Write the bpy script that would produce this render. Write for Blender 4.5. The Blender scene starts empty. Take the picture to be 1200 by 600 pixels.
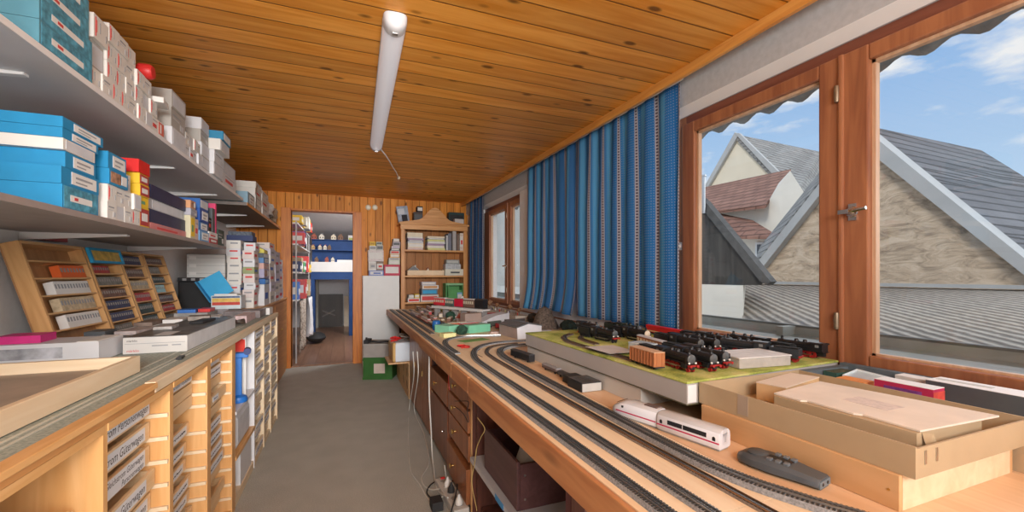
import bpy, bmesh, math, random
from mathutils import Vector, Matrix
RN = random.Random(11)
SC = bpy.context.scene
COL = SC.collection
PI = math.pi

# ---------------------------------------------------------------- survey helpers: a sight line of the photograph met with a real plane
F_, YAW, V0, H_ = 494.0, math.radians(21.72), 322.5, 1.25
S_, C_ = math.sin(YAW), math.cos(YAW)
def ray(u, v):
    a = u-600
    return (F_*S_+C_*a, F_*C_-S_*a, V0-v)
def on_x(u, v, X):
    r = ray(u, v); k = X/r[0]
    return Vector((X, r[1]*k, H_+r[2]*k))
def on_y(u, v, Y):
    r = ray(u, v); k = Y/r[1]
    return Vector((r[0]*k, Y, H_+r[2]*k))
def on_z(u, v, Z):
    r = ray(u, v); k = (Z-H_)/r[2]
    return Vector((r[0]*k, r[1]*k, Z))

# ---------------------------------------------------------------- materials
MATS = {}
def new_mat(name):
    m = bpy.data.materials.new(name); m.use_nodes = True
    nt = m.node_tree; nt.nodes.clear()
    out = nt.nodes.new('ShaderNodeOutputMaterial')
    bs = nt.nodes.new('ShaderNodeBsdfPrincipled')
    nt.links.new(bs.outputs[0], out.inputs[0])
    MATS[name] = m
    return m, nt, bs
def N(nt, t, **kw):
    n = nt.nodes.new(t)
    for k, v in kw.items():
        if k.startswith('i_'): n.inputs[int(k[2:])].default_value = v
        else: setattr(n, k, v)
    return n
def ramp(nt, stops):
    r = nt.nodes.new('ShaderNodeValToRGB')
    e = r.color_ramp.elements
    while len(e) < len(stops): e.new(.5)
    for i, (p, c) in enumerate(stops):
        e[i].position = p; e[i].color = (*c, 1) if len(c) == 3 else c
    return r
def coords(nt, scale=(1,1,1), kind='Object'):
    tc = N(nt, 'ShaderNodeTexCoord'); mp = N(nt, 'ShaderNodeMapping')
    mp.inputs['Scale'].default_value = scale
    nt.links.new(tc.outputs[kind], mp.inputs[0])
    return mp
def bump(nt, bs, src, strength=.2, dist=.01):
    b = N(nt, 'ShaderNodeBump'); b.inputs['Strength'].default_value = strength; b.inputs['Distance'].default_value = dist
    nt.links.new(src, b.inputs['Height']); nt.links.new(b.outputs[0], bs.inputs['Normal'])
def mul(c, k): return tuple(min(1, max(0, x*k)) for x in c)
def mat(name, col=(.5,.5,.5), rough=.6, var=.08, scale=14, metal=0, bmp=0, spec=.4):
    if name in MATS: return MATS[name]
    m, nt, bs = new_mat(name)
    mp = coords(nt)
    no = N(nt, 'ShaderNodeTexNoise'); no.inputs['Scale'].default_value = scale; no.inputs['Detail'].default_value = 5
    nt.links.new(mp.outputs[0], no.inputs[0])
    r = ramp(nt, [(.3, mul(col, 1-var)), (.7, mul(col, 1+var))])
    nt.links.new(no.outputs[0], r.inputs[0]); nt.links.new(r.outputs[0], bs.inputs['Base Color'])
    bs.inputs['Roughness'].default_value = rough; bs.inputs['Metallic'].default_value = metal
    bs.inputs['Specular IOR Level'].default_value = spec
    if bmp: bump(nt, bs, no.outputs[0], bmp, .004)
    return m
def wood(name, c1, c2, axis='X', s=1.0, rough=.45, knots=0.0):
    if name in MATS: return MATS[name]
    m, nt, bs = new_mat(name)
    sc = {'X': (1.2, 14, 14), 'Y': (14, 1.2, 14), 'Z': (14, 14, 1.2)}[axis]
    mp = coords(nt, tuple(x*s for x in sc))
    no = N(nt, 'ShaderNodeTexNoise'); no.inputs['Scale'].default_value = 2.2; no.inputs['Detail'].default_value = 8; no.inputs['Distortion'].default_value = .8
    nt.links.new(mp.outputs[0], no.inputs[0])
    r = ramp(nt, [(.32, c2), (.5, tuple((a+b)/2 for a, b in zip(c1, c2))), (.68, c1)])
    nt.links.new(no.outputs[0], r.inputs[0])
    src = r.outputs[0]
    if knots:
        k = {'X': (2, 7, 7), 'Y': (7, 2, 7), 'Z': (7, 7, 2)}[axis]
        mk = coords(nt, tuple(x*.8 for x in k)); vo = N(nt, 'ShaderNodeTexVoronoi'); vo.inputs['Scale'].default_value = .9
        nt.links.new(mk.outputs[0], vo.inputs[0])
        kr = ramp(nt, [(.05, (1,1,1)), (.11, (0,0,0))]); nt.links.new(vo.outputs['Distance'], kr.inputs[0])
        mx = N(nt, 'ShaderNodeMixRGB'); mx.inputs[2].default_value = (*mul(c2, .45), 1)
        mm = N(nt, 'ShaderNodeMath', operation='MULTIPLY'); mm.inputs[1].default_value = knots
        nt.links.new(kr.outputs[0], mm.inputs[0]); nt.links.new(mm.outputs[0], mx.inputs[0]); nt.links.new(src, mx.inputs[1])
        src = mx.outputs[0]
    nt.links.new(src, bs.inputs['Base Color'])
    bs.inputs['Roughness'].default_value = rough
    bump(nt, bs, no.outputs[0], .08, .002)
    return m
def planks(name, c1, c2, across, along, pitch, rough=.35, knots=.85, groove=.03):
    """boards laid side by side along the axis ACROSS, their grain running along ALONG"""
    m, nt, bs = new_mat(name)
    tc = N(nt, 'ShaderNodeTexCoord'); sp = N(nt, 'ShaderNodeSeparateXYZ'); nt.links.new(tc.outputs['Object'], sp.inputs[0])
    ax = 'XYZ'.index(across)
    dv = N(nt, 'ShaderNodeMath', operation='DIVIDE', i_1=pitch); nt.links.new(sp.outputs[ax], dv.inputs[0])
    fl = N(nt, 'ShaderNodeMath', operation='FLOOR'); nt.links.new(dv.outputs[0], fl.inputs[0])
    fr = N(nt, 'ShaderNodeMath', operation='FRACT'); nt.links.new(dv.outputs[0], fr.inputs[0])
    wn = N(nt, 'ShaderNodeTexWhiteNoise', noise_dimensions='1D'); nt.links.new(fl.outputs[0], wn.inputs['W'])
    sc = [16, 16, 16]; sc['XYZ'.index(along)] = 1.3
    mp = N(nt, 'ShaderNodeMapping'); mp.inputs['Scale'].default_value = sc; nt.links.new(tc.outputs['Object'], mp.inputs[0])
    off = N(nt, 'ShaderNodeVectorMath', operation='ADD'); nt.links.new(mp.outputs[0], off.inputs[0])
    sh = N(nt, 'ShaderNodeVectorMath', operation='SCALE'); sh.inputs['Scale'].default_value = 30; nt.links.new(wn.outputs['Color'], sh.inputs[0])
    nt.links.new(sh.outputs[0], off.inputs[1])
    no = N(nt, 'ShaderNodeTexNoise'); no.inputs['Scale'].default_value = 1.6; no.inputs['Detail'].default_value = 7; no.inputs['Distortion'].default_value = .7
    nt.links.new(off.outputs[0], no.inputs[0])
    r = ramp(nt, [(.3, c2), (.7, c1)]); nt.links.new(no.outputs[0], r.inputs[0])
    # board tone
    tn = N(nt, 'ShaderNodeMapRange'); tn.inputs[3].default_value = .82; tn.inputs[4].default_value = 1.1; nt.links.new(wn.outputs['Value'], tn.inputs[0])
    m1 = N(nt, 'ShaderNodeVectorMath', operation='SCALE'); nt.links.new(r.outputs[0], m1.inputs[0]); nt.links.new(tn.outputs[0], m1.inputs['Scale'])
    # knots
    ks = [9, 9, 9]; ks['XYZ'.index(along)] = 4.2
    mk = N(nt, 'ShaderNodeMapping'); mk.inputs['Scale'].default_value = ks; nt.links.new(tc.outputs['Object'], mk.inputs[0])
    o2 = N(nt, 'ShaderNodeVectorMath', operation='ADD'); nt.links.new(mk.outputs[0], o2.inputs[0]); nt.links.new(sh.outputs[0], o2.inputs[1])
    vo = N(nt, 'ShaderNodeTexVoronoi'); vo.inputs['Scale'].default_value = .95; nt.links.new(o2.outputs[0], vo.inputs[0])
    kr = ramp(nt, [(.09, (1,1,1)), (.17, (0,0,0))]); nt.links.new(vo.outputs['Distance'], kr.inputs[0])
    km = N(nt, 'ShaderNodeMath', operation='MULTIPLY', i_1=knots); nt.links.new(kr.outputs[0], km.inputs[0])
    mx = N(nt, 'ShaderNodeMixRGB'); mx.inputs[2].default_value = (*mul(c2, .22), 1)
    nt.links.new(km.outputs[0], mx.inputs[0]); nt.links.new(m1.outputs[0], mx.inputs[1])
    # groove
    g1 = N(nt, 'ShaderNodeMath', operation='SUBTRACT', i_1=.5); nt.links.new(fr.outputs[0], g1.inputs[0])
    g2 = N(nt, 'ShaderNodeMath', operation='ABSOLUTE'); nt.links.new(g1.outputs[0], g2.inputs[0])
    gr = ramp(nt, [(.5-groove*1.4, (1,1,1)), (.5-groove*.5, (0,0,0))]); nt.links.new(g2.outputs[0], gr.inputs[0])
    mg = N(nt, 'ShaderNodeMixRGB'); mg.inputs[1].default_value = (*mul(c2, .25), 1)
    nt.links.new(gr.outputs[0], mg.inputs[0]); nt.links.new(mx.outputs[0], mg.inputs[2])
    nt.links.new(mg.outputs[0], bs.inputs['Base Color'])
    bs.inputs['Roughness'].default_value = rough; bs.inputs['Specular IOR Level'].default_value = .22
    bump(nt, bs, gr.outputs[0], .6, .004)
    return m
def stripes(name, cols, axis='Y', period=.1, rough=.7, edge=.02, kind='CONST'):
    """repeating bands of colour along an axis of the object: cols = [(start fraction, colour), ...]"""
    if name in MATS: return MATS[name]
    m, nt, bs = new_mat(name)
    tc = N(nt, 'ShaderNodeTexCoord'); sp = N(nt, 'ShaderNodeSeparateXYZ'); nt.links.new(tc.outputs['Object'], sp.inputs[0])
    dv = N(nt, 'ShaderNodeMath', operation='DIVIDE', i_1=period); nt.links.new(sp.outputs['XYZ'.index(axis)], dv.inputs[0])
    fr = N(nt, 'ShaderNodeMath', operation='FRACT'); nt.links.new(dv.outputs[0], fr.inputs[0])
    r = ramp(nt, cols)
    if kind == 'CONST': r.color_ramp.interpolation = 'CONSTANT'
    nt.links.new(fr.outputs[0], r.inputs[0]); nt.links.new(r.outputs[0], bs.inputs['Base Color'])
    bs.inputs['Roughness'].default_value = rough
    return m

# ---------------------------------------------------------------- mesh builder
class MB:
    def __init__(s): s.bm = bmesh.new(); s.M = Matrix.Identity(4); s.mi = 0
    def _f(s, vs, mi=None):
        try: f = s.bm.faces.new(vs)
        except ValueError: return None
        f.material_index = s.mi if mi is None else mi
        return f
    def v(s, p): return s.bm.verts.new(s.M @ Vector(p))
    def box(s, x0, x1, y0, y1, z0, z1, mi=None, faces=None):
        if x0 > x1: x0, x1 = x1, x0
        if y0 > y1: y0, y1 = y1, y0
        if z0 > z1: z0, z1 = z1, z0
        p = [s.v(q) for q in ((x0,y0,z0),(x1,y0,z0),(x1,y1,z0),(x0,y1,z0),(x0,y0,z1),(x1,y0,z1),(x1,y1,z1),(x0,y1,z1))]
        fs = dict(zb=(3,2,1,0), zt=(4,5,6,7), y0=(0,1,5,4), x1=(1,2,6,5), y1=(2,3,7,6), x0=(3,0,4,7))
        for k, q in fs.items():
            s._f([p[i] for i in q], (faces or {}).get(k, mi))
    def cbox(s, c, d, mi=None, faces=None):
        s.box(c[0]-d[0]/2, c[0]+d[0]/2, c[1]-d[1]/2, c[1]+d[1]/2, c[2]-d[2]/2, c[2]+d[2]/2, mi, faces)
    def poly(s, pts, mi=None): return s._f([s.v(p) for p in pts], mi)
    def prism(s, pts, d, mi=None, mi_side=None):
        """polygon pts (3-D) extruded by the vector d"""
        d = Vector(d)
        a = [s.v(p) for p in pts]; b = [s.v(Vector(p)+d) for p in pts]
        s._f(a[::-1], mi); s._f(b, mi)
        n = len(a)
        for i in range(n): s._f([a[i], a[(i+1) % n], b[(i+1) % n], b[i]], mi_side if mi_side is not None else mi)
    def cyl(s, p0, p1, r0, r1=None, seg=12, mi=None, cap=True):
        p0, p1 = Vector(p0), Vector(p1); r1 = r0 if r1 is None else r1
        d = (p1-p0).normalized(); u = d.orthogonal().normalized(); w = d.cross(u)
        A, B = [], []
        for i in range(seg):
            t = 2*PI*i/seg; o = u*math.cos(t)+w*math.sin(t)
            A.append(s.v(p0+o*r0)); B.append(s.v(p1+o*r1))
        for i in range(seg): s._f([A[i], A[(i+1) % seg], B[(i+1) % seg], B[i]], mi)
        if cap: s._f(A[::-1], mi); s._f(B, mi)
    def lathe(s, prof, c=(0,0,0), seg=16, mi=None, axis='Z'):
        rings = []
        for r, z in prof:
            rg = []
            for i in range(seg):
                t = 2*PI*i/seg; a, b = r*math.cos(t), r*math.sin(t)
                q = {'Z': (a, b, z), 'X': (z, a, b), 'Y': (a, z, b)}[axis]
                rg.append(s.v((c[0]+q[0], c[1]+q[1], c[2]+q[2])))
            rings.append(rg)
        for A, B in zip(rings, rings[1:]):
            for i in range(seg): s._f([A[i], A[(i+1) % seg], B[(i+1) % seg], B[i]], mi)
        s._f(rings[0][::-1], mi); s._f(rings[-1], mi)
    def tube(s, pts, r, seg=6, mi=None):
        pts = [Vector(p) for p in pts]; rings = []; u = None
        for i, p in enumerate(pts):
            d = (pts[min(i+1, len(pts)-1)]-pts[max(i-1, 0)]).normalized()
            u = d.orthogonal().normalized() if u is None else (u-d*u.dot(d)).normalized()
            w = d.cross(u); rr = r[i] if isinstance(r, (list, tuple)) else r
            rings.append([s.v(p+(u*math.cos(2*PI*k/seg)+w*math.sin(2*PI*k/seg))*rr) for k in range(seg)])
        for A, B in zip(rings, rings[1:]):
            for i in range(seg): s._f([A[i], A[(i+1) % seg], B[(i+1) % seg], B[i]], mi)
        s._f(rings[0][::-1], mi); s._f(rings[-1], mi)
    def sweep(s, pts, prof, mi=None, up=(0,0,1)):
        """profile [(side, height)] swept along pts, kept upright"""
        pts = [Vector(p) for p in pts]; up = Vector(up); rings = []
        for i, p in enumerate(pts):
            d = (pts[min(i+1, len(pts)-1)]-pts[max(i-1, 0)]).normalized(); w = d.cross(up).normalized()
            rings.append([s.v(p+w*a+up*b) for a, b in prof])
        n = len(prof)
        for A, B in zip(rings, rings[1:]):
            for i in range(n): s._f([A[i], A[(i+1) % n], B[(i+1) % n], B[i]], mi)
        s._f(rings[0][::-1], mi); s._f(rings[-1], mi)
    def ball(s, c, r, seg=10, mi=None, sq=(1,1,1)):
        n = seg//2
        prof = [(max(1e-4, math.sin(PI*i/n))*r, -math.cos(PI*i/n)*r) for i in range(n+1)]
        rings = []
        for q, z in prof:
            rings.append([s.v((c[0]+q*math.cos(2*PI*k/seg)*sq[0], c[1]+q*math.sin(2*PI*k/seg)*sq[1], c[2]+z*sq[2])) for k in range(seg)])
        for A, B in zip(rings, rings[1:]):
            for i in range(seg): s._f([A[i], A[(i+1) % seg], B[(i+1) % seg], B[i]], mi)
        s._f(rings[0][::-1], mi); s._f(rings[-1], mi)
    def build(s, name, mats, parent=None, loc=(0,0,0), rot=(0,0,0), bevel=0, smooth=False, label=None, kind=None, norm=True):
        if norm: bmesh.ops.recalc_face_normals(s.bm, faces=s.bm.faces[:])
        me = bpy.data.meshes.new(name); s.bm.to_mesh(me); s.bm.free()
        for m in (mats if isinstance(mats, (list, tuple)) else [mats]): me.materials.append(m)
        if smooth:
            for p in me.polygons: p.use_smooth = True
        o = bpy.data.objects.new(name, me); COL.objects.link(o)
        o.location = loc; o.rotation_euler = rot
        if parent is not None: o.parent = parent
        if bevel:
            b = o.modifiers.new('edge', 'BEVEL'); b.width = bevel; b.segments = 2; b.limit_method = 'ANGLE'
        if smooth and not bevel:
            try:
                bm2 = bmesh.new(); bm2.from_mesh(me)
                for e in bm2.edges:
                    if len(e.link_faces) == 2 and e.calc_face_angle(0) > .7: e.smooth = False
                bm2.to_mesh(me); bm2.free()
            except Exception: pass
        if label: o['label'] = label
        if kind: o['kind'] = kind
        return o
def tag(o, label=None, cat=None, group=None, kind=None):
    if label: o['label'] = label
    if cat: o['category'] = cat
    if group: o['group'] = group
    if kind: o['kind'] = kind
    return o
def thing(name, label, cat, loc=(0,0,0), rz=0, group=None):
    o = bpy.data.objects.new(name, None); COL.objects.link(o); o.empty_display_size = .05
    o.location = loc; o.rotation_euler = (0, 0, rz)
    return tag(o, label, cat, group)
def struct(name, mb, mats, **kw): return mb.build(name, mats, kind='structure', **kw)
def kids(o): return [c for c in bpy.data.objects if c.parent == o]
TREE = {}
def dup(o, loc, rz=None, label=None, group=None):
    """a copy of a thing with copies of its parts and sub-parts"""
    if o.name not in TREE: TREE[o.name] = [(c, kids(c)) for c in kids(o)]
    r = o.copy(); COL.objects.link(r); r.location = loc
    if rz is not None: r.rotation_euler = (0, 0, rz)
    if label: r['label'] = label
    if group: r['group'] = group
    for c, gs in TREE[o.name]:
        d = c.copy(); COL.objects.link(d); d.parent = r
        for g in gs:
            e = g.copy(); COL.objects.link(e); e.parent = d
    return r
TXT = {}
def text(body, size, m, parent, name='lettering', loc=(0,0,0), rot=(PI/2,0,0), align='LEFT', shear=0, xs=1.0, label=None):
    """flat lettering as a mesh; sits a hair proud of what it is written on"""
    key = (body, size, align, m.name, shear, xs)
    if key not in TXT:
        cu = bpy.data.curves.new('lettering', 'FONT'); cu.body = body; cu.size = size; cu.align_x = align; cu.shear = shear
        cu.resolution_u = 2; cu.space_character = 1.0
        t = bpy.data.objects.new('tmp', cu); COL.objects.link(t)
        bpy.context.view_layer.update()
        me = bpy.data.meshes.new_from_object(t.evaluated_get(bpy.context.evaluated_depsgraph_get()))
        bpy.data.objects.remove(t)
        for v in me.vertices: v.co.x *= xs
        me.materials.clear(); me.materials.append(m); me.name = 'lettering'
        TXT[key] = me
    o = bpy.data.objects.new(name, TXT[key]); COL.objects.link(o)
    o.location = loc; o.rotation_euler = rot; o.parent = parent
    if label: o['label'] = label
    return o
# ---------------------------------------------------------------- camera, render look
cam = bpy.data.cameras.new('camera'); co = bpy.data.objects.new('camera', cam); COL.objects.link(co)
cam.sensor_width = 36; cam.sensor_fit = 'HORIZONTAL'; cam.lens = F_/1200*36; cam.shift_y = (V0-300)/1200; cam.clip_start = .02; cam.clip_end = 300
co.location = (0, 0, H_); co.rotation_euler = (PI/2, 0, -YAW)
SC.camera = co
SC.view_settings.view_transform = 'Standard'
try: SC.view_settings.look = 'None'
except Exception: pass
SC.view_settings.exposure = 0.0

# ---------------------------------------------------------------- common materials
PINE = wood('honey pine', (.80,.40,.10), (.62,.25,.05), 'Y', 1, .4)
PINE_Z = wood('honey pine upright', (.72,.36,.12), (.50,.20,.055), 'Z', 1, .4, .5)
PINE_X = wood('honey pine cross', (.72,.38,.14), (.52,.23,.07), 'X', 1, .4)
DRAWPINE = wood('light drawer pine', (.82,.60,.36), (.70,.44,.20), 'Y', 1, .5)
ORANGEPINE = wood('orange pine carcass', (.80,.48,.20), (.66,.34,.11), 'Z', 1, .45)
TABLEWOOD = wood('bare chipboard table', (.84,.65,.47), (.72,.50,.33), 'Y', .8, .55)
EDGEWOOD = wood('red pine edge', (.55,.25,.10), (.38,.14,.05), 'Y', .8, .45, .6)
REDWOOD = wood('red brown window timber', (.26,.095,.06), (.17,.055,.035), 'Y', .8, .38)
REDWOOD_Z = wood('red brown window timber upright', (.40,.165,.075), (.25,.09,.045), 'Z', .8, .38)
DARKWOOD = wood('dark brown veneer', (.14,.05,.035), (.08,.028,.02), 'Z', 1, .4)
BROWNWOOD = wood('reddish drawer veneer', (.40,.16,.06), (.25,.085,.035), 'Z', .8, .35)
WHITEWALL = mat('white plaster', (.80,.80,.80), .85, .03, 30, bmp=.15)
GREYWALL = mat('grey lintel plaster', (.47,.49,.51), .9, .07, 40, bmp=.12)  # plain grey plaster of the lintel face
WHITEPAINT = mat('white painted board', (.82,.82,.82), .45, .02, 6)
WHITE = mat('white plastic', (.82,.82,.82), .4, .02)
OFFWHITE = mat('off white card', (.76,.75,.73), .7, .05)
GREYCARD = mat('grey card', (.55,.56,.54), .7, .05)
BLACK = mat('black plastic', (.018,.018,.02), .45, .2)
SOFTBLACK = mat('dull black', (.03,.03,.032), .7, .2)
DARKGREY = mat('dark grey plastic', (.075,.085,.095), .45, .1)
STEEL = mat('brushed steel', (.6,.6,.6), .3, .05, 60, metal=1)
CHROME = mat('chrome', (.8,.8,.8), .15, .02, metal=1)
BRASS = mat('brass', (.75,.55,.2), .3, .05, metal=1)
RED = mat('signal red', (.62,.03,.03), .4, .06)
DEEPRED = mat('dark red', (.30,.03,.035), .4, .08)
BLUE = mat('strong blue', (.02,.16,.55), .4, .06)
CYAN = mat('cyan blue card', (.03,.36,.66), .5, .05)
NAVY = mat('navy card', (.02,.035,.12), .5, .08)
YELLOW = mat('yellow card', (.80,.55,.03), .5, .05)
GREEN = mat('green card', (.06,.32,.10), .5, .07)
MINT = mat('mint green foam', (.25,.62,.42), .6, .05)
KRAFT = mat('brown kraft card', (.47,.35,.215), .8, .06, 9)
KRAFTLIGHT = mat('pale kraft card', (.72,.60,.48), .8, .05, 7)
INK = mat('black ink', (.02,.02,.025), .6, .05)
REDINK = mat('red ink', (.65,.07,.07), .6, .05)
BLUEINK = mat('blue ink', (.06,.15,.5), .6, .05)
GREYINK = mat('grey print', (.32,.33,.35), .6, .05)
def glass_mat(name, tint=(1,1,1), refl=.05, rough=0.0):
    m = bpy.data.materials.new(name); m.use_nodes = True; nt = m.node_tree; nt.nodes.clear(); MATS[name] = m
    out = N(nt, 'ShaderNodeOutputMaterial'); t = N(nt, 'ShaderNodeBsdfTransparent'); t.inputs[0].default_value = (*tint, 1)
    g = N(nt, 'ShaderNodeBsdfGlossy'); g.inputs['Roughness'].default_value = rough
    mx = N(nt, 'ShaderNodeMixShader'); mx.inputs[0].default_value = refl
    nt.links.new(t.outputs[0], mx.inputs[1]); nt.links.new(g.outputs[0], mx.inputs[2]); nt.links.new(mx.outputs[0], out.inputs[0])
    return m
GLASS = glass_mat('window glass', (.97,.98,.98), .03)
CLEARPL = glass_mat('clear plastic', (.82,.86,.86), .14, .1)

# ---------------------------------------------------------------- room shell
CEIL = 2.37
ceil_m = planks('pine ceiling boards', (.90,.42,.085), (.70,.255,.025), 'Y', 'X', .132, .40, .9, .028)
backwall_m = planks('pine wall boards', (.80,.33,.055), (.58,.19,.018), 'X', 'Z', .105, .45, .85, .03)
cm, nt, bs = new_mat('grey carpet')
mp = coords(nt); n1 = N(nt, 'ShaderNodeTexNoise'); n1.inputs['Scale'].default_value = 190; n1.inputs['Detail'].default_value = 3
n2 = N(nt, 'ShaderNodeTexNoise'); n2.inputs['Scale'].default_value = 6; nt.links.new(mp.outputs[0], n1.inputs[0]); nt.links.new(mp.outputs[0], n2.inputs[0])
ad = N(nt, 'ShaderNodeMath', operation='MULTIPLY_ADD'); ad.inputs[1].default_value = .22; nt.links.new(n2.outputs[0], ad.inputs[0]); nt.links.new(n1.outputs[0], ad.inputs[2])
rr = ramp(nt, [(.45, (.36,.365,.335)), (.95, (.64,.645,.60))]); nt.links.new(ad.outputs[0], rr.inputs[0]); nt.links.new(rr.outputs[0], bs.inputs['Base Color'])
bs.inputs['Roughness'].default_value = 1; bump(nt, bs, n1.outputs[0], .5, .004)
CARPET = cm
b = MB(); b.box(-1.42, 1.95, -1.6, 6.4, -.1, 0); struct('floor', b, CARPET)
b = MB(); b.box(-1.42, 1.95, -1.6, 6.52, CEIL, CEIL+.1); struct('ceiling', b, ceil_m)
b = MB(); b.box(-1.42, -1.3, -1.6, 6.4, 0, CEIL); struct('wall_left', b, WHITEWALL)
b = MB(); b.box(-1.42, 1.95, -1.72, -1.6, 0, CEIL); struct('wall_front', b, WHITEWALL)
# back wall with the doorway, the wall boards stand upright
DX0, DX1, DZ = -.665, .115, 2.14
b = MB()
b.box(-1.42, DX0, 6.4, 6.52, 0, CEIL); b.box(DX1, 1.95, 6.4, 6.52, 0, CEIL); b.box(DX0, DX1, 6.4, 6.52, DZ, CEIL)
struct('wall_back', b, backwall_m)
# casing of the doorway: two posts and a thin dark head
b = MB()
for x0, x1 in ((DX0-.12, DX0), (DX1, DX1+.12)): b.box(x0, x1, 6.36, 6.56, 0, DZ+(.0 if x0 > 0 else .02))
b.box(DX0-.12, DX1+.12, 6.375, 6.545, DZ-.012, DZ+.012)
struct('door_1', b, wood('door casing pine', (.74,.26,.03), (.52,.14,.014), 'Z', 1, .45), bevel=.004)
# window side: sill wall, piers, lintel with its sloped lower edge
b = MB(); b.box(1.80, 2.02, -1.6, 6.4, 0, .87)
for y0, y1 in ((-1.6, -.10), (1.958, 4.29), (5.64, 6.4)): b.box(1.80, 2.02, y0, y1, .87, 2.17)
struct('wall_right', b, WHITEWALL)
b = MB()
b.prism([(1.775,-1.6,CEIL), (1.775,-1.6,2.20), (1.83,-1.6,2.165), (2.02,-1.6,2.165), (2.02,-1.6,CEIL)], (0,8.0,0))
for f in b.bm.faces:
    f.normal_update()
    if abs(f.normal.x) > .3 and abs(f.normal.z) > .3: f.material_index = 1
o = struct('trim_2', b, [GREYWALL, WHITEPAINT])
b = MB(); b.box(1.69, 1.712, -1.6, 6.4, CEIL-.052, CEIL); struct('trim_1', b, PINE, bevel=.003)
b = MB(); b.box(1.79, 1.838, -1.6, 6.4, .855, .869); struct('trim_3', b, wood('sill timber', (.42,.19,.10), (.28,.11,.06), 'Y'), bevel=.004)

# ---------------------------------------------------------------- windows
def window(name, y0, y1, ysplit, gl_in, handles, hinge):
    """fixed frame and two casements; y0 < y1; gl_in = [(glass y0, glass y1)] for the near and far casement"""
    root = bpy.data.objects.new(name, None); COL.objects.link(root); root['kind'] = 'structure'
    z0, z1 = .87, 2.17
    b = MB(); X0, X1 = 1.84, 1.93
    b.box(X0, X1, y0, y0+.065, z0, z1); b.box(X0, X1, y1-.065, y1, z0, z1)
    b.build('frame', REDWOOD_Z, root, bevel=.004)
    b = MB(); b.box(X0, X1, y0+.064, y1-.064, z0, .915); b.box(X0, X1, y0+.064, y1-.064, 2.105, z1)
    b.box(X0+.005, X1, y0+.064, y1-.064, .915, .92)
    b.build('rail', REDWOOD, root, bevel=.004)
    for k, (g0, g1) in enumerate(gl_in):
        s0, s1 = (y0+.055, ysplit-.004) if k == 0 else (ysplit+.004, y1-.055)
        b = MB(); X0, X1 = 1.815, 1.872
        b.box(X0, X1, s0, g0, .905, 2.115); b.box(X0, X1, g1, s1, .905, 2.115)
        b.box(X0+.001, X1, g0-.001, g1+.001, .906, .95); b.box(X0+.001, X1, g0-.001, g1+.001, 2.056, 2.114)
        sash = b.build('sash', REDWOOD_Z, root, bevel=.006)
        b = MB(); X = 1.850
        for a in ((g0-.002, g0+.012, .94, 2.06), (g1-.012, g1+.002, .94, 2.06)): b.box(X-.012, X+.012, *a)
        b.box(X-.012, X+.012, g0, g1, .94, .958); b.box(X-.012, X+.012, g0, g1, 2.044, 2.06)
        b.build('putty', wood('pale beading', (.62,.42,.28), (.48,.28,.16), 'Z'), sash)
        b = MB(); b.box(X+.004, X+.009, g0-.005, g1+.005, .945, 2.06); b.build('pane', GLASS, sash)
    if hinge:
        b = MB(); b.box(1.806, 1.83, ysplit-.012, ysplit+.008, .905, 2.115); b.build('cover_strip', REDWOOD_Z, root, bevel=.006)
        for z in (1.07, 1.965):
            b = MB(); b.lathe([(.001,-.035),(.008,-.032),(.0095,-.02),(.0095,.02),(.008,.032),(.001,.035)], (1.806, ysplit+.010, z), 12)
            b.box(1.806, 1.818, ysplit+.001, ysplit+.019, z-.03, z+.03)
            b.build('hinge', mat('old hinge', (.30,.24,.17), .4, .15, 40, metal=.7), root, smooth=True)
    for (y, z, L) in handles:
        h = MB(); h.lathe([(.001,-.006),(.019,-.005),(.021,0),(.019,.005),(.012,.009),(.012,.02)], (1.806, y, z), 16, axis='X')
        h.M = Matrix.Identity(4)
        h.box(1.808, 1.817, y-.014, y+.014, z-.032, z+.032)
        ob = h.build('handle_plate', CHROME, root, smooth=True)
        h = MB(); h.box(1.772, 1.786, y-.006, y+.030 if L < 0 else y+.006, z-.008, z+.008); h.tube([(1.812, y, z), (1.785, y, z), (1.78, y+.006*(1 if L > 0 else -1), z), (1.777, y+L*.5, z+.003), (1.778, y+L, z+.006)], [.008,.008,.0085,.009,.007], 8)
        h.build('handle', CHROME, ob, smooth=True)
    return root
window('window_1', -.10, 1.958, 1.062, [(.06, .968), (1.146, 1.812)], [(1.018, 1.492, -.062)], True)
window('window_2', 4.26, 5.66, 4.70, [(4.33, 4.60), (4.80, 5.38)], [(4.735, 1.36, -.07)], True)
b = MB(); b.lathe([(.001,0),(.022,.004),(.024,.012),(.02,.016),(.009,.02),(.009,.034),(.015,.04),(.012,.05),(.001,.052)], (0,0,0), 16, axis='X')
w1 = bpy.data.objects['window_1']
b.M = Matrix.Identity(4)
b.build('handle_plate', WHITE, w1, loc=(1.846, 1.932, 1.42), rot=(0,0,PI), smooth=True)

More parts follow.
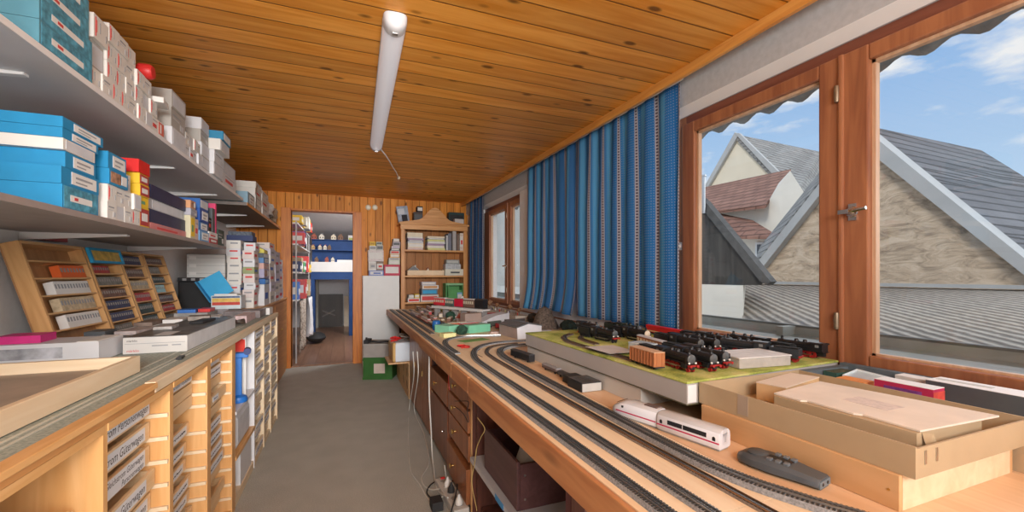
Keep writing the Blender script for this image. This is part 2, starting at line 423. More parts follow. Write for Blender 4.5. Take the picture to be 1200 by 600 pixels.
# ---------------------------------------------------------------- light
W = bpy.data.worlds.new('world'); SC.world = W; W.use_nodes = True
nt = W.node_tree; nt.nodes.clear()
out = N(nt, 'ShaderNodeOutputWorld'); bg = N(nt, 'ShaderNodeBackground'); nt.links.new(bg.outputs[0], out.inputs[0])
tc = N(nt, 'ShaderNodeTexCoord'); sp = N(nt, 'ShaderNodeSeparateXYZ'); nt.links.new(tc.outputs['Generated'], sp.inputs[0])
sky = ramp(nt, [(.0, (.66,.76,.88)), (.14, (.52,.70,.92)), (.4, (.27,.50,.86)), (1, (.16,.36,.75))]); nt.links.new(sp.outputs[2], sky.inputs[0])
mp = N(nt, 'ShaderNodeMapping'); mp.inputs['Scale'].default_value = (1.6, 1.6, 4.6); mp.inputs['Location'].default_value = (.35, .1, .2); nt.links.new(tc.outputs['Generated'], mp.inputs[0])
cn = N(nt, 'ShaderNodeTexNoise'); cn.inputs['Scale'].default_value = 2.6; cn.inputs['Detail'].default_value = 8; cn.inputs['Roughness'].default_value = .58
nt.links.new(mp.outputs[0], cn.inputs[0])
cr = ramp(nt, [(.47, (0,0,0)), (.60, (1,1,1))]); nt.links.new(cn.outputs[0], cr.inputs[0])
mx = N(nt, 'ShaderNodeMixRGB'); mx.inputs[2].default_value = (.93,.94,.96,1); nt.links.new(cr.outputs[0], mx.inputs[0]); nt.links.new(sky.outputs[0], mx.inputs[1])
nt.links.new(mx.outputs[0], bg.inputs[0]); bg.inputs[1].default_value = 1.0
def area(name, loc, target, size, power, col=(1,1,1), sy=None):
    l = bpy.data.lights.new(name, 'AREA'); l.energy = power; l.color = col; l.size = size
    if sy: l.shape = 'RECTANGLE'; l.size_y = sy
    o = bpy.data.objects.new(name, l); COL.objects.link(o); o.location = loc
    o.rotation_euler = (Vector(target)-Vector(loc)).to_track_quat('-Z', 'Y').to_euler()
    return o
def point(name, loc, power, radius=.1, col=(1,1,1)):
    l = bpy.data.lights.new(name, 'POINT'); l.energy = power; l.color = col; l.shadow_soft_size = radius
    o = bpy.data.objects.new(name, l); COL.objects.link(o); o.location = loc; return o
area('camera_end_fill', (.3, -1.3, 1.95), (.2, 4.5, .9), 1.6, 62, (1,.98,.96), .8)  # unseen fill added behind the camera to brighten the room
area('ceiling_fill', (.2, -.9, .5), (.2, 3.2, 2.37), 1.6, 30, (1,.97,.93), .8)  # added fill, low behind the camera and aimed up at the ceiling
sl = bpy.data.lights.new('far_end_fill', 'SPOT'); sl.energy = 680; sl.spot_size = math.radians(44); sl.spot_blend = 1; sl.shadow_soft_size = .35; sl.color = (1,.98,.95)  # added spot from behind the camera, lifts the dim far end
sl_o = bpy.data.objects.new('far_end_fill', sl); COL.objects.link(sl_o); sl_o.location = (.15, -1.4, 1.75); sl_o.rotation_euler = (Vector((.15,6.0,1.15))-sl_o.location).to_track_quat('-Z','Y').to_euler()
sk = bpy.data.lights.new('sky_fill', 'SUN'); sk.energy = 3.2; sk.angle = math.radians(110); sk.color = (1,.985,.95)  # second, very broad sun added to fill the room through the windows
sk_o = bpy.data.objects.new('sky_fill', sk); COL.objects.link(sk_o); sk_o.rotation_euler = Vector((-1.0,.15,-.42)).to_track_quat('-Z','Y').to_euler()
sun = bpy.data.lights.new('sun', 'SUN'); sun.energy = 1.7; sun.angle = .3; sun.color = (1,.96,.9)
so = bpy.data.objects.new('sun', sun); COL.objects.link(so); so.rotation_euler = (Vector((1.0,.55,-1.0))).to_track_quat('-Z','Y').to_euler()
area('back_room_fill', (.9, 7.2, 2.2), (-.3, 9.0, 1.2), .6, 48, (1,.98,.95), .5)  # unseen fill added to brighten the room past the doorway
# ---------------------------------------------------------------- outside the windows
ZINC = mat('weathered zinc', (.26,.27,.25), .6, .15, 5)
ZINCD = mat('dark gutter', (.12,.12,.11), .6, .2, 6)
RENDER = mat('cream render', (.80,.70,.54), .9, .06, 1.2)
RENDER_W = mat('white render', (.82,.76,.66), .9, .05, 1.5)
VERGE = mat('pale grey verge board', (.46,.455,.44), .8, .08, 2)
def tiles(name, c1, c2, sx, sz, ax='Y'):
    m, nt, bs = new_mat(name)
    tc = N(nt, 'ShaderNodeTexCoord'); mp = N(nt, 'ShaderNodeMapping'); nt.links.new(tc.outputs['Object'], mp.inputs[0])
    mp.inputs['Rotation'].default_value = (PI/2, 0, PI/2 if ax == 'Y' else 0); 
    sp = N(nt, 'ShaderNodeSeparateXYZ'); nt.links.new(tc.outputs['Object'], sp.inputs[0])
    cb = N(nt, 'ShaderNodeCombineXYZ'); nt.links.new(sp.outputs['XYZ'.index(ax)], cb.inputs[0]); nt.links.new(sp.outputs[2], cb.inputs[1])
    br = N(nt, 'ShaderNodeTexBrick'); br.inputs['Scale'].default_value = 1; br.inputs['Brick Width'].default_value = sx; br.inputs['Row Height'].default_value = sz
    br.inputs['Mortar Size'].default_value = sz*.13; br.inputs['Mortar Smooth'].default_value = .6; br.inputs['Bias'].default_value = -.1
    br.inputs['Color1'].default_value = (*c1, 1); br.inputs['Color2'].default_value = (*c2, 1); br.inputs['Mortar'].default_value = (*mul(c2, .4), 1)
    nt.links.new(cb.outputs[0], br.inputs[0])
    no = N(nt, 'ShaderNodeTexNoise'); no.inputs['Scale'].default_value = 2.5; no.inputs['Detail'].default_value = 6; nt.links.new(tc.outputs['Object'], no.inputs[0])
    mr = N(nt, 'ShaderNodeMapRange'); mr.inputs[3].default_value = .6; mr.inputs[4].default_value = 1.35; nt.links.new(no.outputs[0], mr.inputs[0])
    sc = N(nt, 'ShaderNodeVectorMath', operation='SCALE'); nt.links.new(br.outputs[0], sc.inputs[0]); nt.links.new(mr.outputs[0], sc.inputs['Scale'])
    nt.links.new(sc.outputs[0], bs.inputs['Base Color']); bs.inputs['Roughness'].default_value = .9
    bump(nt, bs, br.outputs['Fac'], .5, .03)
    return m
GREYTILE = tiles('grey roof tiles', (.30,.29,.27), (.22,.21,.20), .35, .16)
REDTILE = tiles('red brown roof tiles', (.33,.17,.12), (.25,.12,.085), .4, .16)
DARKTILE = tiles('dark slate tiles', (.16,.16,.17), (.10,.10,.11), .3, .14)
# barn gable: rough brown rubble render
m, nt, bs = new_mat('rubble barn render'); BARN = m
mp = coords(nt, (1.6, 1.6, 4.2)); n1 = N(nt, 'ShaderNodeTexNoise'); n1.inputs['Scale'].default_value = 1.6; n1.inputs['Detail'].default_value = 9; n1.inputs['Roughness'].default_value = .68; n1.inputs['Distortion'].default_value = 1.2
nt.links.new(mp.outputs[0], n1.inputs[0])
r = ramp(nt, [(.34, (.32,.24,.17)), (.5, (.60,.455,.32)), (.62, (.72,.57,.42))]); nt.links.new(n1.outputs[0], r.inputs[0]); nt.links.new(r.outputs[0], bs.inputs['Base Color'])
bs.inputs['Roughness'].default_value = .95; bump(nt, bs, n1.outputs[0], .6, .05)
# weathered wooden boards
m, nt, bs = new_mat('weathered black boards'); OLDBOARD = m
mp = coords(nt, (1, 9, .5)); n1 = N(nt, 'ShaderNodeTexNoise'); n1.inputs['Scale'].default_value = 2; n1.inputs['Detail'].default_value = 6; nt.links.new(mp.outputs[0], n1.inputs[0])
r = ramp(nt, [(.3, (.03,.027,.025)), (.7, (.085,.078,.07))]); nt.links.new(n1.outputs[0], r.inputs[0]); nt.links.new(r.outputs[0], bs.inputs['Base Color']); bs.inputs['Roughness'].default_value = .95
def PX(pts, X): return [on_x(u, v, X) for u, v in pts]
def roofpoly(mb, pts, t=.12, mi=0):
    """a roof plane from points with their own depth (u, v, X), given a little thickness"""
    P = [on_x(*p) for p in pts]
    mb.prism(P, (0.0, 0.0, -t), mi)

# cream house, gable towards us, grey tiled roof running back
t = thing('gabled_house', 'cream gabled house with grey tiled roof, highest beyond the window', 'house', on_x(868, 420, 16))
L = t.location.copy()
def at0(mb): mb.M = Matrix.Translation(-L)
b = MB(); at0(b); b.prism(PX([(800,262),(827,222),(863,160),(912,206),(930,240),(930,420),(800,420)], 16), (5,5.2,0)); b.build('wall', RENDER, t)
b = MB(); at0(b); roofpoly(b, [(861,157,15.9),(962,178,24),(966,250,24),(930,231,16),(906,204,15.9)], .2); b.build('roof', GREYTILE, t)
b = MB(); at0(b); b.prism(PX([(861,156),(866,156),(914,203),(907,206)], 15.85), (.12,0,0)); b.build('verge', VERGE, t)
b = MB(); at0(b); b.prism(PX([(826,225),(824,221),(861,155),(864,160)], 15.85), (.12,0,0)); b.build('verge', VERGE, t)
# red tiled house with a white gable and a lower porch roof
L = on_x(870, 420, 12)
t = thing('red_roofed_house', 'white house with red brown tiled roofs below the cream gable', 'house', L)
b = MB(); at0(b); b.prism(PX([(898,239),(926,200),(949,236),(960,310),(960,420),(815,420),(815,246)], 12), (3,3,0)); b.build('wall', RENDER_W, t)
b = MB(); at0(b); roofpoly(b, [(818,221,14.5),(927,198,14.5),(897,240,11.6),(812,250,11.6)], .1); b.build('roof', REDTILE, t)
b = MB(); at0(b); roofpoly(b, [(834,248,11.9),(882,258,11.9),(905,272,11),(903,277,10.7),(850,277,10.7)], .08); b.build('porch_roof', REDTILE, t)
b = MB(); at0(b); b.prism(PX([(853,279),(903,278),(903,330),(853,330)], 11.3), (.6,0,0)); b.build('porch_wall', RENDER_W, t)
b = MB(); at0(b); b.prism(PX([(885,284),(898,284),(898,304),(885,304)], 11.22), (.1,0,0)); w = b.build('window', WHITE, t)
b = MB(); at0(b); b.prism(PX([(887,286.5),(891,286.5),(891,302),(887,302)], 11.2), (.05,0,0)); b.build('pane', mat('dark pane', (.09,.10,.12), .2), w)
b = MB(); at0(b); b.prism(PX([(892,286.5),(896,286.5),(896,302),(892,302)], 11.2), (.05,0,0)); b.build('pane', mat('dark pane'), w)
b = MB(); at0(b); b.prism(PX([(928,248),(934,248),(934,258),(928,258)], 11.95), (.1,0,0)); b.build('window', mat('dark pane'), t)
# barn with a rubble gable
L = on_x(1010, 420, 8)
t = thing('stone_barn', 'barn with rough brown rubble gable and pale grey verges', 'barn', L)
b = MB(); at0(b); b.prism(PX([(890,312),(1011,152),(1245,338),(1245,430),(880,430)], 8), (4,2.6,0)); b.build('wall', BARN, t)
b = MB(); at0(b); b.prism(PX([(884,312),(893,314),(1011,164),(1011,150)], 7.85), (.3,0,0)); b.build('verge', VERGE, t)
b = MB(); at0(b); b.prism(PX([(1011,149),(1011,172),(1100,243),(1250,362),(1262,352),(1100,222)], 7.85), (.3,0,0)); b.build('verge', VERGE, t)
b = MB(); at0(b); roofpoly(b, [(1010,146,8.2),(1150,176,13),(1400,330,13),(1262,350,8.2)], .15); b.build('roof', DARKTILE, t)
b = MB(); at0(b); roofpoly(b, [(883,311,8.2),(1011,148,8.2),(1000,152,10.3),(890,290,10.3)], .1); b.build('roof', GREYTILE, t)
L = Vector((7.0, 16.5, -2.0)); t = thing('neighbour_house', 'grey beige neighbouring house wall filling the far window', 'house', L)
b = MB(); at0(b); b.box(7.0, 9.0, 13.0, 22.0, -2.0, 7.0); nw = b.build('wall', mat('grey beige render', (.40,.385,.35), .9, .12, .8), t)
b = MB(); at0(b); b.box(6.94, 7.01, 15.6, 16.6, .9, 2.4); b.build('window', mat('pale shutter', (.50,.49,.46), .8), t)
b = MB(); at0(b); b.box(6.96, 7.005, 13.0, 22.0, -2.0, .75); b.build('plinth', mat('pale plinth', (.52,.50,.46), .9, .1, 1), t)
# low tiled roof leaning on the barn
m, nt, bs = new_mat('ribbed lean-to tiles'); RIB = m
tc = N(nt, 'ShaderNodeTexCoord'); wv = N(nt, 'ShaderNodeTexWave', wave_type='BANDS', bands_direction='Y'); wv.inputs['Scale'].default_value = 3.2; wv.inputs['Distortion'].default_value = 1.5; wv.inputs['Detail'].default_value = 3; wv.inputs['Detail Scale'].default_value = 3
mpp = N(nt, 'ShaderNodeMapping'); mpp.inputs['Rotation'].default_value = (0, 0, -.85); nt.links.new(tc.outputs['Object'], mpp.inputs[0]); nt.links.new(mpp.outputs[0], wv.inputs[0])
no = N(nt, 'ShaderNodeTexNoise'); no.inputs['Scale'].default_value = 7; no.inputs['Detail'].default_value = 5; nt.links.new(tc.outputs['Object'], no.inputs[0])
r = ramp(nt, [(.25, (.17,.14,.11)), (.72, (.42,.355,.285))]); mxx = N(nt, 'ShaderNodeMixRGB'); mxx.inputs[0].default_value = .42
nt.links.new(wv.outputs[0], mxx.inputs[1]); nt.links.new(no.outputs[0], mxx.inputs[2]); nt.links.new(mxx.outputs[0], r.inputs[0]); nt.links.new(r.outputs[0], bs.inputs['Base Color'])
bs.inputs['Roughness'].default_value = .95; bump(nt, bs, wv.outputs[0], .7, .04)
b = MB()
zt, zb = 1.066, .70
y_l7, y_l3 = on_x(868,333,7.8).y, on_x(868,396,3.0).y
b.prism([(7.9,y_l7,zt),(7.9,-9,zt),(3.0,-9,zb),(3.0,y_l3,zb)], (0,0,-.12))
b2 = b; tag(b2.build('lean_to_roof', RIB), 'low ribbed tiled roof leaning against the rubble barn', 'roof')
b = MB(); b.box(7.72, 7.83, -9, y_l7, zt+.012, zt+.06); tag(b.build('ridge_flashing', VERGE), 'pale flashing strip along the top of the low ribbed roof', 'flashing')
# white wall with the dark wooden shed gable on it
q = on_x(820, 333, 4.2); q2 = on_x(871, 333, 4.2)
b = MB(); b.prism([(4.2,q2.y,-.6),(4.2,q2.y+2.2,-.6),(4.2,q2.y+2.2,q.z-.005),(4.2,q2.y,q.z-.005)], (2.6,2.1,0))
tag(b.build('garden_wall', RENDER_W), 'whitewashed wall below the black boarded shed gable', 'wall')
t = thing('boarded_shed', 'black weathered shed gable standing on the whitewashed wall', 'shed', on_x(830, 333, 4.4)); L = t.location.copy()
b = MB(); at0(b); b.prism(PX([(770,334),(770,214),(815,232),(824,238),(897,331.5),(890,334)], 4.4), (1.6,1.35,0)); b.build('gable', OLDBOARD, t)
b = MB(); at0(b); b.prism(PX([(818,229),(826,236),(903,330),(898,334),(890,329),(819,240)], 4.33), (.1,0,0)); b.build('verge', mat('old grey board', (.10,.095,.09), .9, .2), t)
b = MB(); p = on_x(824.5, 250, 4.27); p2 = on_x(824.5, 207, 4.27); b.cyl(p, p2, .022, seg=10); b.cyl(p2, p2+Vector((0,0,.02)), .034, seg=10)
tag(b.build('vent_pipe', STEEL, smooth=True), 'slim metal vent pipe rising behind the shed gable', 'pipe')
# the building's own eave above the windows and the zinc gutter below
b = MB(); ze = on_x(890, 133, 2.75).z-.012; n = 260; y0, y1 = -1.5, 7.0
prev = None
for i in range(n+1):
    y = y0+(y1-y0)*i/n; s = .022*math.sin(y*2*PI/.21)
    col = [b.v((2.03, y, ze+.17+s)), b.v((2.75, y, ze+s)), b.v((2.75, y, ze+s+.02)), b.v((2.03, y, ze+.19+s))]
    if prev: 
        for k in range(4): b._f([prev[k], col[k], col[(k+1) % 4], prev[(k+1) % 4]])
    prev = col
tag(b.build('corrugated_eave', mat('grey corrugated sheet', (.20,.205,.20), .8, .25, 12)), 'grey corrugated eave sheet with wavy edge above the windows', 'eave')
t = thing('rain_gutter', 'grey zinc gutter running outside below the windows', 'gutter', (2.3, 2.5, .9)); L = t.location.copy()
zg = on_x(890, 378, 2.42).z
b = MB(); at0(b); b.sweep([(2.42,-1.5,zg),(2.42,7,zg)], [(-.014,-.012),(.014,-.012),(.014,.012),(-.014,.012)]); b.build('front_bead', ZINCD, t)
b = MB(); at0(b); b.sweep([(2.36,-1.5,zg),(2.36,7,zg)], [(.05,.0),(.045,-.045),(0,-.07),(-.05,-.06),(-.055,-.052),(0,-.062),(.038,-.04),(.044,0)]); b.build('channel', ZINC, t)
b = MB(); at0(b); b.prism([(2.021,-1.5,.895),(2.32,-1.5,zg-.045),(2.32,-1.5,zg-.055),(2.021,-1.5,.88)], (0,8.5,0)); b.build('flashing', ZINC, t)
b = MB(); at0(b); y = on_x(922, 385, 2.36).y
b.box(2.30, 2.43, y-.02, y+.02, zg-.05, zg+.006); b.build('bracket', ZINC, t)
# ---------------------------------------------------------------- curtains: blue folk print with lace stripes, the print follows the cloth (UV)
def curtain_mat(name, base, light, period):
    m, nt, bs = new_mat(name)
    tc = N(nt, 'ShaderNodeTexCoord'); sp = N(nt, 'ShaderNodeSeparateXYZ'); nt.links.new(tc.outputs['UV'], sp.inputs[0])
    dv = N(nt, 'ShaderNodeMath', operation='DIVIDE', i_1=period); nt.links.new(sp.outputs[0], dv.inputs[0])
    fr = N(nt, 'ShaderNodeMath', operation='FRACT'); nt.links.new(dv.outputs[0], fr.inputs[0])
    # broad colour bands
    band = ramp(nt, [(0, base), (.30, base), (.42, light), (.62, light), (.72, base)]); nt.links.new(fr.outputs[0], band.inputs[0])
    # small pale dots
    ds = N(nt, 'ShaderNodeMapping'); ds.inputs['Scale'].default_value = (62, 62, 1); nt.links.new(tc.outputs['UV'], ds.inputs[0])
    vo = N(nt, 'ShaderNodeTexVoronoi', voronoi_dimensions='2D'); vo.inputs['Scale'].default_value = 1; vo.inputs['Randomness'].default_value = .1; nt.links.new(ds.outputs[0], vo.inputs[0])
    dr = ramp(nt, [(.16, (1,1,1)), (.24, (0,0,0))]); nt.links.new(vo.outputs['Distance'], dr.inputs[0])
    dm = N(nt, 'ShaderNodeMath', operation='MULTIPLY', i_1=.55); nt.links.new(dr.outputs[0], dm.inputs[0])
    mx = N(nt, 'ShaderNodeMixRGB'); mx.inputs[2].default_value = (.55,.68,.80,1); nt.links.new(dm.outputs[0], mx.inputs[0]); nt.links.new(band.outputs[0], mx.inputs[1])
    # lace stripe: white with a dark ladder down the middle
    ck = N(nt, 'ShaderNodeTexWave', wave_type='BANDS', bands_direction='Y'); ck.inputs['Scale'].default_value = 16; nt.links.new(tc.outputs['UV'], ck.inputs[0])
    lad = ramp(nt, [(.35, (.62,.62,.68)), (.6, (.13,.10,.16))]); nt.links.new(ck.outputs[0], lad.inputs[0])
    st = ramp(nt, [(0, (0,0,0)), (.115, (1,1,1)), (.255, (0,0,0))]); st.color_ramp.interpolation = 'CONSTANT'; nt.links.new(fr.outputs[0], st.inputs[0])
    inner = ramp(nt, [(0, (0,0,0)), (.15, (1,1,1)), (.215, (0,0,0))]); inner.color_ramp.interpolation = 'CONSTANT'; nt.links.new(fr.outputs[0], inner.inputs[0])
    lc = N(nt, 'ShaderNodeMixRGB'); lc.inputs[1].default_value = (.60,.62,.68,1); nt.links.new(inner.outputs[0], lc.inputs[0]); nt.links.new(lad.outputs[0], lc.inputs[2])
    m2 = N(nt, 'ShaderNodeMixRGB'); nt.links.new(st.outputs[0], m2.inputs[0]); nt.links.new(mx.outputs[0], m2.inputs[1]); nt.links.new(lc.outputs[0], m2.inputs[2])
    nt.links.new(m2.outputs[0], bs.inputs['Base Color']); bs.inputs['Roughness'].default_value = .85
    # daylight through the cloth
    tr = N(nt, 'ShaderNodeBsdfTranslucent'); nt.links.new(m2.outputs[0], tr.inputs[0])
    ms = N(nt, 'ShaderNodeMixShader'); ms.inputs[0].default_value = .45
    nt.links.new(bs.outputs[0], ms.inputs[1]); nt.links.new(tr.outputs[0], ms.inputs[2])
    nt.links.new(ms.outputs[0], nt.nodes['Material Output'].inputs[0])
    return m
CURT = curtain_mat('blue folk curtain', (.035,.27,.68), (.15,.60,.97), .21)
CURTD = curtain_mat('dark folk curtain', (.014,.08,.26), (.05,.26,.60), .19)
def curtain(name, y0, y1, ztop, zbot, folds, m, label, amp=.026, bulge=None, seed=0, xc=1.752):
    rg = random.Random(seed); n = folds*12; nz = 26
    ph = [rg.uniform(-.5, .5) for _ in range(folds+2)]; am = [rg.uniform(.6, 1.15) for _ in range(folds+2)]
    bm = bmesh.new(); uvl = bm.loops.layers.uv.new('UVMap'); g = []; s = 0; us = []
    lx = None
    for i in range(n+1):
        f = i/12; k = int(f)
        row = []
        for j in range(nz+1):
            tz = j/nz
            a = amp*am[min(k, folds)]*(.35+.65*min(1, tz*2.5))
            w = math.sin(2*PI*f+ph[min(k, folds)]*.5+.5*tz*math.sin(k))
            x = xc-a*w*.9; y = y1+(y0-y1)*(i/n)+.012*math.cos(2*PI*f)*min(1, tz*2)
            zb = zbot(1-i/n) if callable(zbot) else zbot
            z = ztop+(zb-ztop)*tz
            if bulge: x -= bulge(1-i/n, tz); 
            row.append(bm.verts.new((x, y, z)))
        p = (row[nz//2].co.x, row[nz//2].co.y)
        if lx: s += math.hypot(p[0]-lx[0], p[1]-lx[1])
        lx = p; us.append(s); g.append(row)
    for i in range(n):
        for j in range(nz):
            f = bm.faces.new([g[i][j], g[i+1][j], g[i+1][j+1], g[i][j+1]]); f.smooth = True
            for lp, (a, c) in zip(f.loops, ((i,j),(i+1,j),(i+1,j+1),(i,j+1))): lp[uvl].uv = (us[a], (ztop-(zbot if not callable(zbot) else .93))*(1-c/nz))
    me = bpy.data.meshes.new(name); bm.to_mesh(me); bm.free(); me.materials.append(m)
    o = bpy.data.objects.new(name, me); COL.objects.link(o)
    so = o.modifiers.new('cloth', 'SOLIDIFY'); so.thickness = .0015
    return tag(o, label, 'curtain')
curtain('curtain', 1.845, 2.97, 2.335, .926, 7, CURT, 'long blue lace-striped curtain hanging straight beside the near window', seed=3)
curtain('curtain', 2.985, 3.96, 2.335, lambda t: .918+.022*math.sin(PI*min(1, max(0, (.75-t)/.75))), 6, CURT, 'blue lace-striped curtain bunched up over the dark bush on the sill', seed=8, amp=.022,
        bulge=lambda t, z: max(0, (z-.72)/.28)**2*.05)
curtain('curtain', 5.44, 6.07, 2.335, .905, 6, CURTD, 'dark blue curtain gathered beside the pine bookcase', seed=5, amp=.024)
b = MB(); b.cyl((1.752,1.83,2.345), (1.752,6.2,2.345), .007, seg=8)
tag(b.build('curtain_rail', WHITE, smooth=True), 'thin white curtain rail behind the ceiling strip', 'rail')

# ---------------------------------------------------------------- ceiling lamp with its cable
t = thing('ceiling_lamp', 'long frosted tube lamp fixed to the pine ceiling', 'lamp', (.23, 2.82, CEIL), math.atan2(-.05, 1.95))
b = MB(); prof = [(-.05,-.0),(.05,-.0),(.052,-.012),(.046,-.018),(-.046,-.018),(-.052,-.012)]
b.sweep([(0,-.92,0),(0,.92,0)], prof); b.build('housing', mat('pale grey housing', (.62,.62,.62), .5), t)
b = MB(); pr = [(.048*math.cos(PI*i/12), -.016-.052*math.sin(PI*i/12)) for i in range(13)]
pts = []; 
def shrink(k): return [(a*k, -.016+(c+.016)*k) for a, c in pr]
rings = []
for y, k in ((-.955,.55),(-.95,.8),(-.935,.95),(-.91,1),(0,1),(.91,1),(.935,.95),(.95,.8),(.955,.55)):
    rings.append([b.v((a, y, c)) for a, c in shrink(k)])
for A, B in zip(rings, rings[1:]):
    for i in range(12): b._f([A[i], A[i+1], B[i+1], B[i]])
    b._f([A[12], A[0], B[0], B[12]])
b._f(rings[0]); b._f(rings[-1][::-1])
dm, nt, bs = new_mat('frosted diffuser'); bs.inputs['Base Color'].default_value = (.72,.72,.76,1); bs.inputs['Roughness'].default_value = .3
bs.inputs['Emission Color'].default_value = (.85,.85,.92,1); bs.inputs['Emission Strength'].default_value = .22
b.build('diffuser', dm, t, smooth=True)
for s in (-1, 1):
    b = MB(); rings = []
    for y, k in ((.90,1.05),(.94,1.05),(.957,.98),(.968,.84),(.974,.6),(.976,.3)): rings.append([b.v((a*1.0, s*y, c)) for a, c in [(-.048*k,-.002)]+shrink(k)[::-1]+[(.048*k,-.002)]])
    for A, B in zip(rings, rings[1:]):
        for i in range(len(A)-1): b._f([A[i], A[i+1], B[i+1], B[i]])
    b._f(rings[-1])
    b.build('end_cap', mat('grey lamp end cap', (.58,.58,.60), .4), t, smooth=True)
for s in (-1, 1):
    b = MB(); b.box(-.012, .012, s*.93-.008, s*.93+.008, -.074, -.066); b.build('clip', STEEL, t)
b = MB(); b.tube([(.268,3.78,2.345),(.30,3.83,2.34),(.345,3.95,2.335),(.40,4.15,2.335),(.46,4.42,2.345),(.52,4.65,2.35),(.56,4.85,2.352),(.575,4.92,2.36)], .006, 6)
t2 = tag(b.build('lamp_cable', WHITE, smooth=True), 'white cable curling from the lamp end to a ceiling screw', 'cable')
b = MB(); b.lathe([(.001,0),(.018,0),(.018,-.02),(.012,-.03),(.001,-.032)], (.578,4.93,CEIL), 10); b.build('terminal', mat('brass tinted', (.6,.5,.35), .4), t2, loc=(0,0,0), smooth=True)
# ---------------------------------------------------------------- the room behind the doorway
LAM = planks('brown laminate', (.34,.19,.125), (.26,.135,.085), 'X', 'Y', .19, .3, .1, .008)
b = MB(); b.box(-1.6, 1.9, 6.52, 11.3, -.1, 0); struct('floor', b, LAM)
GREYROOM = mat('grey white plaster', (.66,.66,.68), .9, .03)
b = MB(); b.box(-1.7, -1.6, 6.52, 11.3, 0, 2.6); struct('wall_left', b, GREYROOM)
b = MB(); b.box(1.9, 2.0, 6.52, 11.3, 0, 2.6); struct('wall_right', b, GREYROOM)
b = MB(); b.box(-1.7, 2.0, 11.3, 11.4, 0, 2.6); struct('wall_back', b, GREYROOM)
b = MB(); b.prism([(-1.7,6.52,2.5),(-1.7,7.2,2.5),(-1.7,11.3,1.98),(-1.7,11.3,2.6),(-1.7,6.52,2.6)], (3.7,0,0)); struct('ceiling', b, GREYROOM)
DBLUE = mat('deep blue paint', (.012,.06,.22), .6, .1, 6)
# blue display stand for models: uprights, white shelf beam, blue tiered back
Y = 9.3
def py(u, v, y=Y): return on_y(u, v, y)
x0 = py(364, 300).x; x1 = 1.0
zb0, zb1, zc0 = py(385,318.5).z, py(385,307).z, py(385,327.5).z
zt = py(385,280).z; zm = py(385,292).z; ztop = py(385,269).z
t = thing('model_display_stand', 'deep blue display stand with white beam seen through the doorway', 'stand', (x0+.4, Y, 0)); L = t.location.copy()
b = MB(); at0(b); b.box(x0, x1, Y, Y+.45, zb0, zb1); b.build('shelf_beam', WHITEPAINT, t)
b = MB(); at0(b); b.box(x0, x1, Y+.02, Y+.40, zc0, zb0-.001); b.build('apron', DBLUE, t)
for a in (x0, py(409,330).x):
    b = MB(); at0(b); b.box(a, a+.07, Y+.03, Y+.40, 0, zc0-.001); b.build('leg', DBLUE, t)
b = MB(); at0(b); b.box(x0, x1, Y+.40, Y+.45, zb1+.001, zt); b.build('back_board', DBLUE, t)
b = MB(); at0(b); b.box(x0, x1, Y+.20, Y+.399, zm-.015, zm); b.build('ledge', DBLUE, t)
b = MB(); at0(b); b.box(x0, x1, Y+.30, Y+.60, zt+.001, zt+.012); b.build('ledge', DBLUE, t)
def toy_house(loc, s, wall, roof, label, name='model_house', cat='model house', group=None, rz=0):
    """a small model building: walls, pitched roof, chimney, windows"""
    t = thing(name, label, cat, loc, rz, group); w, d, h = s
    b = MB(); b.prism([(-w/2,-d/2,0),(w/2,-d/2,0),(w/2,-d/2,h*.6),(0,-d/2,h),(-w/2,-d/2,h*.6)], (0,d,0)); wl = b.build('wall', wall, t)
    b = MB(); e = .08*w
    b.prism([(-w/2-e,-d/2-e,h*.6-e*.6),(0,-d/2-e,h+.002),(w/2+e,-d/2-e,h*.6-e*.6),(w/2+e,-d/2-e,h*.6-e*.6+.004),(0,-d/2-e,h+.007),(-w/2-e,-d/2-e,h*.6-e*.6+.004)], (0,d+2*e,0)); b.build('roof', roof, t)
    b = MB(); b.box(w*.15, w*.3, -.1*d, .1*d, h*.7, h*1.12); b.build('chimney', roof, t)
    for k in (-1, 1):
        b = MB(); b.box(k*w*.25-w*.09, k*w*.25+w*.09, -d/2-.0015, -d/2+.001, h*.22, h*.45); b.build('window', INK, wl)
    return t
tints = [RENDER, RENDER_W, mat('brick red model', (.45,.13,.09), .7), mat('ochre model', (.62,.42,.2), .7), mat('brown model', (.25,.14,.09), .7)]
roofs = [mat('model red roof', (.42,.10,.07), .7), mat('model grey roof', (.22,.22,.23), .7), mat('model brown roof', (.24,.13,.09), .7)]
lbl = {0: 'on the top ledge of the blue stand', 1: 'on the middle ledge of the blue stand', 2: 'on the white beam of the blue stand'}
desc = ['cream model house with red roof', 'white model house with grey roof', 'red brick model house with brown roof', 'ochre model house with red roof', 'brown model barn with grey roof']
cfg = [(0, 368, 2, 2), (0, 377, 1, 1), (0, 391, 0, 1), (0, 399, 4, 2), (1, 367, 3, 0), (1, 375, 0, 0), (1, 381, 1, 0), (1, 386, 4, 1), (2, 371, 4, 1), (2, 383, 2, 0), (2, 390, 1, 1)]
for row, u, wi, ri in cfg:
    z = (zt+.013, zm+.001, zb1+.001)[row]; yy = Y+(.40, .29, .12)[row]
    p = on_y(u, 300, yy)
    names = ['cream', 'white', 'red brick', 'ochre', 'brown']; rn = ['red', 'grey', 'brown']
    toy_house((p.x, yy, z), (.10, .09, .12) if row == 0 else (.066, .08, .10), tints[wi], roofs[ri], f'{names[wi]} model house with {rn[ri]} roof {lbl[row]}')
b = MB(); p = py(395, 305); q = py(414, 305); b.box(p.x, q.x+.1, Y+.1, Y+.16, zb1+.001, zb1+.05)
tag(b.build('white_strip', WHITE), 'white box strip lying on the white beam of the stand', 'strip')
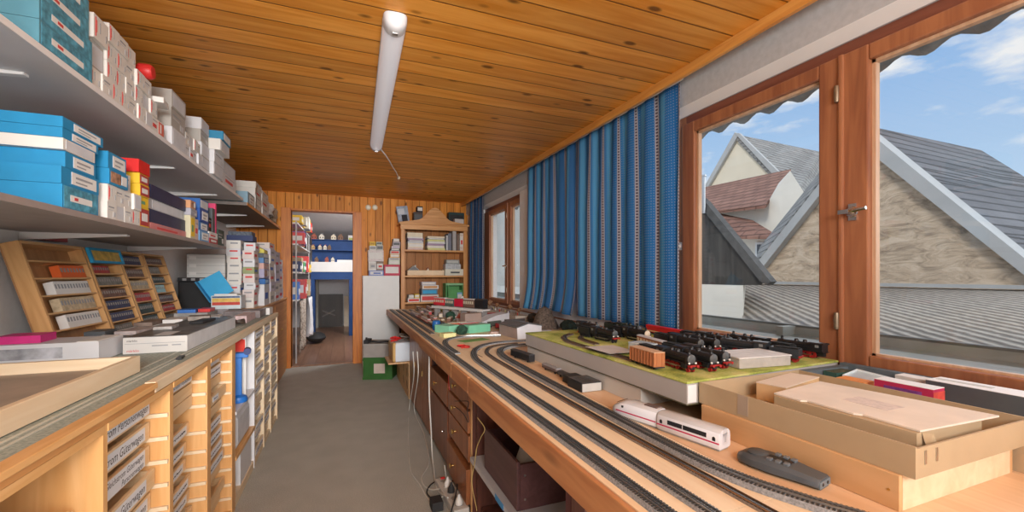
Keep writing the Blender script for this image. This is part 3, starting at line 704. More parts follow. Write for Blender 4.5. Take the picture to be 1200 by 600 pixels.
b = MB(); p = on_y(408, 262, Y+.45); b.box(p.x, p.x+.12, Y+.40, Y+.55, zt+.013, zt+.12, faces={'y0': 1}); b.box(p.x+.01, p.x+.11, Y+.398, Y+.41, zt+.02, zt+.07, 2)
tag(b.build('carton', [OFFWHITE, OFFWHITE, mat('olive card', (.45,.45,.15), .7)]), 'pale carton standing at the end of the top blue ledge', 'carton')
# dark panelled door leaning against the far wall, cream and white boards beside it
p0, p1 = on_y(374, 345, 11.1), on_y(402, 345, 11.1)
t = thing('leaning_door', 'dark weathered board panel leaning on the far wall beyond the doorway', 'panel', (p0.x+.3, 11.1, 0)); L = t.location.copy()
b = MB(); at0(b); b.box(p0.x, p1.x, 11.08, 11.14, 0, p0.z); b.build('panel', wood('dark weathered panel', (.042,.03,.025), (.018,.014,.012), 'Z', .4), t)
b = MB(); at0(b); c = on_y(385, 365, 11.07)
for a, e in (((c.x-.14, c.z-.12), (c.x+.14, c.z+.03)), ((c.x-.14, c.z+.02), (c.x+.15, c.z-.10))):
    b.cyl((a[0],11.07,a[1]), (e[0],11.07,e[1]), .014, seg=6)
b.build('cross_handle', mat('worn grey metal', (.35,.33,.32), .5), t)
b = MB(); p = on_y(403, 346, 11.1); q = on_y(411, 346, 11.1); b.box(p.x, q.x, 11.08, 11.12, 0, p.z-.02)
tag(b.build('cream_board', mat('cream board', (.70,.62,.50), .7)), 'cream board leaning beside the dark panel on the far wall', 'board')
b = MB(); p = on_y(368, 328, 11.0); q = on_y(373, 328, 11.0); b.box(p.x, q.x, 11.0, 11.2, 0, 1.35)
tag(b.build('door_jamb_board', mat('greenish grey board', (.36,.36,.32), .7)), 'greenish grey upright board left of the dark panel', 'board')
# rack of boxes along the left side of the back room
t = thing('storage_rack', 'tall rack packed with boxes left inside the back room', 'rack', (-.93, 7.6, 0)); L = t.location.copy()
RX0, RX1, RY0, RY1 = -1.25, -.61, 6.70, 9.0
for z in (.9, 1.3, 1.7, 2.0):
    b = MB(); at0(b); b.box(RX0, RX1, RY0, RY1, z-.02, z); b.build('shelf', WHITEPAINT, t)
for yy in (RY0-.02, RY1):
    b = MB(); at0(b); b.box(RX1-.03, RX1-.012, yy, yy+.018, 0, 2.02); b.build('upright', mat('grey rack upright', (.45,.45,.46), .5), t)
pal = [(RED,'red'), (OFFWHITE,'white'), (NAVY,'navy'), (KRAFT,'brown'), (GREYCARD,'grey'), (YELLOW,'yellow'), (GREEN,'green'), (BLACK,'black'), (BLUE,'blue')]
rg = random.Random(5); ordn = ['first', 'second', 'third', 'fourth', 'fifth', 'sixth', 'seventh', 'eighth']
for si, z in enumerate((.9, 1.3, 1.7, 2.0)):
    yy = RY0+.05; k = 0
    while yy < RY1-.25 and k < 7:
        w = rg.uniform(.16, .30); h = rg.uniform(.12, .30) if si < 3 else rg.uniform(.10, .24); m, cn_ = pal[rg.randrange(len(pal))]
        pr = rg.uniform(.0, .085); b = MB(); b.box(RX1-.30, RX1+pr, yy, yy+w-.012, z+.001, z+h); b.box(RX1-.17, RX1+pr-.03, yy-.0012, yy+.002, z+.3*h, z+.7*h, 1); b.box(RX1+pr-.003, RX1+pr+.0012, yy+.03, yy+w-.04, z+.25*h, z+.6*h, 1)
        tag(b.build('storage_box', [m, OFFWHITE if m is not OFFWHITE else REDINK]), f'{cn_} storage box, {ordn[k]} from the doorway on the {["lowest","second","third","top"][si]} shelf of the back room rack', 'box', 'boxes on the back room rack')
        yy += w; k += 1
# patterned sack and white coat hanging below the rack
m, nt, bs = new_mat('speckled sack'); mp = coords(nt); vo = N(nt, 'ShaderNodeTexVoronoi'); vo.inputs['Scale'].default_value = 34; nt.links.new(mp.outputs[0], vo.inputs[0])
r = ramp(nt, [(.2, (.10,.08,.07)), (.45, (.42,.35,.29)), (.8, (.62,.57,.52))]); nt.links.new(vo.outputs['Distance'], r.inputs[0]); nt.links.new(r.outputs[0], bs.inputs['Base Color']); bs.inputs['Roughness'].default_value = .9
SPECK = m
def hanging(name, label, cat, x, y0, y1, z0, z1, m, th=.05, seed=1):
    bm_ = MB(); n = 18; rg = random.Random(seed); rows = []
    for i in range(n+1):
        f = i/n; yy = y0+(y1-y0)*f
        rows.append([bm_.v((x+th*math.sin(f*PI*5+j*.4)*(.4+.6*j/8), yy+(.02*math.sin(j+f*4)), z1+(z0-z1)*j/8+(.03*math.sin(f*9) if j == 8 else 0))) for j in range(9)])
    for A, B in zip(rows, rows[1:]):
        for j in range(8): bm_._f([A[j], B[j], B[j+1], A[j+1]])
    o = bm_.build(name, m, smooth=True); so = o.modifiers.new('t', 'SOLIDIFY'); so.thickness = .012
    return tag(o, label, cat)
hanging('patterned_curtain', 'speckled cloth curtain hanging below the back room rack', 'cloth', -.585, 6.80, 7.75, .12, .87, SPECK, .02, 2)
hanging('white_coat', 'white cloth garment hanging past the speckled curtain in the back room', 'garment', -.545, 7.75, 8.35, .22, .87, mat('white cloth', (.72,.74,.80), .9), .05, 4)
b = MB(); b.ball((-.48, 8.62, .10), .17, 12, sq=(1,1.5,.55)); tag(b.build('black_bag', SOFTBLACK, smooth=True), 'black bag on the floor under the white garment', 'bag')
# ---------------------------------------------------------------- things along the pine back wall
def part_box(name, m, parent, dims, L, bevel=0, label=None):
    b = MB(); b.M = Matrix.Translation(-Vector(L)); b.box(*dims); return b.build(name, m, parent, bevel=bevel, label=label)
for k, (u, lab) in enumerate(((431.6, 'round cream wall dial, the one beside the door casing'), (439.4, 'round cream wall dial, the one on the bookcase side'))):
    p = on_y(u, 243, 6.39)
    t = thing('wall_dial', lab, 'wall dial', (p.x, 6.4, p.z), 0, 'pair of round wall dials')
    b = MB(); b.lathe([(.001,-.022),(.028,-.022),(.037,-.016),(.040,-.008),(.040,0)], (0,0,0), 20, axis='Y'); b.build('rim', mat('cream dial', (.80,.72,.52), .5), t, smooth=True)
    b = MB(); b.lathe([(.001,-.026),(.022,-.0255),(.024,-.0215)], (0,0,0), 16, axis='Y'); b.build('face', mat('pale dial face', (.80,.78,.66), .4), t, smooth=True)
# white cabinet
cx0, cx1, cy0, cy1, cz = .235, .715, 6.02, 6.38, 1.243
L = ((cx0+cx1)/2, 6.2, 0)
t = thing('white_cabinet', 'plain white cupboard between the doorway and the bookcase', 'cabinet', L)
part_box('body', WHITEPAINT, t, (cx0, cx1, cy0+.02, cy1, 0, cz), L, .002)
part_box('door', mat('white door', (.70,.71,.71), .4, .02), t, (cx0+.002, cx1-.002, cy0, cy0+.019, .05, cz-.004), L, .002)
# bookcase
bx0, bx1, by0, by1 = .745, 1.70, 6.08, 6.38
L = ((bx0+bx1)/2, 6.25, 0); ztop = 1.985
t = thing('pine_bookcase', 'honey pine bookcase with arched crown in the far corner', 'bookcase', L)
sh = []
for x in (bx0, bx1-.045): part_box('side_panel', PINE_Z, t, (x, x+.045, by0+.012, by1, 0, ztop-.02), L, .003)
for x in (bx0, bx1-.05): part_box('front_stile', PINE_Z, t, (x-.002, x+.052, by0, by0+.0118, 0, ztop-.06), L, .003)
part_box('back_panel', planks('bookcase back boards', (.50,.22,.07), (.40,.15,.04), 'X', 'Z', .12, .4, .5, .02), t, (bx0+.045, bx1-.045, by1-.012, by1-.001, 0, ztop-.02), L)
SZ = (1.615, 1.245, .865, .45, .06)
for z in SZ: part_box('shelf', PINE_X, t, (bx0+.046, bx1-.046, by0+.013, by1-.013, z-.026, z), L, .003)
part_box('top', PINE_X, t, (bx0-.03, bx1+.03, by0-.03, by1, ztop-.018, ztop+.012), L, .006)
b = MB(); b.M = Matrix.Translation(-Vector(L)); n = 40; w0, w1 = bx0-.01, bx1+.01; low, hi = [], []
for i in range(n+1):
    f = i/n; x = w0+(w1-w0)*f; d = abs(f-.5)*2
    z = ztop+.02+ (.175 if d < .0 else 0) + .185*(math.cos(min(1, d/.52)*PI)*.5+.5)+.035*(1-min(1, max(0, (d-.5)/.45)))
    hi.append((x, by0-.012, z))
poly = [(w0, by0-.012, ztop-.085)]+hi+[(w1, by0-.012, ztop-.085)]
b.prism(poly, (0, .022, 0)); b.build('crown', PINE_X, t, bevel=.002)
def card(name, label, cat, x0, x1, y0, y1, z0, z1, m, front=None, rz=0, group=None, art=None):
    """a carton or book: solid block with an inset printed panel on the side that faces the room"""
    c = ((x0+x1)/2, (y0+y1)/2, z0); b = MB(); w, d, h = x1-x0, y1-y0, z1-z0
    b.box(-w/2, w/2, -d/2, d/2, 0, h, 0)
    if front is not None: b.box(-w*.42, w*.42, -d/2-.0012, -d/2+.002, h*.22, h*.80, 1)
    if art is not None: b.box(-w*.2, w*.3, -d/2-.002, -d/2+.002, h*.36, h*.6, 2)
    o = b.build(name, [m, front or m, art or m], None, c, (0,0,rz))
    return tag(o, label, cat, group)
# stacks on the cabinet
z = cz; yb = 6.12
stk = [(432.5,449.5,.095,mat('blue white card', (.25,.32,.62), .6),OFFWHITE,'blue and white carton at the bottom of the pile on the cabinet, door side'),
       (432.5,441.5,.125,OFFWHITE,GREYINK,'white square carton with grey print on the blue carton, door side'),
       (442,449,.11,mat('grey brown card', (.30,.25,.22), .6),OFFWHITE,'grey brown carton beside the white square carton')]
def ux(u, y=6.12): return on_y(u, 300, y).x
def stackbox(u0, u1, z0, h, m, f, lab, art=None, y=6.12, d=.2, cat='carton', name='carton'):
    return card(name, lab, cat, ux(u0, y), ux(u1, y), y, y+d, z0+.0005, z0+h, m, f, art=art)
stackbox(432.5,449.5, cz, .072, mat('blue white card', (.25,.32,.62), .6), OFFWHITE, 'blue and white carton lying lowest in the pile on the cabinet beside the doorway', BLUEINK)
stackbox(432,440.8, cz+.072, .125, OFFWHITE, mat('pale print', (.6,.58,.56), .6), 'white upright carton on the blue and white carton', GREYINK)
stackbox(441.2,449.3, cz+.072, .118, mat('grey brown card', (.30,.25,.22), .6), OFFWHITE, 'grey brown carton beside the white upright carton', REDINK)
stackbox(431.5,449.5, cz+.198, .155, mat('mottled white card', (.72,.66,.66), .7, .2, 60), OFFWHITE, 'large mottled white carton resting on the two small cartons')
stackbox(433,441, cz+.354, .06, OFFWHITE, GREYINK, 'small white carton with grey print on the mottled carton')
stackbox(441.5,449, cz+.354, .07, GREYCARD, DARKGREY, 'small grey carton on the mottled carton')
stackbox(433,440, cz+.4145, .055, YELLOW, mat('ochre print', (.5,.3,.05), .6), 'yellow carton on top of the pile beside the doorway')
stackbox(441,448, cz+.4245, .045, mat('pale green card', (.55,.62,.50), .6), DARKGREY, 'pale green carton on top of the small grey carton')
stackbox(450.2,468.6, cz, .155, mat('crimson card', (.52,.03,.08), .5), OFFWHITE, 'large crimson carton with white label on the white cabinet')
z = cz+.156
for u0, u1, h, m, f, lab in ((455.5,468.5,.062,mat('green white card', (.62,.70,.58), .6),OFFWHITE,'pale green and white flat box on the crimson carton'),
    (456,468.4,.035,OFFWHITE,GREYINK,'thin white flat box on the pale green box'), (457,468.5,.055,mat('orange print card', (.72,.42,.16), .6),OFFWHITE,'orange and white flat box in the tall pile beside the bookcase'),
    (457.5,468.3,.045,OFFWHITE,REDINK,'white flat box with red print on the orange box'), (458,468.4,.03,BLACK,OFFWHITE,'thin black flat box in the tall pile beside the bookcase'),
    (459,468.5,.035,OFFWHITE,mat('lilac print', (.5,.42,.6), .6),'thin white box with lilac print above the black box'), (460.5,469,.06,mat('mottled lilac card', (.55,.50,.58), .7, .25, 70),DARKGREY,'mottled lilac carton near the top of the tall pile'),
    (461,468,.045,GREYCARD,OFFWHITE,'small grey carton topping the tall pile beside the bookcase')):
    stackbox(u0, u1, z, h-.001, m, f, lab); z += h
# bookcase, upper shelf: flat piles and upright volumes
z = SZ[0]
rg = random.Random(3)
def pile(u0, u1, z, items, where, y=6.11, d=.2, name='magazine', cat='magazine'):
    for k, (h, m, cn_) in enumerate(items):
        j = rg.uniform(-.6, .6)
        card(name, f'{cn_} {where}', cat, ux(u0, y)+j*.01, ux(u1+j*1.2, y)-.005, y+abs(j)*.01, y+d, z+.0004, z+h, m, OFFWHITE if k % 2 else m); z += h
    return z
CRM = mat('cream paper', (.78,.70,.55), .7); PNK = mat('pinkish paper', (.70,.55,.52), .7); LGRY = mat('light grey paper', (.62,.63,.66), .7)
DGR = mat('slate paper', (.18,.19,.24), .6); OLV = mat('yellow green paper', (.66,.66,.30), .7); VIO = mat('dull violet paper', (.40,.30,.42), .7)
pile(478, 496.5, z, [(.03,PNK,'pink magazine lowest'),(.06,CRM,'thick cream volume'),(.028,LGRY,'pale grey magazine'),(.02,DGR,'slate magazine'),(.025,VIO,'dull violet magazine'),(.02,OFFWHITE,'white magazine'),(.06,CRM,'cream top volume')], 'in the cabinet side pile of the upper bookcase shelf')
pile(501, 521.5, z, [(.03,OLV,'yellow green magazine'),(.035,CRM,'cream magazine'),(.03,VIO,'violet magazine'),(.03,LGRY,'grey magazine'),(.028,OLV,'green top magazine'),(.022,DGR,'slate top magazine'),(.025,CRM,'slanting cream magazine')], 'in the middle flat pile of the upper bookcase shelf')
for u0, u1, h, m, lab in ((523,524.8,.22,LGRY,'thin pale upright book beside the middle magazine pile'),(525,529,.25,DGR,'dark slate upright folder on the upper bookcase shelf'),(530.5,534.5,.30,mat('stone grey binder', (.45,.43,.42), .6),'tall stone grey binder on the upper bookcase shelf'),(535.5,538,.24,mat('brown binder', (.22,.15,.12), .6),'brown upright book between the grey binder and the mottled boxes')):
    card('book', lab, 'book', ux(u0, 6.11), ux(u1, 6.11), 6.11, 6.33, z+.0004, z+h, m)
card('magazine_file', 'mottled white and orange magazine file at the curtain end of the upper shelf', 'magazine file', ux(538.8,6.11), ux(542.9,6.11), 6.11, 6.33, z+.0004, z+.26, mat('mottled print card', (.70,.60,.52), .6, .35, 45), OFFWHITE, art=REDINK)
# middle shelf: wooden tray with a model house, cream box with a clear box of parts
z = SZ[1]
L = (ux(499,6.12), 6.2, z); t = thing('wooden_tray', 'pale wooden tray on the middle bookcase shelf', 'tray', L); x0, x1 = ux(477.6,6.12), ux(520.5,6.12)
part_box('base', DRAWPINE, t, (x0, x1, 6.12, 6.34, z+.001, z+.010), L)
for dm_ in ((x0, x1, 6.12, 6.128, z+.0101, z+.075), (x0, x1, 6.332, 6.34, z+.0101, z+.075), (x0, x0+.008, 6.1281, 6.3319, z+.0101, z+.075), (x1-.008, x1, 6.1281, 6.3319, z+.0101, z+.075)):
    part_box('side', mat('pale tray wood', (.80,.62,.42), .6), t, dm_, L)
toy_house((ux(484.5,6.18), 6.2, z+.0105), (.13, .11, .125), roofs[1], mat('pale model roof', (.6,.6,.56), .7), 'dark model building with pale roof standing in the wooden tray')
toy_house((ux(501.5,6.2), 6.22, z+.0105), (.04, .05, .10), RENDER, roofs[0], 'small cream model hut in the wooden tray')
card('carton', 'cream lidded carton with handle slot on the middle bookcase shelf', 'carton', ux(521.6,6.12), ux(542.9,6.12), 6.12, 6.33, z+.0005, z+.095, mat('cream green card', (.72,.72,.62), .7), None, art=DARKGREY)
b = MB(); L = (ux(533,6.14), 6.2, z+.0955); x0, x1 = ux(522,6.14)-L[0], ux(540,6.14)-L[0]
b.box(x0, x1, -.06, .1, 0, .075); tag(b.build('clear_box', mat('cloudy plastic', (.52,.55,.58), .3, .25, 50), None, L), 'cloudy plastic parts box on the cream lidded carton', 'box')
card('metal_tin', 'dark mottled tin on top of the cloudy plastic parts box', 'tin', ux(523,6.14), ux(538.5,6.14), 6.15, 6.28, z+.1712, z+.235, mat('mottled tin', (.28,.31,.31), .4, .35, 60), GREYCARD)
# lower visible shelf: cartons and a green crate
z = SZ[2]
for u0, u1, zz, h, m, f, lab in ((493,514,0,.10,mat('white red card', (.70,.62,.58), .6),REDINK,'white and red carton lowest in the pile on the lower bookcase shelf'),(494,513,.10,.085,mat('slate blue card', (.12,.17,.22), .5),CYAN,'slate blue carton second in the pile on the lower bookcase shelf'),
    (495,514,.185,.055,OFFWHITE,mat('orange print', (.6,.3,.12), .6),'white carton with orange print in the pile on the lower bookcase shelf'),(494,511,.24,.05,mat('lilac card', (.50,.46,.52), .6),OFFWHITE,'lilac carton topping the pile on the lower bookcase shelf'),
    (478,492,0,.055,OFFWHITE,REDINK,'flat white carton at the cabinet end of the lower bookcase shelf'),(479,485,.055,.05,GREYCARD,OFFWHITE,'small grey carton on the flat white carton'),(486,491.5,.055,.06,YELLOW,OFFWHITE,'small yellow carton on the flat white carton')):
    stackbox(u0, u1, z+zz, h-.001, m, f, lab)
L = (ux(534,6.12), 6.2, z); t = thing('green_crate', 'green slotted plastic crate on the lower bookcase shelf', 'crate', L)
x0, x1 = ux(522.5,6.12), ux(542.7,6.12); GP = mat('crate green', (.10,.36,.11), .45); h = .235
part_box('base', GP, t, (x0, x1, 6.12, 6.33, z+.001, z+.02), L)
for x in (x0, x0+.035, x1-.012): part_box('post', GP, t, (x, x+.012, 6.12, 6.132, z+.02, z+h-.0001), L)
part_box('rim', mat('crate pale green', (.25,.52,.27), .45), t, (x0, x1, 6.118, 6.13, z+h, z+h+.03), L); part_box('front_panel', GP, t, (x0+.05, x1-.02, 6.122, 6.13, z+.02, z+h*.7), L)
part_box('back_panel', GP, t, (x0, x1, 6.32, 6.33, z+.02, z+h+.03), L); part_box('side_panel', GP, t, (x0, x0+.008, 6.132, 6.3199, z+.02, z+h+.03), L); part_box('side_panel', GP, t, (x1-.008, x1, 6.132, 6.3199, z+.02, z+h+.03), L)
stackbox(536, 541.6, z, .13, mat('sky blue card', (.25,.52,.72), .6), OFFWHITE, 'sky blue carton in front of the green crate', y=6.085, d=.03)
for zz, k in ((SZ[3], 0), (SZ[4], 1)):
    stackbox(480, 543, zz, .2, KRAFT, KRAFTLIGHT, ['brown carton on the bookcase shelf below table height', 'brown carton on the lowest bookcase shelf'][k])
# on top of the bookcase
zt = ztop+.013
p = on_y(474, 258, 6.25)
t = thing('picture_magazine', 'tilted picture folder with grey blue cover on the bookcase top', 'folder', (ux(473.5,6.2), 6.22, zt)); t.rotation_euler = (0, -.16, .15)
b = MB(); b.box(-.075, .085, -.012, .012, .012, .245); b.build('cover', mat('grey blue photo cover', (.36,.42,.52), .4, .3, 18), t)
b = MB(); b.box(-.02, .06, -.0135, -.0119, .02, .12); b.build('photo', mat('dark photo', (.03,.03,.04), .4), t)
b = MB(); b.box(-.06, .03, -.0135, -.0119, .13, .21); b.build('photo', mat('pale photo', (.62,.66,.72), .4), t)
stackbox(485, 495.5, zt, .17, mat('dark brown card', (.07,.055,.05), .6), DARKGREY, 'dark carton behind the folder on the bookcase top', y=6.2, d=.12)
stackbox(489, 495.5, zt+.171, .085, SOFTBLACK, OFFWHITE, 'black carton with white label topping the pile on the bookcase', y=6.2, d=.12)
stackbox(526, 544, zt, .2, mat('bottle green card', (.02,.05,.05), .6), SOFTBLACK, 'dark green black carton behind the crown at the curtain end', y=6.23, d=.12)
stackbox(533, 543.5, zt, .09, mat('dusty white card', (.6,.56,.54), .7), None, 'dusty white carton behind the crown at the curtain end', y=6.13, d=.09)
# green crate with lidded grey box on the floor
L = (.375, 5.45, 0); t = thing('bottle_crate', 'dark green crate with pale label standing on the carpet', 'crate', L, .0)
c = on_z(425.5, 445, 0); e = on_z(459.5, 444.5, 0); cw = (Vector((e.x,e.y,0))-Vector((c.x,c.y,0))); rz = math.atan2(cw.y, cw.x); W_ = cw.length; D_ = .38; hh = .262
t.location = ((c.x+e.x)/2, (c.y+e.y)/2, 0); t.rotation_euler = (0,0,rz)
DG = mat('dark crate green', (.035,.13,.025), .45, .15)
b = MB()
b.box(-W_/2, W_/2, 0, D_, 0, .02); o = b.build('base', DG, t)
for dm_ in ((-W_/2, W_/2, 0, .015, .02, hh), (-W_/2, W_/2, D_-.015, D_, .02, hh)): b = MB(); b.box(*dm_); b.build('long_side', DG, t)
for dm_ in ((-W_/2, -W_/2+.015, .015, D_-.015, .02, hh), (W_/2-.015, W_/2, .015, D_-.015, .02, hh)): b = MB(); b.box(*dm_); b.build('short_side', DG, t)
for dm_ in ((-W_/2-.006, W_/2+.006, -.006, .0, .225, .25), (-W_/2-.006, W_/2+.006, -.006, 0, .0, .03)): b = MB(); b.box(*dm_); b.build('rim', DG, t)
b = MB(); b.box(-W_*.13, W_*.25, -.004, 0, .075, .19); b.build('label_plate', mat('pale pink label', (.62,.52,.46), .6), t)
t2 = thing('grey_lidded_box', 'grey carton with black cables on top, stacked on the dark green crate', 'box', (t.location.x, t.location.y, hh+.001), rz)
b = MB(); b.box(-W_/2+.002, W_/2-.01, .01, D_-.02, 0, .15); b.build('body', mat('taupe carton', (.36,.33,.31), .7), t2)
b = MB(); b.box(-W_/2-.004, W_/2-.004, .004, D_-.014, .1502, .162); b.build('lid', mat('taupe lid', (.42,.40,.38), .7), t2)
b = MB(); b.tube([(-.15,.05,.175),(-.08,.04,.19),(0,.06,.175),(.08,.04,.185),(.14,.09,.175)], .012, 6); o = tag(b.build('black_cable', SOFTBLACK, smooth=True), 'coil of black cable lying on the grey carton', 'cable'); o.location = t2.location; o.rotation_euler = t2.rotation_euler
b = MB(); b.box(-W_/2+.0, -W_/2+.05, .02, .2, .163, .205); b.cyl((-W_/2+.025,.05,.205), (-W_/2+.025,.05,.235), .012); o = tag(b.build('black_adapter', SOFTBLACK), 'black plug adapter on the door side of the grey carton', 'adapter'); o.location = t2.location; o.rotation_euler = t2.rotation_euler
# ---------------------------------------------------------------- the long layout table under the windows
TZ = .78; TX0, TX1, TY0, TY1 = .54, 1.795, -.7, 6.0
TOPM = []
for nm, c1, c2 in (('pale chipboard', (.86,.70,.49), (.77,.58,.38)), ('tan board', (.78,.53,.33), (.68,.43,.25))):
    TOPM.append(wood(nm, c1, c2, 'Y', .9, .5))
L = (1.1, 2.5, 0)
t = thing('layout_table', 'long wooden table carrying the model railway under the windows', 'table', L)
for y0, y1 in ((TY0, .62), (.622, 1.93), (1.932, 3.2), (3.202, 4.6), (4.602, TY1)):
    part_box('top_board', TOPM[0], t, (TX0+.020, .875, y0, y1, TZ-.03, TZ), L)
for y0, y1 in ((TY0, 2.4), (2.402, TY1)):
    part_box('top_board', TOPM[1] if y0 < 1 else TOPM[0], t, (.877, TX1, y0, y1, TZ-.03, TZ), L)
part_box('front_lath', wood('pale lath', (.86,.66,.44), (.78,.54,.32), 'Y', .7, .5), t, (TX0+.003, TX0+.0195, TY0, TY1, TZ-.02, TZ+.002), L, .002)
for y0, y1, zb in ((TY0, 1.870, .695), (1.878, 2.198, .703), (2.206, 2.598, .703), (2.606, 3.228, .706), (3.236, TY1, .712)):
    part_box('fascia', EDGEWOOD, t, (TX0-.012 if y1 < 3.3 else TX0-.004, TX0+.002, y0, y1, zb, TZ+.001), L, .003)
part_box('end_fascia', EDGEWOOD, t, (TX0+.003, TX1, TY1-.0, TY1+.014, .72, TZ), L, .002)
for y in (.2, 3.3, 5.75):
    part_box('leg', DARKWOOD, t, (1.60, 1.66, y, y+.06, 0, TZ-.031), L); 
for y in (.98, -.5): part_box('leg', DARKWOOD, t, (.60, .64, y, y+.07, 0, TZ-.031), L)
# ---------------------------------------------------------------- tracks
BED = mat('grey ballast bed', (.27,.275,.285), .85, .35, 220)
BEDB = mat('brown ballast bed', (.20,.16,.13), .85, .3, 200)
SLP = mat('black sleeper plastic', (.035,.035,.035), .6, .1)
RAIL = mat('nickel rail', (.42,.41,.40), .3, .1, 60, metal=.9)
RAILB = mat('brown rail', (.28,.16,.09), .35, .1, 60, metal=.8)
def resample(pts, d):
    out = [Vector(pts[0])]; acc = 0
    for a, c in zip(pts, pts[1:]):
        a, c = Vector(a), Vector(c); l = (c-a).length; s = d-acc
        while s <= l: out.append(a+(c-a)*(s/l)); s += d
        acc = (acc+l) % d if l else acc
    out.append(Vector(pts[-1])); return out
def smooth_path(ctrl, n=10):
    """Catmull-Rom through the control points"""
    P = [Vector((*p, 0)) if len(p) == 2 else Vector(p) for p in ctrl]; P = [P[0]*2-P[1]]+P+[P[-1]*2-P[-2]]; out = []
    for i in range(1, len(P)-2):
        p0, p1, p2, p3 = P[i-1:i+3]; m = n if (p2-p1).length > .02 else 2
        for k in range(m):
            s = k/m; out.append(.5*((2*p1)+(p2-p0)*s+(2*p0-5*p1+4*p2-p3)*s*s+(3*p1-p0-3*p2+p3)*s**3))
    out.append(P[-2]); return out
def track(label, ctrl, z=TZ, w=.040, bedh=.007, bed=BED, pitch=.0085, rail=RAIL, name='model_track', group=None, n=10):
    pts = [Vector((p.x, p.y, 0)) for p in smooth_path(ctrl, n)]
    o = pts[len(pts)//2].copy(); o.z = z+.0004
    t = thing(name, label, 'track', o, 0, group); pts = [p-Vector((o.x, o.y, 0)) for p in pts]
    b = MB(); b.sweep(pts, [(-w/2, 0), (w/2, 0), (w/2-.004, bedh), (-w/2+.004, bedh)], 0)
    rs = resample(pts, pitch)
    for i in range(len(rs)-1):
        d = (rs[i+1]-rs[i]); 
        if d.length < 1e-4: continue
        d.normalize(); s = Vector((d.y, -d.x, 0)); c = rs[i]
        a = w/2-.0045; q = .0021
        b.prism([c-s*a-d*q+Vector((0,0,bedh-.001)), c+s*a-d*q+Vector((0,0,bedh-.001)), c+s*a+d*q+Vector((0,0,bedh-.001)), c-s*a+d*q+Vector((0,0,bedh-.001))], (0,0,.0028), 1)
    b.build('sleeper_bed', [bed, SLP], t)
    for s in (-1, 1):
        b = MB(); off = []
        for i, p in enumerate(pts):
            d = (pts[min(i+1, len(pts)-1)]-pts[max(0, i-1)]).normalized(); off.append(p+Vector((d.y, -d.x, 0))*s*.00825+Vector((0,0,bedh+.0015)))
        b.sweep(off, [(-.0012,0),(.0012,0),(.0007,.0035),(-.0007,.0035)]); b.build('rail', rail, t)
    b = MB()
    b.sweep([p+Vector((0,0,bedh+.0015)) for p in pts], [(-.0008,0),(.0008,0),(.0005,.0015),(-.0005,.0015)]); b.build('contact_strip', RAIL, t)
    return t
track('model track running the whole table along its aisle edge', [(.585,-.6),(.583,1.0),(.581,2.5),(.583,4.0),(.588,5.9)], bedh=.010, w=.042)
track('second model track from the aisle edge, bending away towards the window', [(.672,-.6),(.670,.6),(.668,1.4),(.672,2.05),(.690,2.30),(.755,2.52),(.86,2.67),(.99,2.74),(1.12,2.755),(1.28,2.75)])
track('slim brown model track third from the aisle edge', [(.786,-.6),(.778,.6),(.768,1.2),(.775,2.0),(.780,2.24),(.80,2.42),(.87,2.57),(.98,2.645),(1.10,2.66)], w=.028, bedh=.004, bed=BEDB, rail=RAILB)
track('wide grey ballasted track sweeping past the toy train towards the window', [(1.15,.22),(.995,.37),(.914,.51),(.868,.61),(.836,.71),(.822,.86),(.822,1.3),(.832,2.0),(.848,2.27),(.90,2.45),(1.0,2.545),(1.12,2.57)], w=.046, bedh=.012)
track('curved model track sweeping in front of the mint foam blocks', [(.628,2.45),(.632,2.75),(.68,2.98),(.80,3.09),(.95,3.085),(1.12,3.05)])
track('model track beside the aisle edge track at the far table end', [(.655,3.35),(.655,4.4),(.660,5.8)], bed=BEDB, pitch=.014)
track('model track carrying red wagons at the far table end', [(.735,3.67),(.735,4.4),(.740,5.8)], bed=BEDB, pitch=.014)
track('model track beyond the red wagons at the far table end', [(.815,3.67),(.820,4.6),(.830,5.8)], bed=BEDB, pitch=.014)

# ---------------------------------------------------------------- rolling stock, built along +x, wheels on z = 0
WHEELRED = mat('wheel red', (.36,.025,.025), .4, .08)
LOCOBLK = mat('loco black', (.020,.021,.024), .33, .2)
LOCOGRY = mat('loco grey', (.085,.09,.095), .4, .2)
ROOFBLK = mat('roof anthracite', (.05,.05,.055), .5, .15)
def wheel(mb, x, y, r, th=.0035, mi=0):
    s = 1 if y > 0 else -1
    mb.lathe([(.0008, y-s*th*.5), (r*.28, y-s*th*.6), (r*.30, y), (r*.78, y), (r*.80, y+s*th*.5), (r, y+s*th*.5), (r, y-s*th*.5), (r*1.07, y-s*th*.55), (r*1.07, y-s*th*.8), (.0008, y-s*th*.8)], (x, 0, r), 14, mi, 'Y')
def wheels(parent, xs, r, m, gauge=.0075, name='wheel'):
    for x in xs:
        for s in (-1, 1):
            b = MB(); wheel(b, x, s*gauge, r); b.build(name, m, parent, smooth=True)
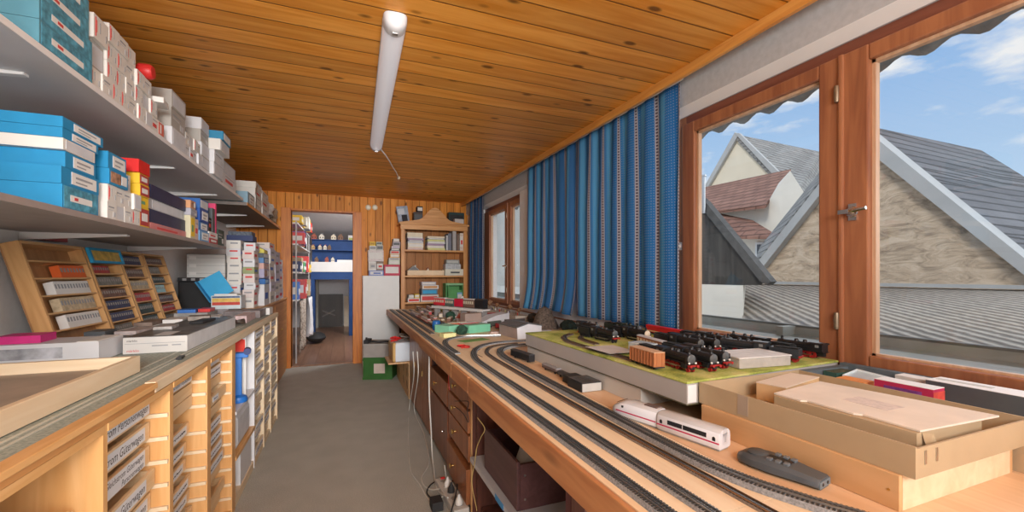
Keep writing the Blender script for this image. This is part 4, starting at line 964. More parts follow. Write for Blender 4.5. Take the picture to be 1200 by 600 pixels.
def steam_loco(label, loc, rz, tender=True, body=LOCOBLK, wheelm=WHEELRED, nose=LOCOGRY, n_drive=4, L_=.150, sc=1.3):
    t = thing('steam_locomotive', label, 'locomotive', loc, rz, None); t.scale = (sc, sc, sc)
    x0, x1 = -L_/2, L_/2
    b = MB(); b.box(x0+.004, x1-.002, -.006, .006, .008, .020); b.box(x0, x1-.01, -.0145, .0145, .0205, .0225); b.box(x0, x0+.01, -.006, .006, .0195, .021); b.box(x1-.030, x1-.012, -.0155, .0155, .010, .0204)
    b.build('chassis', body, t)
    b = MB(); b.cyl((x0+.040,0,.034), (x1-.008,0,.034), .0122, seg=20); b.cyl((x1-.022,0,.034), (x1-.008,0,.034), .0126, seg=20)
    for x in (x0+.055, x0+.078, x0+.1): b.cyl((x,0,.034), (x+.0012,0,.034), .01255, seg=20)
    b.box(x0+.04, x1-.014, -.008, .008, .0224, .029)
    b.tube([(x0+.04,.0128,.038),(x1-.02,.0128,.038)], .0007, 5); b.tube([(x0+.04,-.0128,.038),(x1-.02,-.0128,.038)], .0007, 5)
    b.build('boiler', body, t, smooth=True)
    b = MB(); b.lathe([(.0125,0),(.0122,.002),(.009,.0035),(.003,.0045),(.001,.005)], (x1-.0082,0,.034), 18, axis='X'); b.cyl((x1-.0045,-.007,.034), (x1-.0045,.007,.034), .0009, seg=5)
    b.build('smokebox_door', nose, t, smooth=True)
    b = MB(); b.lathe([(.0052,.0),(.0038,.003),(.0036,.009),(.0046,.0105),(.0030,.0106),(.0026,.004)], (x1-.016,0,.0452), 12); b.build('chimney', body, t, smooth=True)
    for x, r in ((x0+.062, .0056), (x0+.088, .0062)):
        b = MB(); b.lathe([(r*1.1,0),(r,.002),(r*.95,.005),(r*.6,.0075),(.0005,.0082)], (x,0,.0448), 12); b.build('steam_dome', body, t, smooth=True)
    b = MB(); b.box(x0+.004, x0+.040, -.0150, .0150, .0227, .044); b.prism([(x0,-.017,.0441),(x0,.017,.0441),(x0,.012,.0485),(x0,0,.050),(x0,-.012,.0485)], (.044,0,0)); cab = b.build('cab', body, t)
    for s in (-1, 1):
        b = MB(); b.box(x0+.013, x0+.024, s*.0149, s*.0154, .034, .042); b.build('window', mat('loco window', (.25,.27,.28), .2), cab)
    b = MB(); b.box(x1-.004, x1, -.0150, .0150, .0155, .0200); 
    for s in (-1, 1): b.lathe([(.0012,0),(.0012,.004),(.0038,.0045),(.0038,.0055)], (x1-.0002, s*.0105, .0175), 10, axis='X')
    b.build('buffer_beam', WHEELRED, t)
    for s in (-1, 1):
        b = MB(); b.lathe([(.0005,0),(.0024,0),(.0026,.003),(.0005,.0032)], (x1-.0055, s*.010, .0245), 8, axis='X'); b.build('lantern', mat('lantern white', (.8,.8,.76), .3), t)
    xs = [x0+.036+i*.0205 for i in range(n_drive)]
    wheels(t, xs, .0100 if n_drive > 3 else .0118, wheelm, name='driving_wheel')
    wheels(t, [x1-.012], .0062, wheelm, name='pony_wheel')
    for s in (-1, 1):
        b = MB(); b.box(xs[0], xs[-1], s*.0104, s*.0114, .0078, .0100); b.box(xs[1], x1-.022, s*.0115, s*.0122, .0105, .0125); b.build('coupling_rod', STEEL, t)
        b = MB(); b.box(x1-.014, x1-.006, s*.0145, s*.0152, .0226, .040)
        if tender: b.build('smoke_deflector', body, t)
        else: b.bm.free()
    if tender:
        a, c = x0-.082, x0-.004
        b = MB(); b.box(a, c, -.0150, .0150, .012, .0385); b.box(a+.003, c-.012, -.0125, .0125, .0386, .042, 1); b.box(c-.002, c+.006, -.004, .004, .015, .018)
        td = b.build('tender', [body, mat('coal', (.012,.012,.012), .9, .4, 90)], t)
        for x in (a+.012, a+.030, a+.049, a+.067):
            for s in (-1, 1): b = MB(); wheel(b, x, s*.0075, .0066); b.build('wheel', wheelm, td, smooth=True)
        b = MB(); b.box(a-.003, a+.0005, -.0155, .0155, .0145, .0195); b.build('buffer_beam', WHEELRED, td)
    else:
        for s in (-1, 1): b = MB(); b.box(x0+.04, x0+.085, s*.0150, s*.0085, .0226, .0335); b.build('water_tank', body, t)
    return t
def wagon(label, loc, rz, L_, h, w, body, roofm, kind='box', name='freight_wagon', cat='wagon', windows=None, stripe=None, group=None, nax=2, flat_roof=False):
    t = thing(name, label, cat, loc, rz, group); x = L_/2
    b = MB(); b.box(-x, x, -w/2, w/2, .0125, h)
    if kind == 'ribs':
        n = max(4, int(L_/.018))
        for i in range(n+1):
            px = -x+.002+(2*x-.004)*i/n
            for s in (-1, 1): b.box(px-.0012, px+.0012, s*w/2, s*(w/2+.0016), .0125, h-.0015)
        for s in (-1, 1):
            for yy in (-.25, .25): b.box(s*x, s*(x+.0016), yy*w-.0012, yy*w+.0012, .0125, h)
    bd = b.build('body', body, t)
    if windows:
        n = windows[0]
        for s in (-1, 1):
            b = MB(); 
            for i in range(n): px = -x+(i+.5)*2*x/n; b.box(px-.7*x/n, px+.7*x/n, s*(w/2-.0005), s*(w/2+.0006), h*.52, h*.82)
            b.box(-x*.97, x*.97, s*(w/2-.0005), s*(w/2+.0003), h*.50, h*.525, 0)
            b.build('window_band', windows[1], bd)
    if stripe:
        b = MB(); b.box(-x-.0004, x+.0004, -w/2-.0005, w/2+.0005, h*.36, h*.48); b.build('stripe', stripe, bd)
    b = MB()
    if flat_roof: b.box(-x-.001, x+.001, -w/2-.001, w/2+.001, h+.0001, h+.0025)
    else:
        pr = [(-w/2-.0012,h-.001)]+[(math.cos(PI-PI*i/8)*(w/2+.0012), h+math.sin(PI*i/8)*w*.16) for i in range(9)]+[(w/2+.0012,h-.001)]
        b.prism([(-x-.0015, a, c) for a, c in pr], (2*x+.003,0,0))
    b.build('roof', roofm, t)
    b = MB(); b.box(-x-.003, x+.003, -w*.32, w*.32, .008, .0124)
    for s in (-1, 1): b.box(s*x, s*(x+.006), -w*.42, w*.42, .009, .0124)
    b.build('chassis', SOFTBLACK, t)
    if nax: wheels(t, [-x*.68, x*.68] if nax == 2 else [-x*.82, -x*.58, x*.58, x*.82], .0058, SOFTBLACK)
    return t
MZ = .9212 # top of the grassed baseboard
RN2 = -PI/2  # heading towards the camera end of the room
# ---------------------------------------------------------------- grassed baseboard with its locomotives
m, nt, bs = new_mat('yellow green grass mat'); GRASS = m
mp = coords(nt); n1 = N(nt, 'ShaderNodeTexNoise'); n1.inputs['Scale'].default_value = 160; n2 = N(nt, 'ShaderNodeTexNoise'); n2.inputs['Scale'].default_value = 9; n2.inputs['Detail'].default_value = 4
nt.links.new(mp.outputs[0], n1.inputs[0]); nt.links.new(mp.outputs[0], n2.inputs[0])
ad = N(nt, 'ShaderNodeMath', operation='MULTIPLY_ADD', i_1=.35); nt.links.new(n1.outputs[0], ad.inputs[0]); nt.links.new(n2.outputs[0], ad.inputs[2])
r = ramp(nt, [(.45, (.16,.22,.03)), (.65, (.42,.47,.10)), (.85, (.60,.58,.22))]); nt.links.new(ad.outputs[0], r.inputs[0]); nt.links.new(r.outputs[0], bs.inputs['Base Color']); bs.inputs['Roughness'].default_value = .95; bump(nt, bs, n1.outputs[0], .4, .003)
GREYSIDE = mat('taupe grey side board', (.45,.43,.42), .6, .04, 5)
GREYSIDE2 = mat('pale grey side board', (.60,.59,.56), .6, .04, 5)
q = [(.985,1.012),(.972,2.225),(1.70,2.25),(1.775,1.05)]
L = (1.35, 1.6, TZ+.0004); t = thing('railway_baseboard', 'grey two-tier baseboard with grass mat top carrying the locomotives', 'baseboard', L)
def slab(name, m, z0, z1, inset=0, **kw):
    b = MB(); b.M = Matrix.Translation(-Vector(L)); c = Vector((1.36,1.62))
    b.prism([(*(c+(Vector(p)-c)*(1-inset)), z0) for p in q], (0,0,z1-z0)); return b.build(name, m, t, **kw)
qq = q; q = [(.99,1.235),(.978,2.215),(1.69,2.24),(1.76,1.27)]; slab('lower_box', GREYSIDE2, TZ+.0006, TZ+.066, 0)
for y in (1.12,): part_box('support_block', SOFTBLACK, t, (1.45,1.60,1.08,1.16,TZ+.0006,TZ+.0665), L)
q = qq
slab('dark_strip', mat('olive edge strip', (.10,.09,.05), .7), TZ+.066, TZ+.070, -.002)  # thin dark olive line between lower and upper box
slab('upper_box', GREYSIDE, TZ+.070, MZ-.009)
slab('grass_mat', GRASS, MZ-.0089, MZ-.0008, -.006, bevel=.003)
b = MB(); b.M = Matrix.Translation(-Vector(L)); b.box(.986, 1.02, 1.008, 1.0115, TZ+.075, MZ-.012); b.build('end_plate', mat('pale end board', (.74,.74,.76), .5), t)
MZ += .0004
track('brown model track curving along the front edge of the grass mat', [(1.17,2.05),(1.09,1.98),(1.05,1.90),(1.02,1.78),(1.025,1.5),(1.03,1.32)], z=MZ-.0009, bed=BEDB, rail=RAILB, w=.034, bedh=.004, pitch=.012)
track('short inner brown track on the grass mat behind the front edge track', [(1.172,1.95),(1.135,1.89),(1.115,1.80),(1.11,1.70)], z=MZ-.0009, bed=BEDB, rail=RAILB, w=.030, bedh=.004, pitch=.012)
steam_loco('black steam locomotive facing the room, the one beside the orange freight wagon', (1.098,1.185,MZ), RN2-.10, body=LOCOBLK)
steam_loco('black tank locomotive in the middle of the three facing the aisle side box', (1.172,1.165,MZ), RN2-.06, tender=False, body=LOCOBLK)
steam_loco('black locomotive between the tank locomotive and the frosted plastic box', (1.243,1.185,MZ), RN2+.02, tender=True, n_drive=3)
wagon('orange brown ribbed freight wagon at the front edge of the grass mat', (1.015,1.235,MZ), RN2-.08, .150, .060, .042, mat('orange brown wagon', (.40,.15,.06), .45, .08), mat('pale orange roof', (.60,.38,.23), .5), 'ribs', flat_roof=True)
wagon('brown and white passenger coach with pale roof on the grass mat', (1.292,1.535,MZ), RN2-.16, .215, .042, .032, mat('brown coach', (.36,.12,.055), .4), mat('pale coach roof', (.60,.60,.62), .5), name='passenger_coach', cat='coach', windows=(8, mat('cream windows', (.74,.60,.46), .4)), nax=4)
steam_loco('black locomotive beyond the brown coach, flank to the window', (1.39,1.43,MZ), RN2-.08)
steam_loco('black locomotive with red wheels behind the frosted plastic box', (1.455,1.41,MZ), RN2-.05, n_drive=3)
steam_loco('long black locomotive close below the window frame behind the red coach', (1.565,1.44,MZ), RN2-.06)
wagon('red rail coach with cream band below the curtain hem', (1.60,1.80,MZ), RN2-.02, .27, .046, .032, RED, mat('bright red roof', (.66,.02,.03), .35), name='rail_coach', cat='coach', stripe=mat('cream band', (.80,.66,.40), .4), nax=4)
steam_loco('black locomotive at the far end of the window row with tall chimney', (1.66,1.345,MZ), PI/2-.02)
steam_loco('black locomotive with blue grey tender next to the frosted plastic box', (1.535,1.265,MZ), PI/2+.28, body=mat('slate loco', (.035,.04,.048), .35, .2))
steam_loco('black locomotive standing nearest the window post', (1.735,1.165,MZ), PI/2+.03, n_drive=3, tender=False)
steam_loco('black locomotive in the dark trio below the curtain, closest to the grey paper sheet', (1.215,1.80,MZ), RN2+.05, wheelm=SOFTBLACK)
steam_loco('black tank locomotive at the mound end of the grass mat', (1.285,2.06,MZ), RN2+.05, tender=False)
steam_loco('black locomotive with cream smokebox ring below the long curtain', (1.365,1.74,MZ), RN2-.02, nose=mat('cream smokebox', (.72,.62,.48), .4), wheelm=SOFTBLACK)
steam_loco('dark green black locomotive behind the cream ringed locomotive', (1.44,1.90,MZ), RN2, body=mat('green black', (.018,.028,.022), .35, .2))
b = MB(); b.box(0,.155,0,.165,0,.0008); tag(b.build('paper_sheet', mat('grey paper', (.52,.49,.47), .8), None, (.992,1.43,MZ+.012), (.02,.03,.08)), 'loose grey paper sheet lying across the brown front track', 'paper')
def frosted(name, col, a):
    m = mat(name, col, .35, .12, 35); nt = m.node_tree; bs = [n for n in nt.nodes if n.type == 'BSDF_PRINCIPLED'][0]; bs.inputs['Alpha'].default_value = a; return m
FROST = frosted('frosted beige plastic', (.66,.62,.58), .72); FROSTL = frosted('frosted lid', (.78,.76,.74), .8)
CLR = mat('frosted grey plastic', (.50,.57,.58), .25, .18, 40)
for dx, dy, lab in ((1.188,1.470,'translucent grey plastic case behind the paper sheet'), (1.180,1.350,'translucent grey plastic case behind the orange wagon')):
    t = thing('plastic_case', lab, 'case', (dx,dy,MZ), .05)
    b = MB(); b.box(-.036,.036,-.05,.05,.0002,.034); b.build('case_body', CLR, t, bevel=.002); b = MB(); b.box(-.037,.037,-.051,.051,.0341,.040); b.build('lid', mat('clear lid grey', (.58,.66,.68), .15, .15, 40), t, bevel=.002)
t = thing('frosted_box', 'large frosted plastic box at the corner of the grass mat', 'box', (1.402,1.125,MZ), -.10)
b = MB(); b.box(-.115,.115,-.065,.075,.0002,.034); b.build('box_body', FROST, t, bevel=.003)
b = MB(); b.box(-.118,.118,-.068,.078,.0342,.040); b.build('lid', FROSTL, t, bevel=.003)
# ---------------------------------------------------------------- things on the bare table in front of the baseboard
wagon('black covered wagon on the tan board below the grass mat corner', (.918,2.15,TZ+.0004), -PI/2+.12, .205, .043, .036, LOCOBLK, ROOFBLK, nax=2)
wagon('clear roofed wagon with pale load between the black wagon and the black cases', (.938,1.835,TZ+.0004), -PI/2+.04, .14, .026, .030, mat('brown grey wagon', (.16,.12,.11), .5), mat('smoky lid', (.30,.30,.32), .2), nax=2)
o = wagon('grey tank wagon between the clear roofed wagon and the black cases', (.938,1.705,TZ+.0004), -PI/2+.04, .07, .022, .032, DARKGREY, ROOFBLK, nax=2)
t = thing('black_case', 'black plastic case with grey end face, standing beside the baseboard', 'case', (.928,1.515,TZ+.0004), .0)
b = MB(); b.box(-.047,.047,-.055,.06,.0,.036); b.build('case_body', SOFTBLACK, t, bevel=.002)
b = MB(); b.box(-.044,.044,-.0562,-.0552,.002,.034); b.build('end_face', mat('silver grey label', (.52,.53,.52), .4), t)
b = MB(); b.box(-.046,.046,-.054,.002,.0362,.0385); b.box(-.046,.046,.004,.058,.0362,.0385); b.build('lid', mat('black lid', (.05,.05,.055), .25, .2), t)
t = thing('black_case', 'smaller black case with pale edge strip behind the grey faced case', 'case', (.930,1.612,TZ+.0004), .0)
b = MB(); b.box(-.034,.034,-.035,.035,0,.034); b.build('case_body', SOFTBLACK, t, bevel=.002)
b = MB(); b.box(-.0355,-.030,-.0358,-.0352,0,.033); b.build('edge_strip', WHITE, t)
# toy high-speed train: two pieces, white with a red stripe
TR = mat('white train lacquer', (.76,.78,.84), .25, .02); TRR = mat('silver roof', (.58,.59,.62), .3, .05); WIN = mat('black window band', (.03,.03,.035), .1)
STR = mat('train red stripe', (.52,.02,.10), .35)
def section(x, w, h0, h1, top):
    """cross-section of a rounded train body"""
    return [(x,-w*.9,h0),(x,-w,h0+.006),(x,-w,h1*.62),(x,-w*.9,h1*.84),(x,-w*.62,h1*.965),(x,0,h1),(x,w*.62,h1*.965),(x,w*.9,h1*.84),(x,w,h1*.62),(x,w,h0+.006),(x,w*.9,h0)]
def loft(mb, secs, mi_fn=None):
    rs = [[mb.v(p) for p in s] for s in secs]; n = len(rs[0])
    for A, B in zip(rs, rs[1:]):
        for i in range(n):
            f = mb._f([A[i], B[i], B[(i+1) % n], A[(i+1) % n]])
            if f and mi_fn: f.material_index = mi_fn(i)
    mb._f(rs[0][::-1]); mb._f(rs[-1])
roof_i = lambda i: 1 if i in (3,4,5,6) else 0
pA, pB = Vector((.897,1.045,TZ+.0004)), Vector((.958,.868,TZ+.0004))
dA = on_z(781,505,TZ); 
t = thing('toy_train_coach', 'white toy train coach with red stripe and dark window band', 'toy train', (.928,.935,TZ+.0004), -PI/2+.22)
b = MB(); loft(b, [section(x, .0285*k, .006, .058*kk, 0) for x, k, kk in ((-.098,.93,.98),(-.094,1,1),(.094,1,1),(.098,.93,.98))], roof_i); bd = b.build('body', [TR, TRR], t, smooth=True)
for s in (-1, 1):
    b = MB(); b.box(-.0975,.0975, s*.0280, s*.0288, .0195,.0235); b.build('stripe', STR, bd)
    for a, c in ((-.060,-.012), (-.009,.062)):
        b = MB(); b.box(a, c, s*.0280, s*.0289, .029,.0415); b.build('window', WIN, bd)
    for x in (-.082, .083):
        b = MB(); b.lathe([(.001,.0288*s),(.0045,.0288*s),(.0045,.0278*s)], (x,0,.033), 12, axis='Y'); b.box(x-.0045,x+.0045, s*.0278, s*.0288, .026,.034); b.build('door_window', WIN, bd)
b = MB(); b.box(.0975,.0986,-.012,.012,.016,.046); b.lathe([(.012,.0978),(.012,.0986)], (0,0,.046), 14, axis='X'); b.build('gangway', mat('pale grey gangway', (.62,.62,.66), .4), bd)
b = MB(); b.box(.0984,.0992,-.0045,.0045,.022,.044); b.build('gangway_door', mat('grey gangway door', (.45,.45,.48), .4), bd)
b = MB(); b.box(-.095,.095,-.022,.022,.001,.0062); b.build('underframe', mat('grey underframe', (.40,.40,.41), .5), t)
wheels(t, (-.07,-.05,.05,.07), .0055, SOFTBLACK, .012)
t = thing('toy_train_power_car', 'white toy train power car with sloping nose coupled behind the coach', 'toy train', (.890,1.115,TZ+.0004), -PI/2+.26)
b = MB(); loft(b, [section(-.100,.010,.012,.024,0), section(-.096,.019,.008,.030,0), section(-.080,.0265,.006,.040,0), section(-.055,.0285,.006,.053,0), section(-.035,.0285,.006,.058,0), section(.076,.0285,.006,.058,0), section(.080,.0265,.006,.057,0)], roof_i); bd = b.build('body', [TR, TRR], t, smooth=True)
for s in (-1, 1):
    b = MB(); b.box(-.074,.078, s*.0276, s*.0288, .0195,.0235); b.build('stripe', STR, bd)
    b = MB(); b.box(-.052,-.044, s*.0272, s*.0288, .034,.041); b.build('door_window', WIN, bd)
b = MB(); b.box(.025,.07,-.012,.012,.0572,.0605); b.build('roof_unit', mat('brown grey roof unit', (.14,.10,.09), .5), bd)
b = MB(); b.prism([(-.0815,-.015,.0405),(-.0815,.015,.0405),(-.060,.017,.0525),(-.060,-.017,.0525)], (0,0,.0015)); b.build('windscreen', WIN, bd)
b = MB(); b.box(-.07,.078,-.022,.022,.001,.0062); b.build('underframe', mat('grey underframe'), t)
wheels(t, (-.06,-.04,.04,.06), .0055, SOFTBLACK, .012)
# dark grey hand controller
t = thing('hand_controller', 'dark grey railway hand controller lying beside the cardboard boxes', 'controller', (.966,.700,TZ+.0004), -PI/2+.20); t.scale = (.95,.98,.98)
CG = mat('controller grey', (.085,.10,.115), .38, .06)
b = MB(); outl = []
def csec(x, w, h): return [(x,-w*.7,.0),(x,-w,.007),(x,-w*.96,h*.72),(x,-w*.72,h),(x,w*.72,h),(x,w*.96,h*.72),(x,w,.007),(x,w*.7,0)]
loft(b, [csec(-.098,.012,.016), csec(-.092,.026,.022), csec(-.075,.037,.027), csec(-.04,.043,.031), csec(.0,.043,.031), csec(.035,.038,.029), csec(.065,.033,.026), csec(.094,.031,.024), csec(.098,.029,.023)])
bd = b.build('body', CG, t, smooth=True)
b = MB(); b.lathe([(.024,0),(.024,.003),(.020,.0055),(.001,.006)], (-.052,0,.029), 24); b.build('speed_dial', DARKGREY, t, smooth=True)
for i, (x, y) in enumerate(((-.012,.022),(-.012,-.022),(.008,.02),(.008,-.02),(.026,.019),(.026,-.019))):
    b = MB(); b.box(x-.006, x+.006, y-.007, y+.007, .028,.0355); b.build('button', mat('pale grey button', (.15,.17,.19), .4), t, bevel=.0015)
b = MB(); b.box(-.024,.03,-.010,.010,.0300,.0318); b.build('display', BLACK, t)
b = MB(); b.box(.0965,.100,-.026,.026,.004,.019); bd2 = b.build('socket_plate', mat('blue grey plate', (.16,.21,.25), .4), t)
for y in (-.012,.012): b = MB(); b.cyl((.0995,y,.011), (.1008,y,.011), .004, seg=10); b.build('socket', BLACK, bd2)
# ---------------------------------------------------------------- cardboard and chipboard boxes at the camera end
CHIP = wood('tan chipboard', (.72,.44,.22), (.62,.36,.17), 'Y', .8, .55)
CHIPL = wood('pale chipboard', (.84,.68,.52), (.78,.60,.44), 'X', .8, .55)
L = (1.25,.74,TZ+.0004); t = thing('chipboard_box', 'long tan chipboard box lying under the open cardboard tray', 'box', L)
part_box('front_panel', CHIP, t, (1.022,1.034,.492,.99,TZ+.0006,.852), L, .001); part_box('back_panel', CHIP, t, (1.468,1.48,.492,.99,TZ+.0006,.852), L)
part_box('end_panel', CHIPL, t, (1.0342,1.4678,.492,.504,TZ+.0006,.852), L); part_box('end_panel', CHIPL, t, (1.0342,1.4678,.978,.99,TZ+.0006,.852), L)
part_box('lid_panel', CHIP, t, (1.0342,1.4678,.5042,.9778,.84,.852), L)
b = MB(); b.cyl((1.0225-L[0],.51-L[1],.817-L[2]), (1.0214-L[0],.51-L[1],.817-L[2]), .003, seg=8); b.build('nail', BRASS, t)
L = (1.27,.76,.8525); t = thing('cardboard_tray', 'open kraft cardboard tray with tape patch on the chipboard box', 'box', L); ty0, ty1, tx0, tx1, tz0, tz1 = .470,1.007,1.030,1.490,.8528,.916
part_box('base', KRAFT, t, (tx0,tx1,ty0,ty1,tz0,tz0+.003), L)
part_box('front_wall', KRAFT, t, (tx0,tx0+.004,ty0,ty1,tz0+.0031,tz1), L); part_box('back_wall', KRAFT, t, (tx1-.004,tx1,ty0,ty1,tz0+.0031,tz1), L)
part_box('end_wall', KRAFT, t, (tx0+.0041,tx1-.0041,ty0,ty0+.004,tz0+.0031,tz1-.004), L); part_box('end_wall', KRAFT, t, (tx0+.0041,tx1-.0041,ty1-.004,ty1,tz0+.0031,tz1), L)
part_box('tape_patch', mat('grey brown tape', (.40,.32,.25), .5), t, (tx0-.0008,tx0-.0001,.835,.868,tz0+.008,tz1-.001), L)
for y in (1.007,):
    b = MB(); b.M = Matrix.Translation(-Vector(L)); b.box(1.06,1.066,ty0-.0015,ty0-.0002,.878,.905); b.build('staple', STEEL, t)
b = MB(); b.M = Matrix.Translation(-Vector(L)); b.box(1.10,1.106,ty0-.0015,ty0-.0002,.878,.905); b.build('staple', STEEL, t)
z = .8562
# closed carton with overhanging lid inside the tray
c0, c1, c2, c3 = on_z(891,456,.928), on_z(943,442,.928), on_z(1108,468,.928), on_z(1092,501,.928)
L = (1.22,.68,z); t = thing('lidded_carton', 'flat pale carton with worn torn lid edge lying inside the cardboard tray', 'box', L)
b = MB(); b.M = Matrix.Translation(-Vector(L))
b.prism([(1.10,.50,z+.0005),(1.085,.80,z+.0005),(1.32,.83,z+.0005),(1.36,.50,z+.0005)], (0,0,.066)); b.build('body', KRAFT, t)
edge = [(1.095,.808),(1.094,.735),(1.108,.727),(1.106,.62),(1.118,.607),(1.112,.50),(1.40,.486),(1.345,.845)]
b = MB(); b.M = Matrix.Translation(-Vector(L)); b.prism([(x,y,z+.0672) for x, y in edge], (0,0,.004))
b.build('lid', mat('pale worn card', (.73,.65,.56), .8, .07, 12), t)
b = MB(); b.M = Matrix.Translation(-Vector(L)); rg = random.Random(4)
b.box(1.20,1.27,.60,.70,z+.0713,z+.0718); b.build('faded_label', mat('faded print', (.64,.55,.50), .8, .16, 90), t)
b = MB(); b.M = Matrix.Translation(-Vector(L)); b.prism([(1.118,.50,z+.0665),(1.128,.486,z+.0665),(1.14,.478,z+.02),(1.118,.490,z+.03)], (.002,0,0)); b.build('flap', KRAFT, t)
L = (1.36,.96,z); t = thing('small_kraft_box', 'small kraft box with pale lid in the far corner of the cardboard tray', 'box', L, .0)
b = MB(); b.M = Matrix.Translation(-Vector(L)); b.prism([(1.235,.875,z+.0005),(1.215,.955,z+.0005),(1.44,1.0,z+.0005),(1.468,.925,z+.0005)], (0,0,.052)); b.build('body', mat('orange kraft', (.64,.42,.22), .75), t)
b = MB(); b.M = Matrix.Translation(-Vector(L)); b.prism([(1.234,.873,z+.0527),(1.214,.956,z+.0527),(1.44,1.001,z+.0527),(1.469,.924,z+.0527)], (0,0,.003)); b.build('lid', KRAFTLIGHT, t)
# second tray by the window: kraft front, dark foam rim, plastic and boxes inside
L = (1.66,.65,TZ); ty0, ty1, tx0, tx1, tz1 = .15,1.03,1.497,1.785,.905
t = thing('foam_lined_tray', 'dark blue grey tray with kraft front wall under the window', 'tray', L); FOAM = mat('blue grey foam', (.11,.14,.165), .8, .1, 30)
part_box('front_wall', KRAFT, t, (tx0,tx0+.006,ty0,ty1,TZ+.0006,tz1), L); part_box('rear_wall', FOAM, t, (tx1-.03,tx1,ty0,ty1,TZ+.0006,tz1+.012), L)
part_box('end_wall', FOAM, t, (tx0+.0061,tx1-.0301,ty1-.03,ty1,TZ+.0006,tz1+.004), L); part_box('end_wall', FOAM, t, (tx0+.0061,tx1-.0301,ty0,ty0+.03,TZ+.0006,tz1), L)
part_box('base', mat('pale tray bottom', (.60,.58,.53), .7), t, (tx0+.0061,tx1-.0301,ty0+.0301,ty1-.0301,TZ+.0006,.870), L)
zz = .8705
b = MB(); b.box(-.05,.05,-.022,.022,0,.036); tag(b.build('green_parts_box', mat('dark green plastic', (.05,.11,.09), .25, .15), None, (1.655,.974,zz)), 'dark green plastic parts box at the far end of the foam tray', 'box')
t = thing('clear_tray', 'clear plastic lid tray tilted in the foam lined tray', 'plastic tray', (1.660,.888,zz+.012)); t.rotation_euler = (.10,-.10,.1); t.scale = (.68,.68,.68)
PLT = mat('pale blue plastic', (.46,.55,.60), .15, .08, 30); PLE = mat('plastic edge', (.70,.76,.78), .15)
b = MB(); b.box(-.07,.07,-.075,.075,.022,.025); b.build('panel', PLT, t)
for dm_ in ((-.073,.073,-.078,-.0751,.004,.034),(-.073,.073,.0751,.078,.004,.034),(-.073,-.0701,-.075,.075,.004,.034),(.0701,.073,-.075,.075,.004,.034)):
    b = MB(); b.box(*dm_); b.build('edge', PLE, t)
b = MB(); b.box(-.028,.028,-.04,.04,0,.040); tag(b.build('orange_box', [mat('orange card', (.80,.30,.08), .5)], None, (1.550,.865,zz), (0,0,.06)), 'small orange box between the clear tray and the red carton', 'box')
def model_carton(name, label, cat, loc, rz, w, d, h, body, top, art=(), group=None):
    t = thing(name, label, cat, loc, rz, group)
    b = MB(); b.box(-w/2,w/2,-d/2,d/2,.0003,h); bd = b.build('carton_body', body, t)
    b = MB(); b.box(-w/2,w/2,-d/2,d/2,h+.0001,h+.0016); b.build('top_face', top, t)
    return t, bd
t, bd = model_carton('red_carton', 'red and purple wagon carton with white top in the foam tray', 'carton', (1.560,.730,zz), .02, .06, .14, .058, mat('crimson carton', (.48,.03,.10), .4, .15, 14), WHITE)
b = MB(); b.box(-.0309,-.0301,-.045,.045,.012,.046); b.build('printed_panel', mat('purple print', (.20,.06,.26), .4, .5, 40), bd)
b = MB(); b.box(-.03,.03,-.0709,-.0701,.006,.05); b.build('end_print', mat('red end print', (.62,.08,.06), .4, .3, 30), bd)
t, bd = model_carton('white_carton', 'white carton with grey slot behind the red carton by the window', 'carton', (1.695,.620,zz), 0, .085, .22, .060, DARKGREY, WHITE)
b = MB(); b.box(-.010,.010,-.02,.10,.0617,.0626); b.build('slot', GREYCARD, t)
t, bd = model_carton('grey_carton', 'grey carton with white lid beside the clear tray under the window rail', 'carton', (1.715,.785,zz), 0, .05, .08, .05, GREYCARD, OFFWHITE)
# ---------------------------------------------------------------- furniture under the layout table
FX = .62
def knob(parent, x, y, z, m=BRASS, r=.0145):
    b = MB(); b.lathe([(.0005,-.024),(r*.8,-.0235),(r,-.018),(r*.7,-.012),(r*.35,-.009),(r*.35,0)], (x, y, z), 12, axis='X'); return b.build('knob', m, parent, smooth=True)
# drawer chest by the open recess: four drawers, the top ones a little open
L = (.9, 2.37, 0); t = thing('drawer_chest', 'reddish brown drawer chest with brass knobs beside the dark shelf recess', 'chest', L)
part_box('side_panel', DARKWOOD, t, (FX+.004,1.25,2.125,2.141,0,.70), L); part_box('side_panel', DARKWOOD, t, (FX+.004,1.25,2.602,2.618,0,.70), L)
part_box('back_panel', DARKWOOD, t, (1.235,1.25,2.1411,2.6019,0,.70), L); part_box('plinth', DARKWOOD, t, (FX+.02,1.234,2.1411,2.6019,0,.03), L)
part_box('edge_strip', wood('pale edge strip', (.58,.33,.15), (.45,.22,.09), 'Z', 1, .4), t, (FX-.004,FX+.0035,2.125,2.141,0,.70), L)
for z0, z1, dx in ((.545,.655,0), (.415,.530,-.004), (.262,.400,.0), (.04,.225,-.012)):
    d = part_box('drawer', BROWNWOOD, t, (FX-.012+dx,FX+.35,2.146,2.598,z0,z1), L, .003)
    knob(d, FX-.012+dx-L[0], 2.43-L[1], (z0+z1)/2)
L = (.9, 2.93, 0); t = thing('two_door_chest', 'brown chest with one top drawer and a lower door, second from the dark recess', 'chest', L)
part_box('side_panel', DARKWOOD, t, (FX+.004,1.25,2.625,2.641,0,.70), L); part_box('side_panel', DARKWOOD, t, (FX+.004,1.25,3.204,3.22,0,.70), L)
part_box('back_panel', DARKWOOD, t, (1.235,1.25,2.6411,3.2039,0,.70), L); part_box('plinth', DARKWOOD, t, (FX+.02,1.234,2.6411,3.2039,0,.03), L)
part_box('crossbar', DARKWOOD, t, (FX+.01,FX+.03,2.6411,3.2039,.655,.70), L)
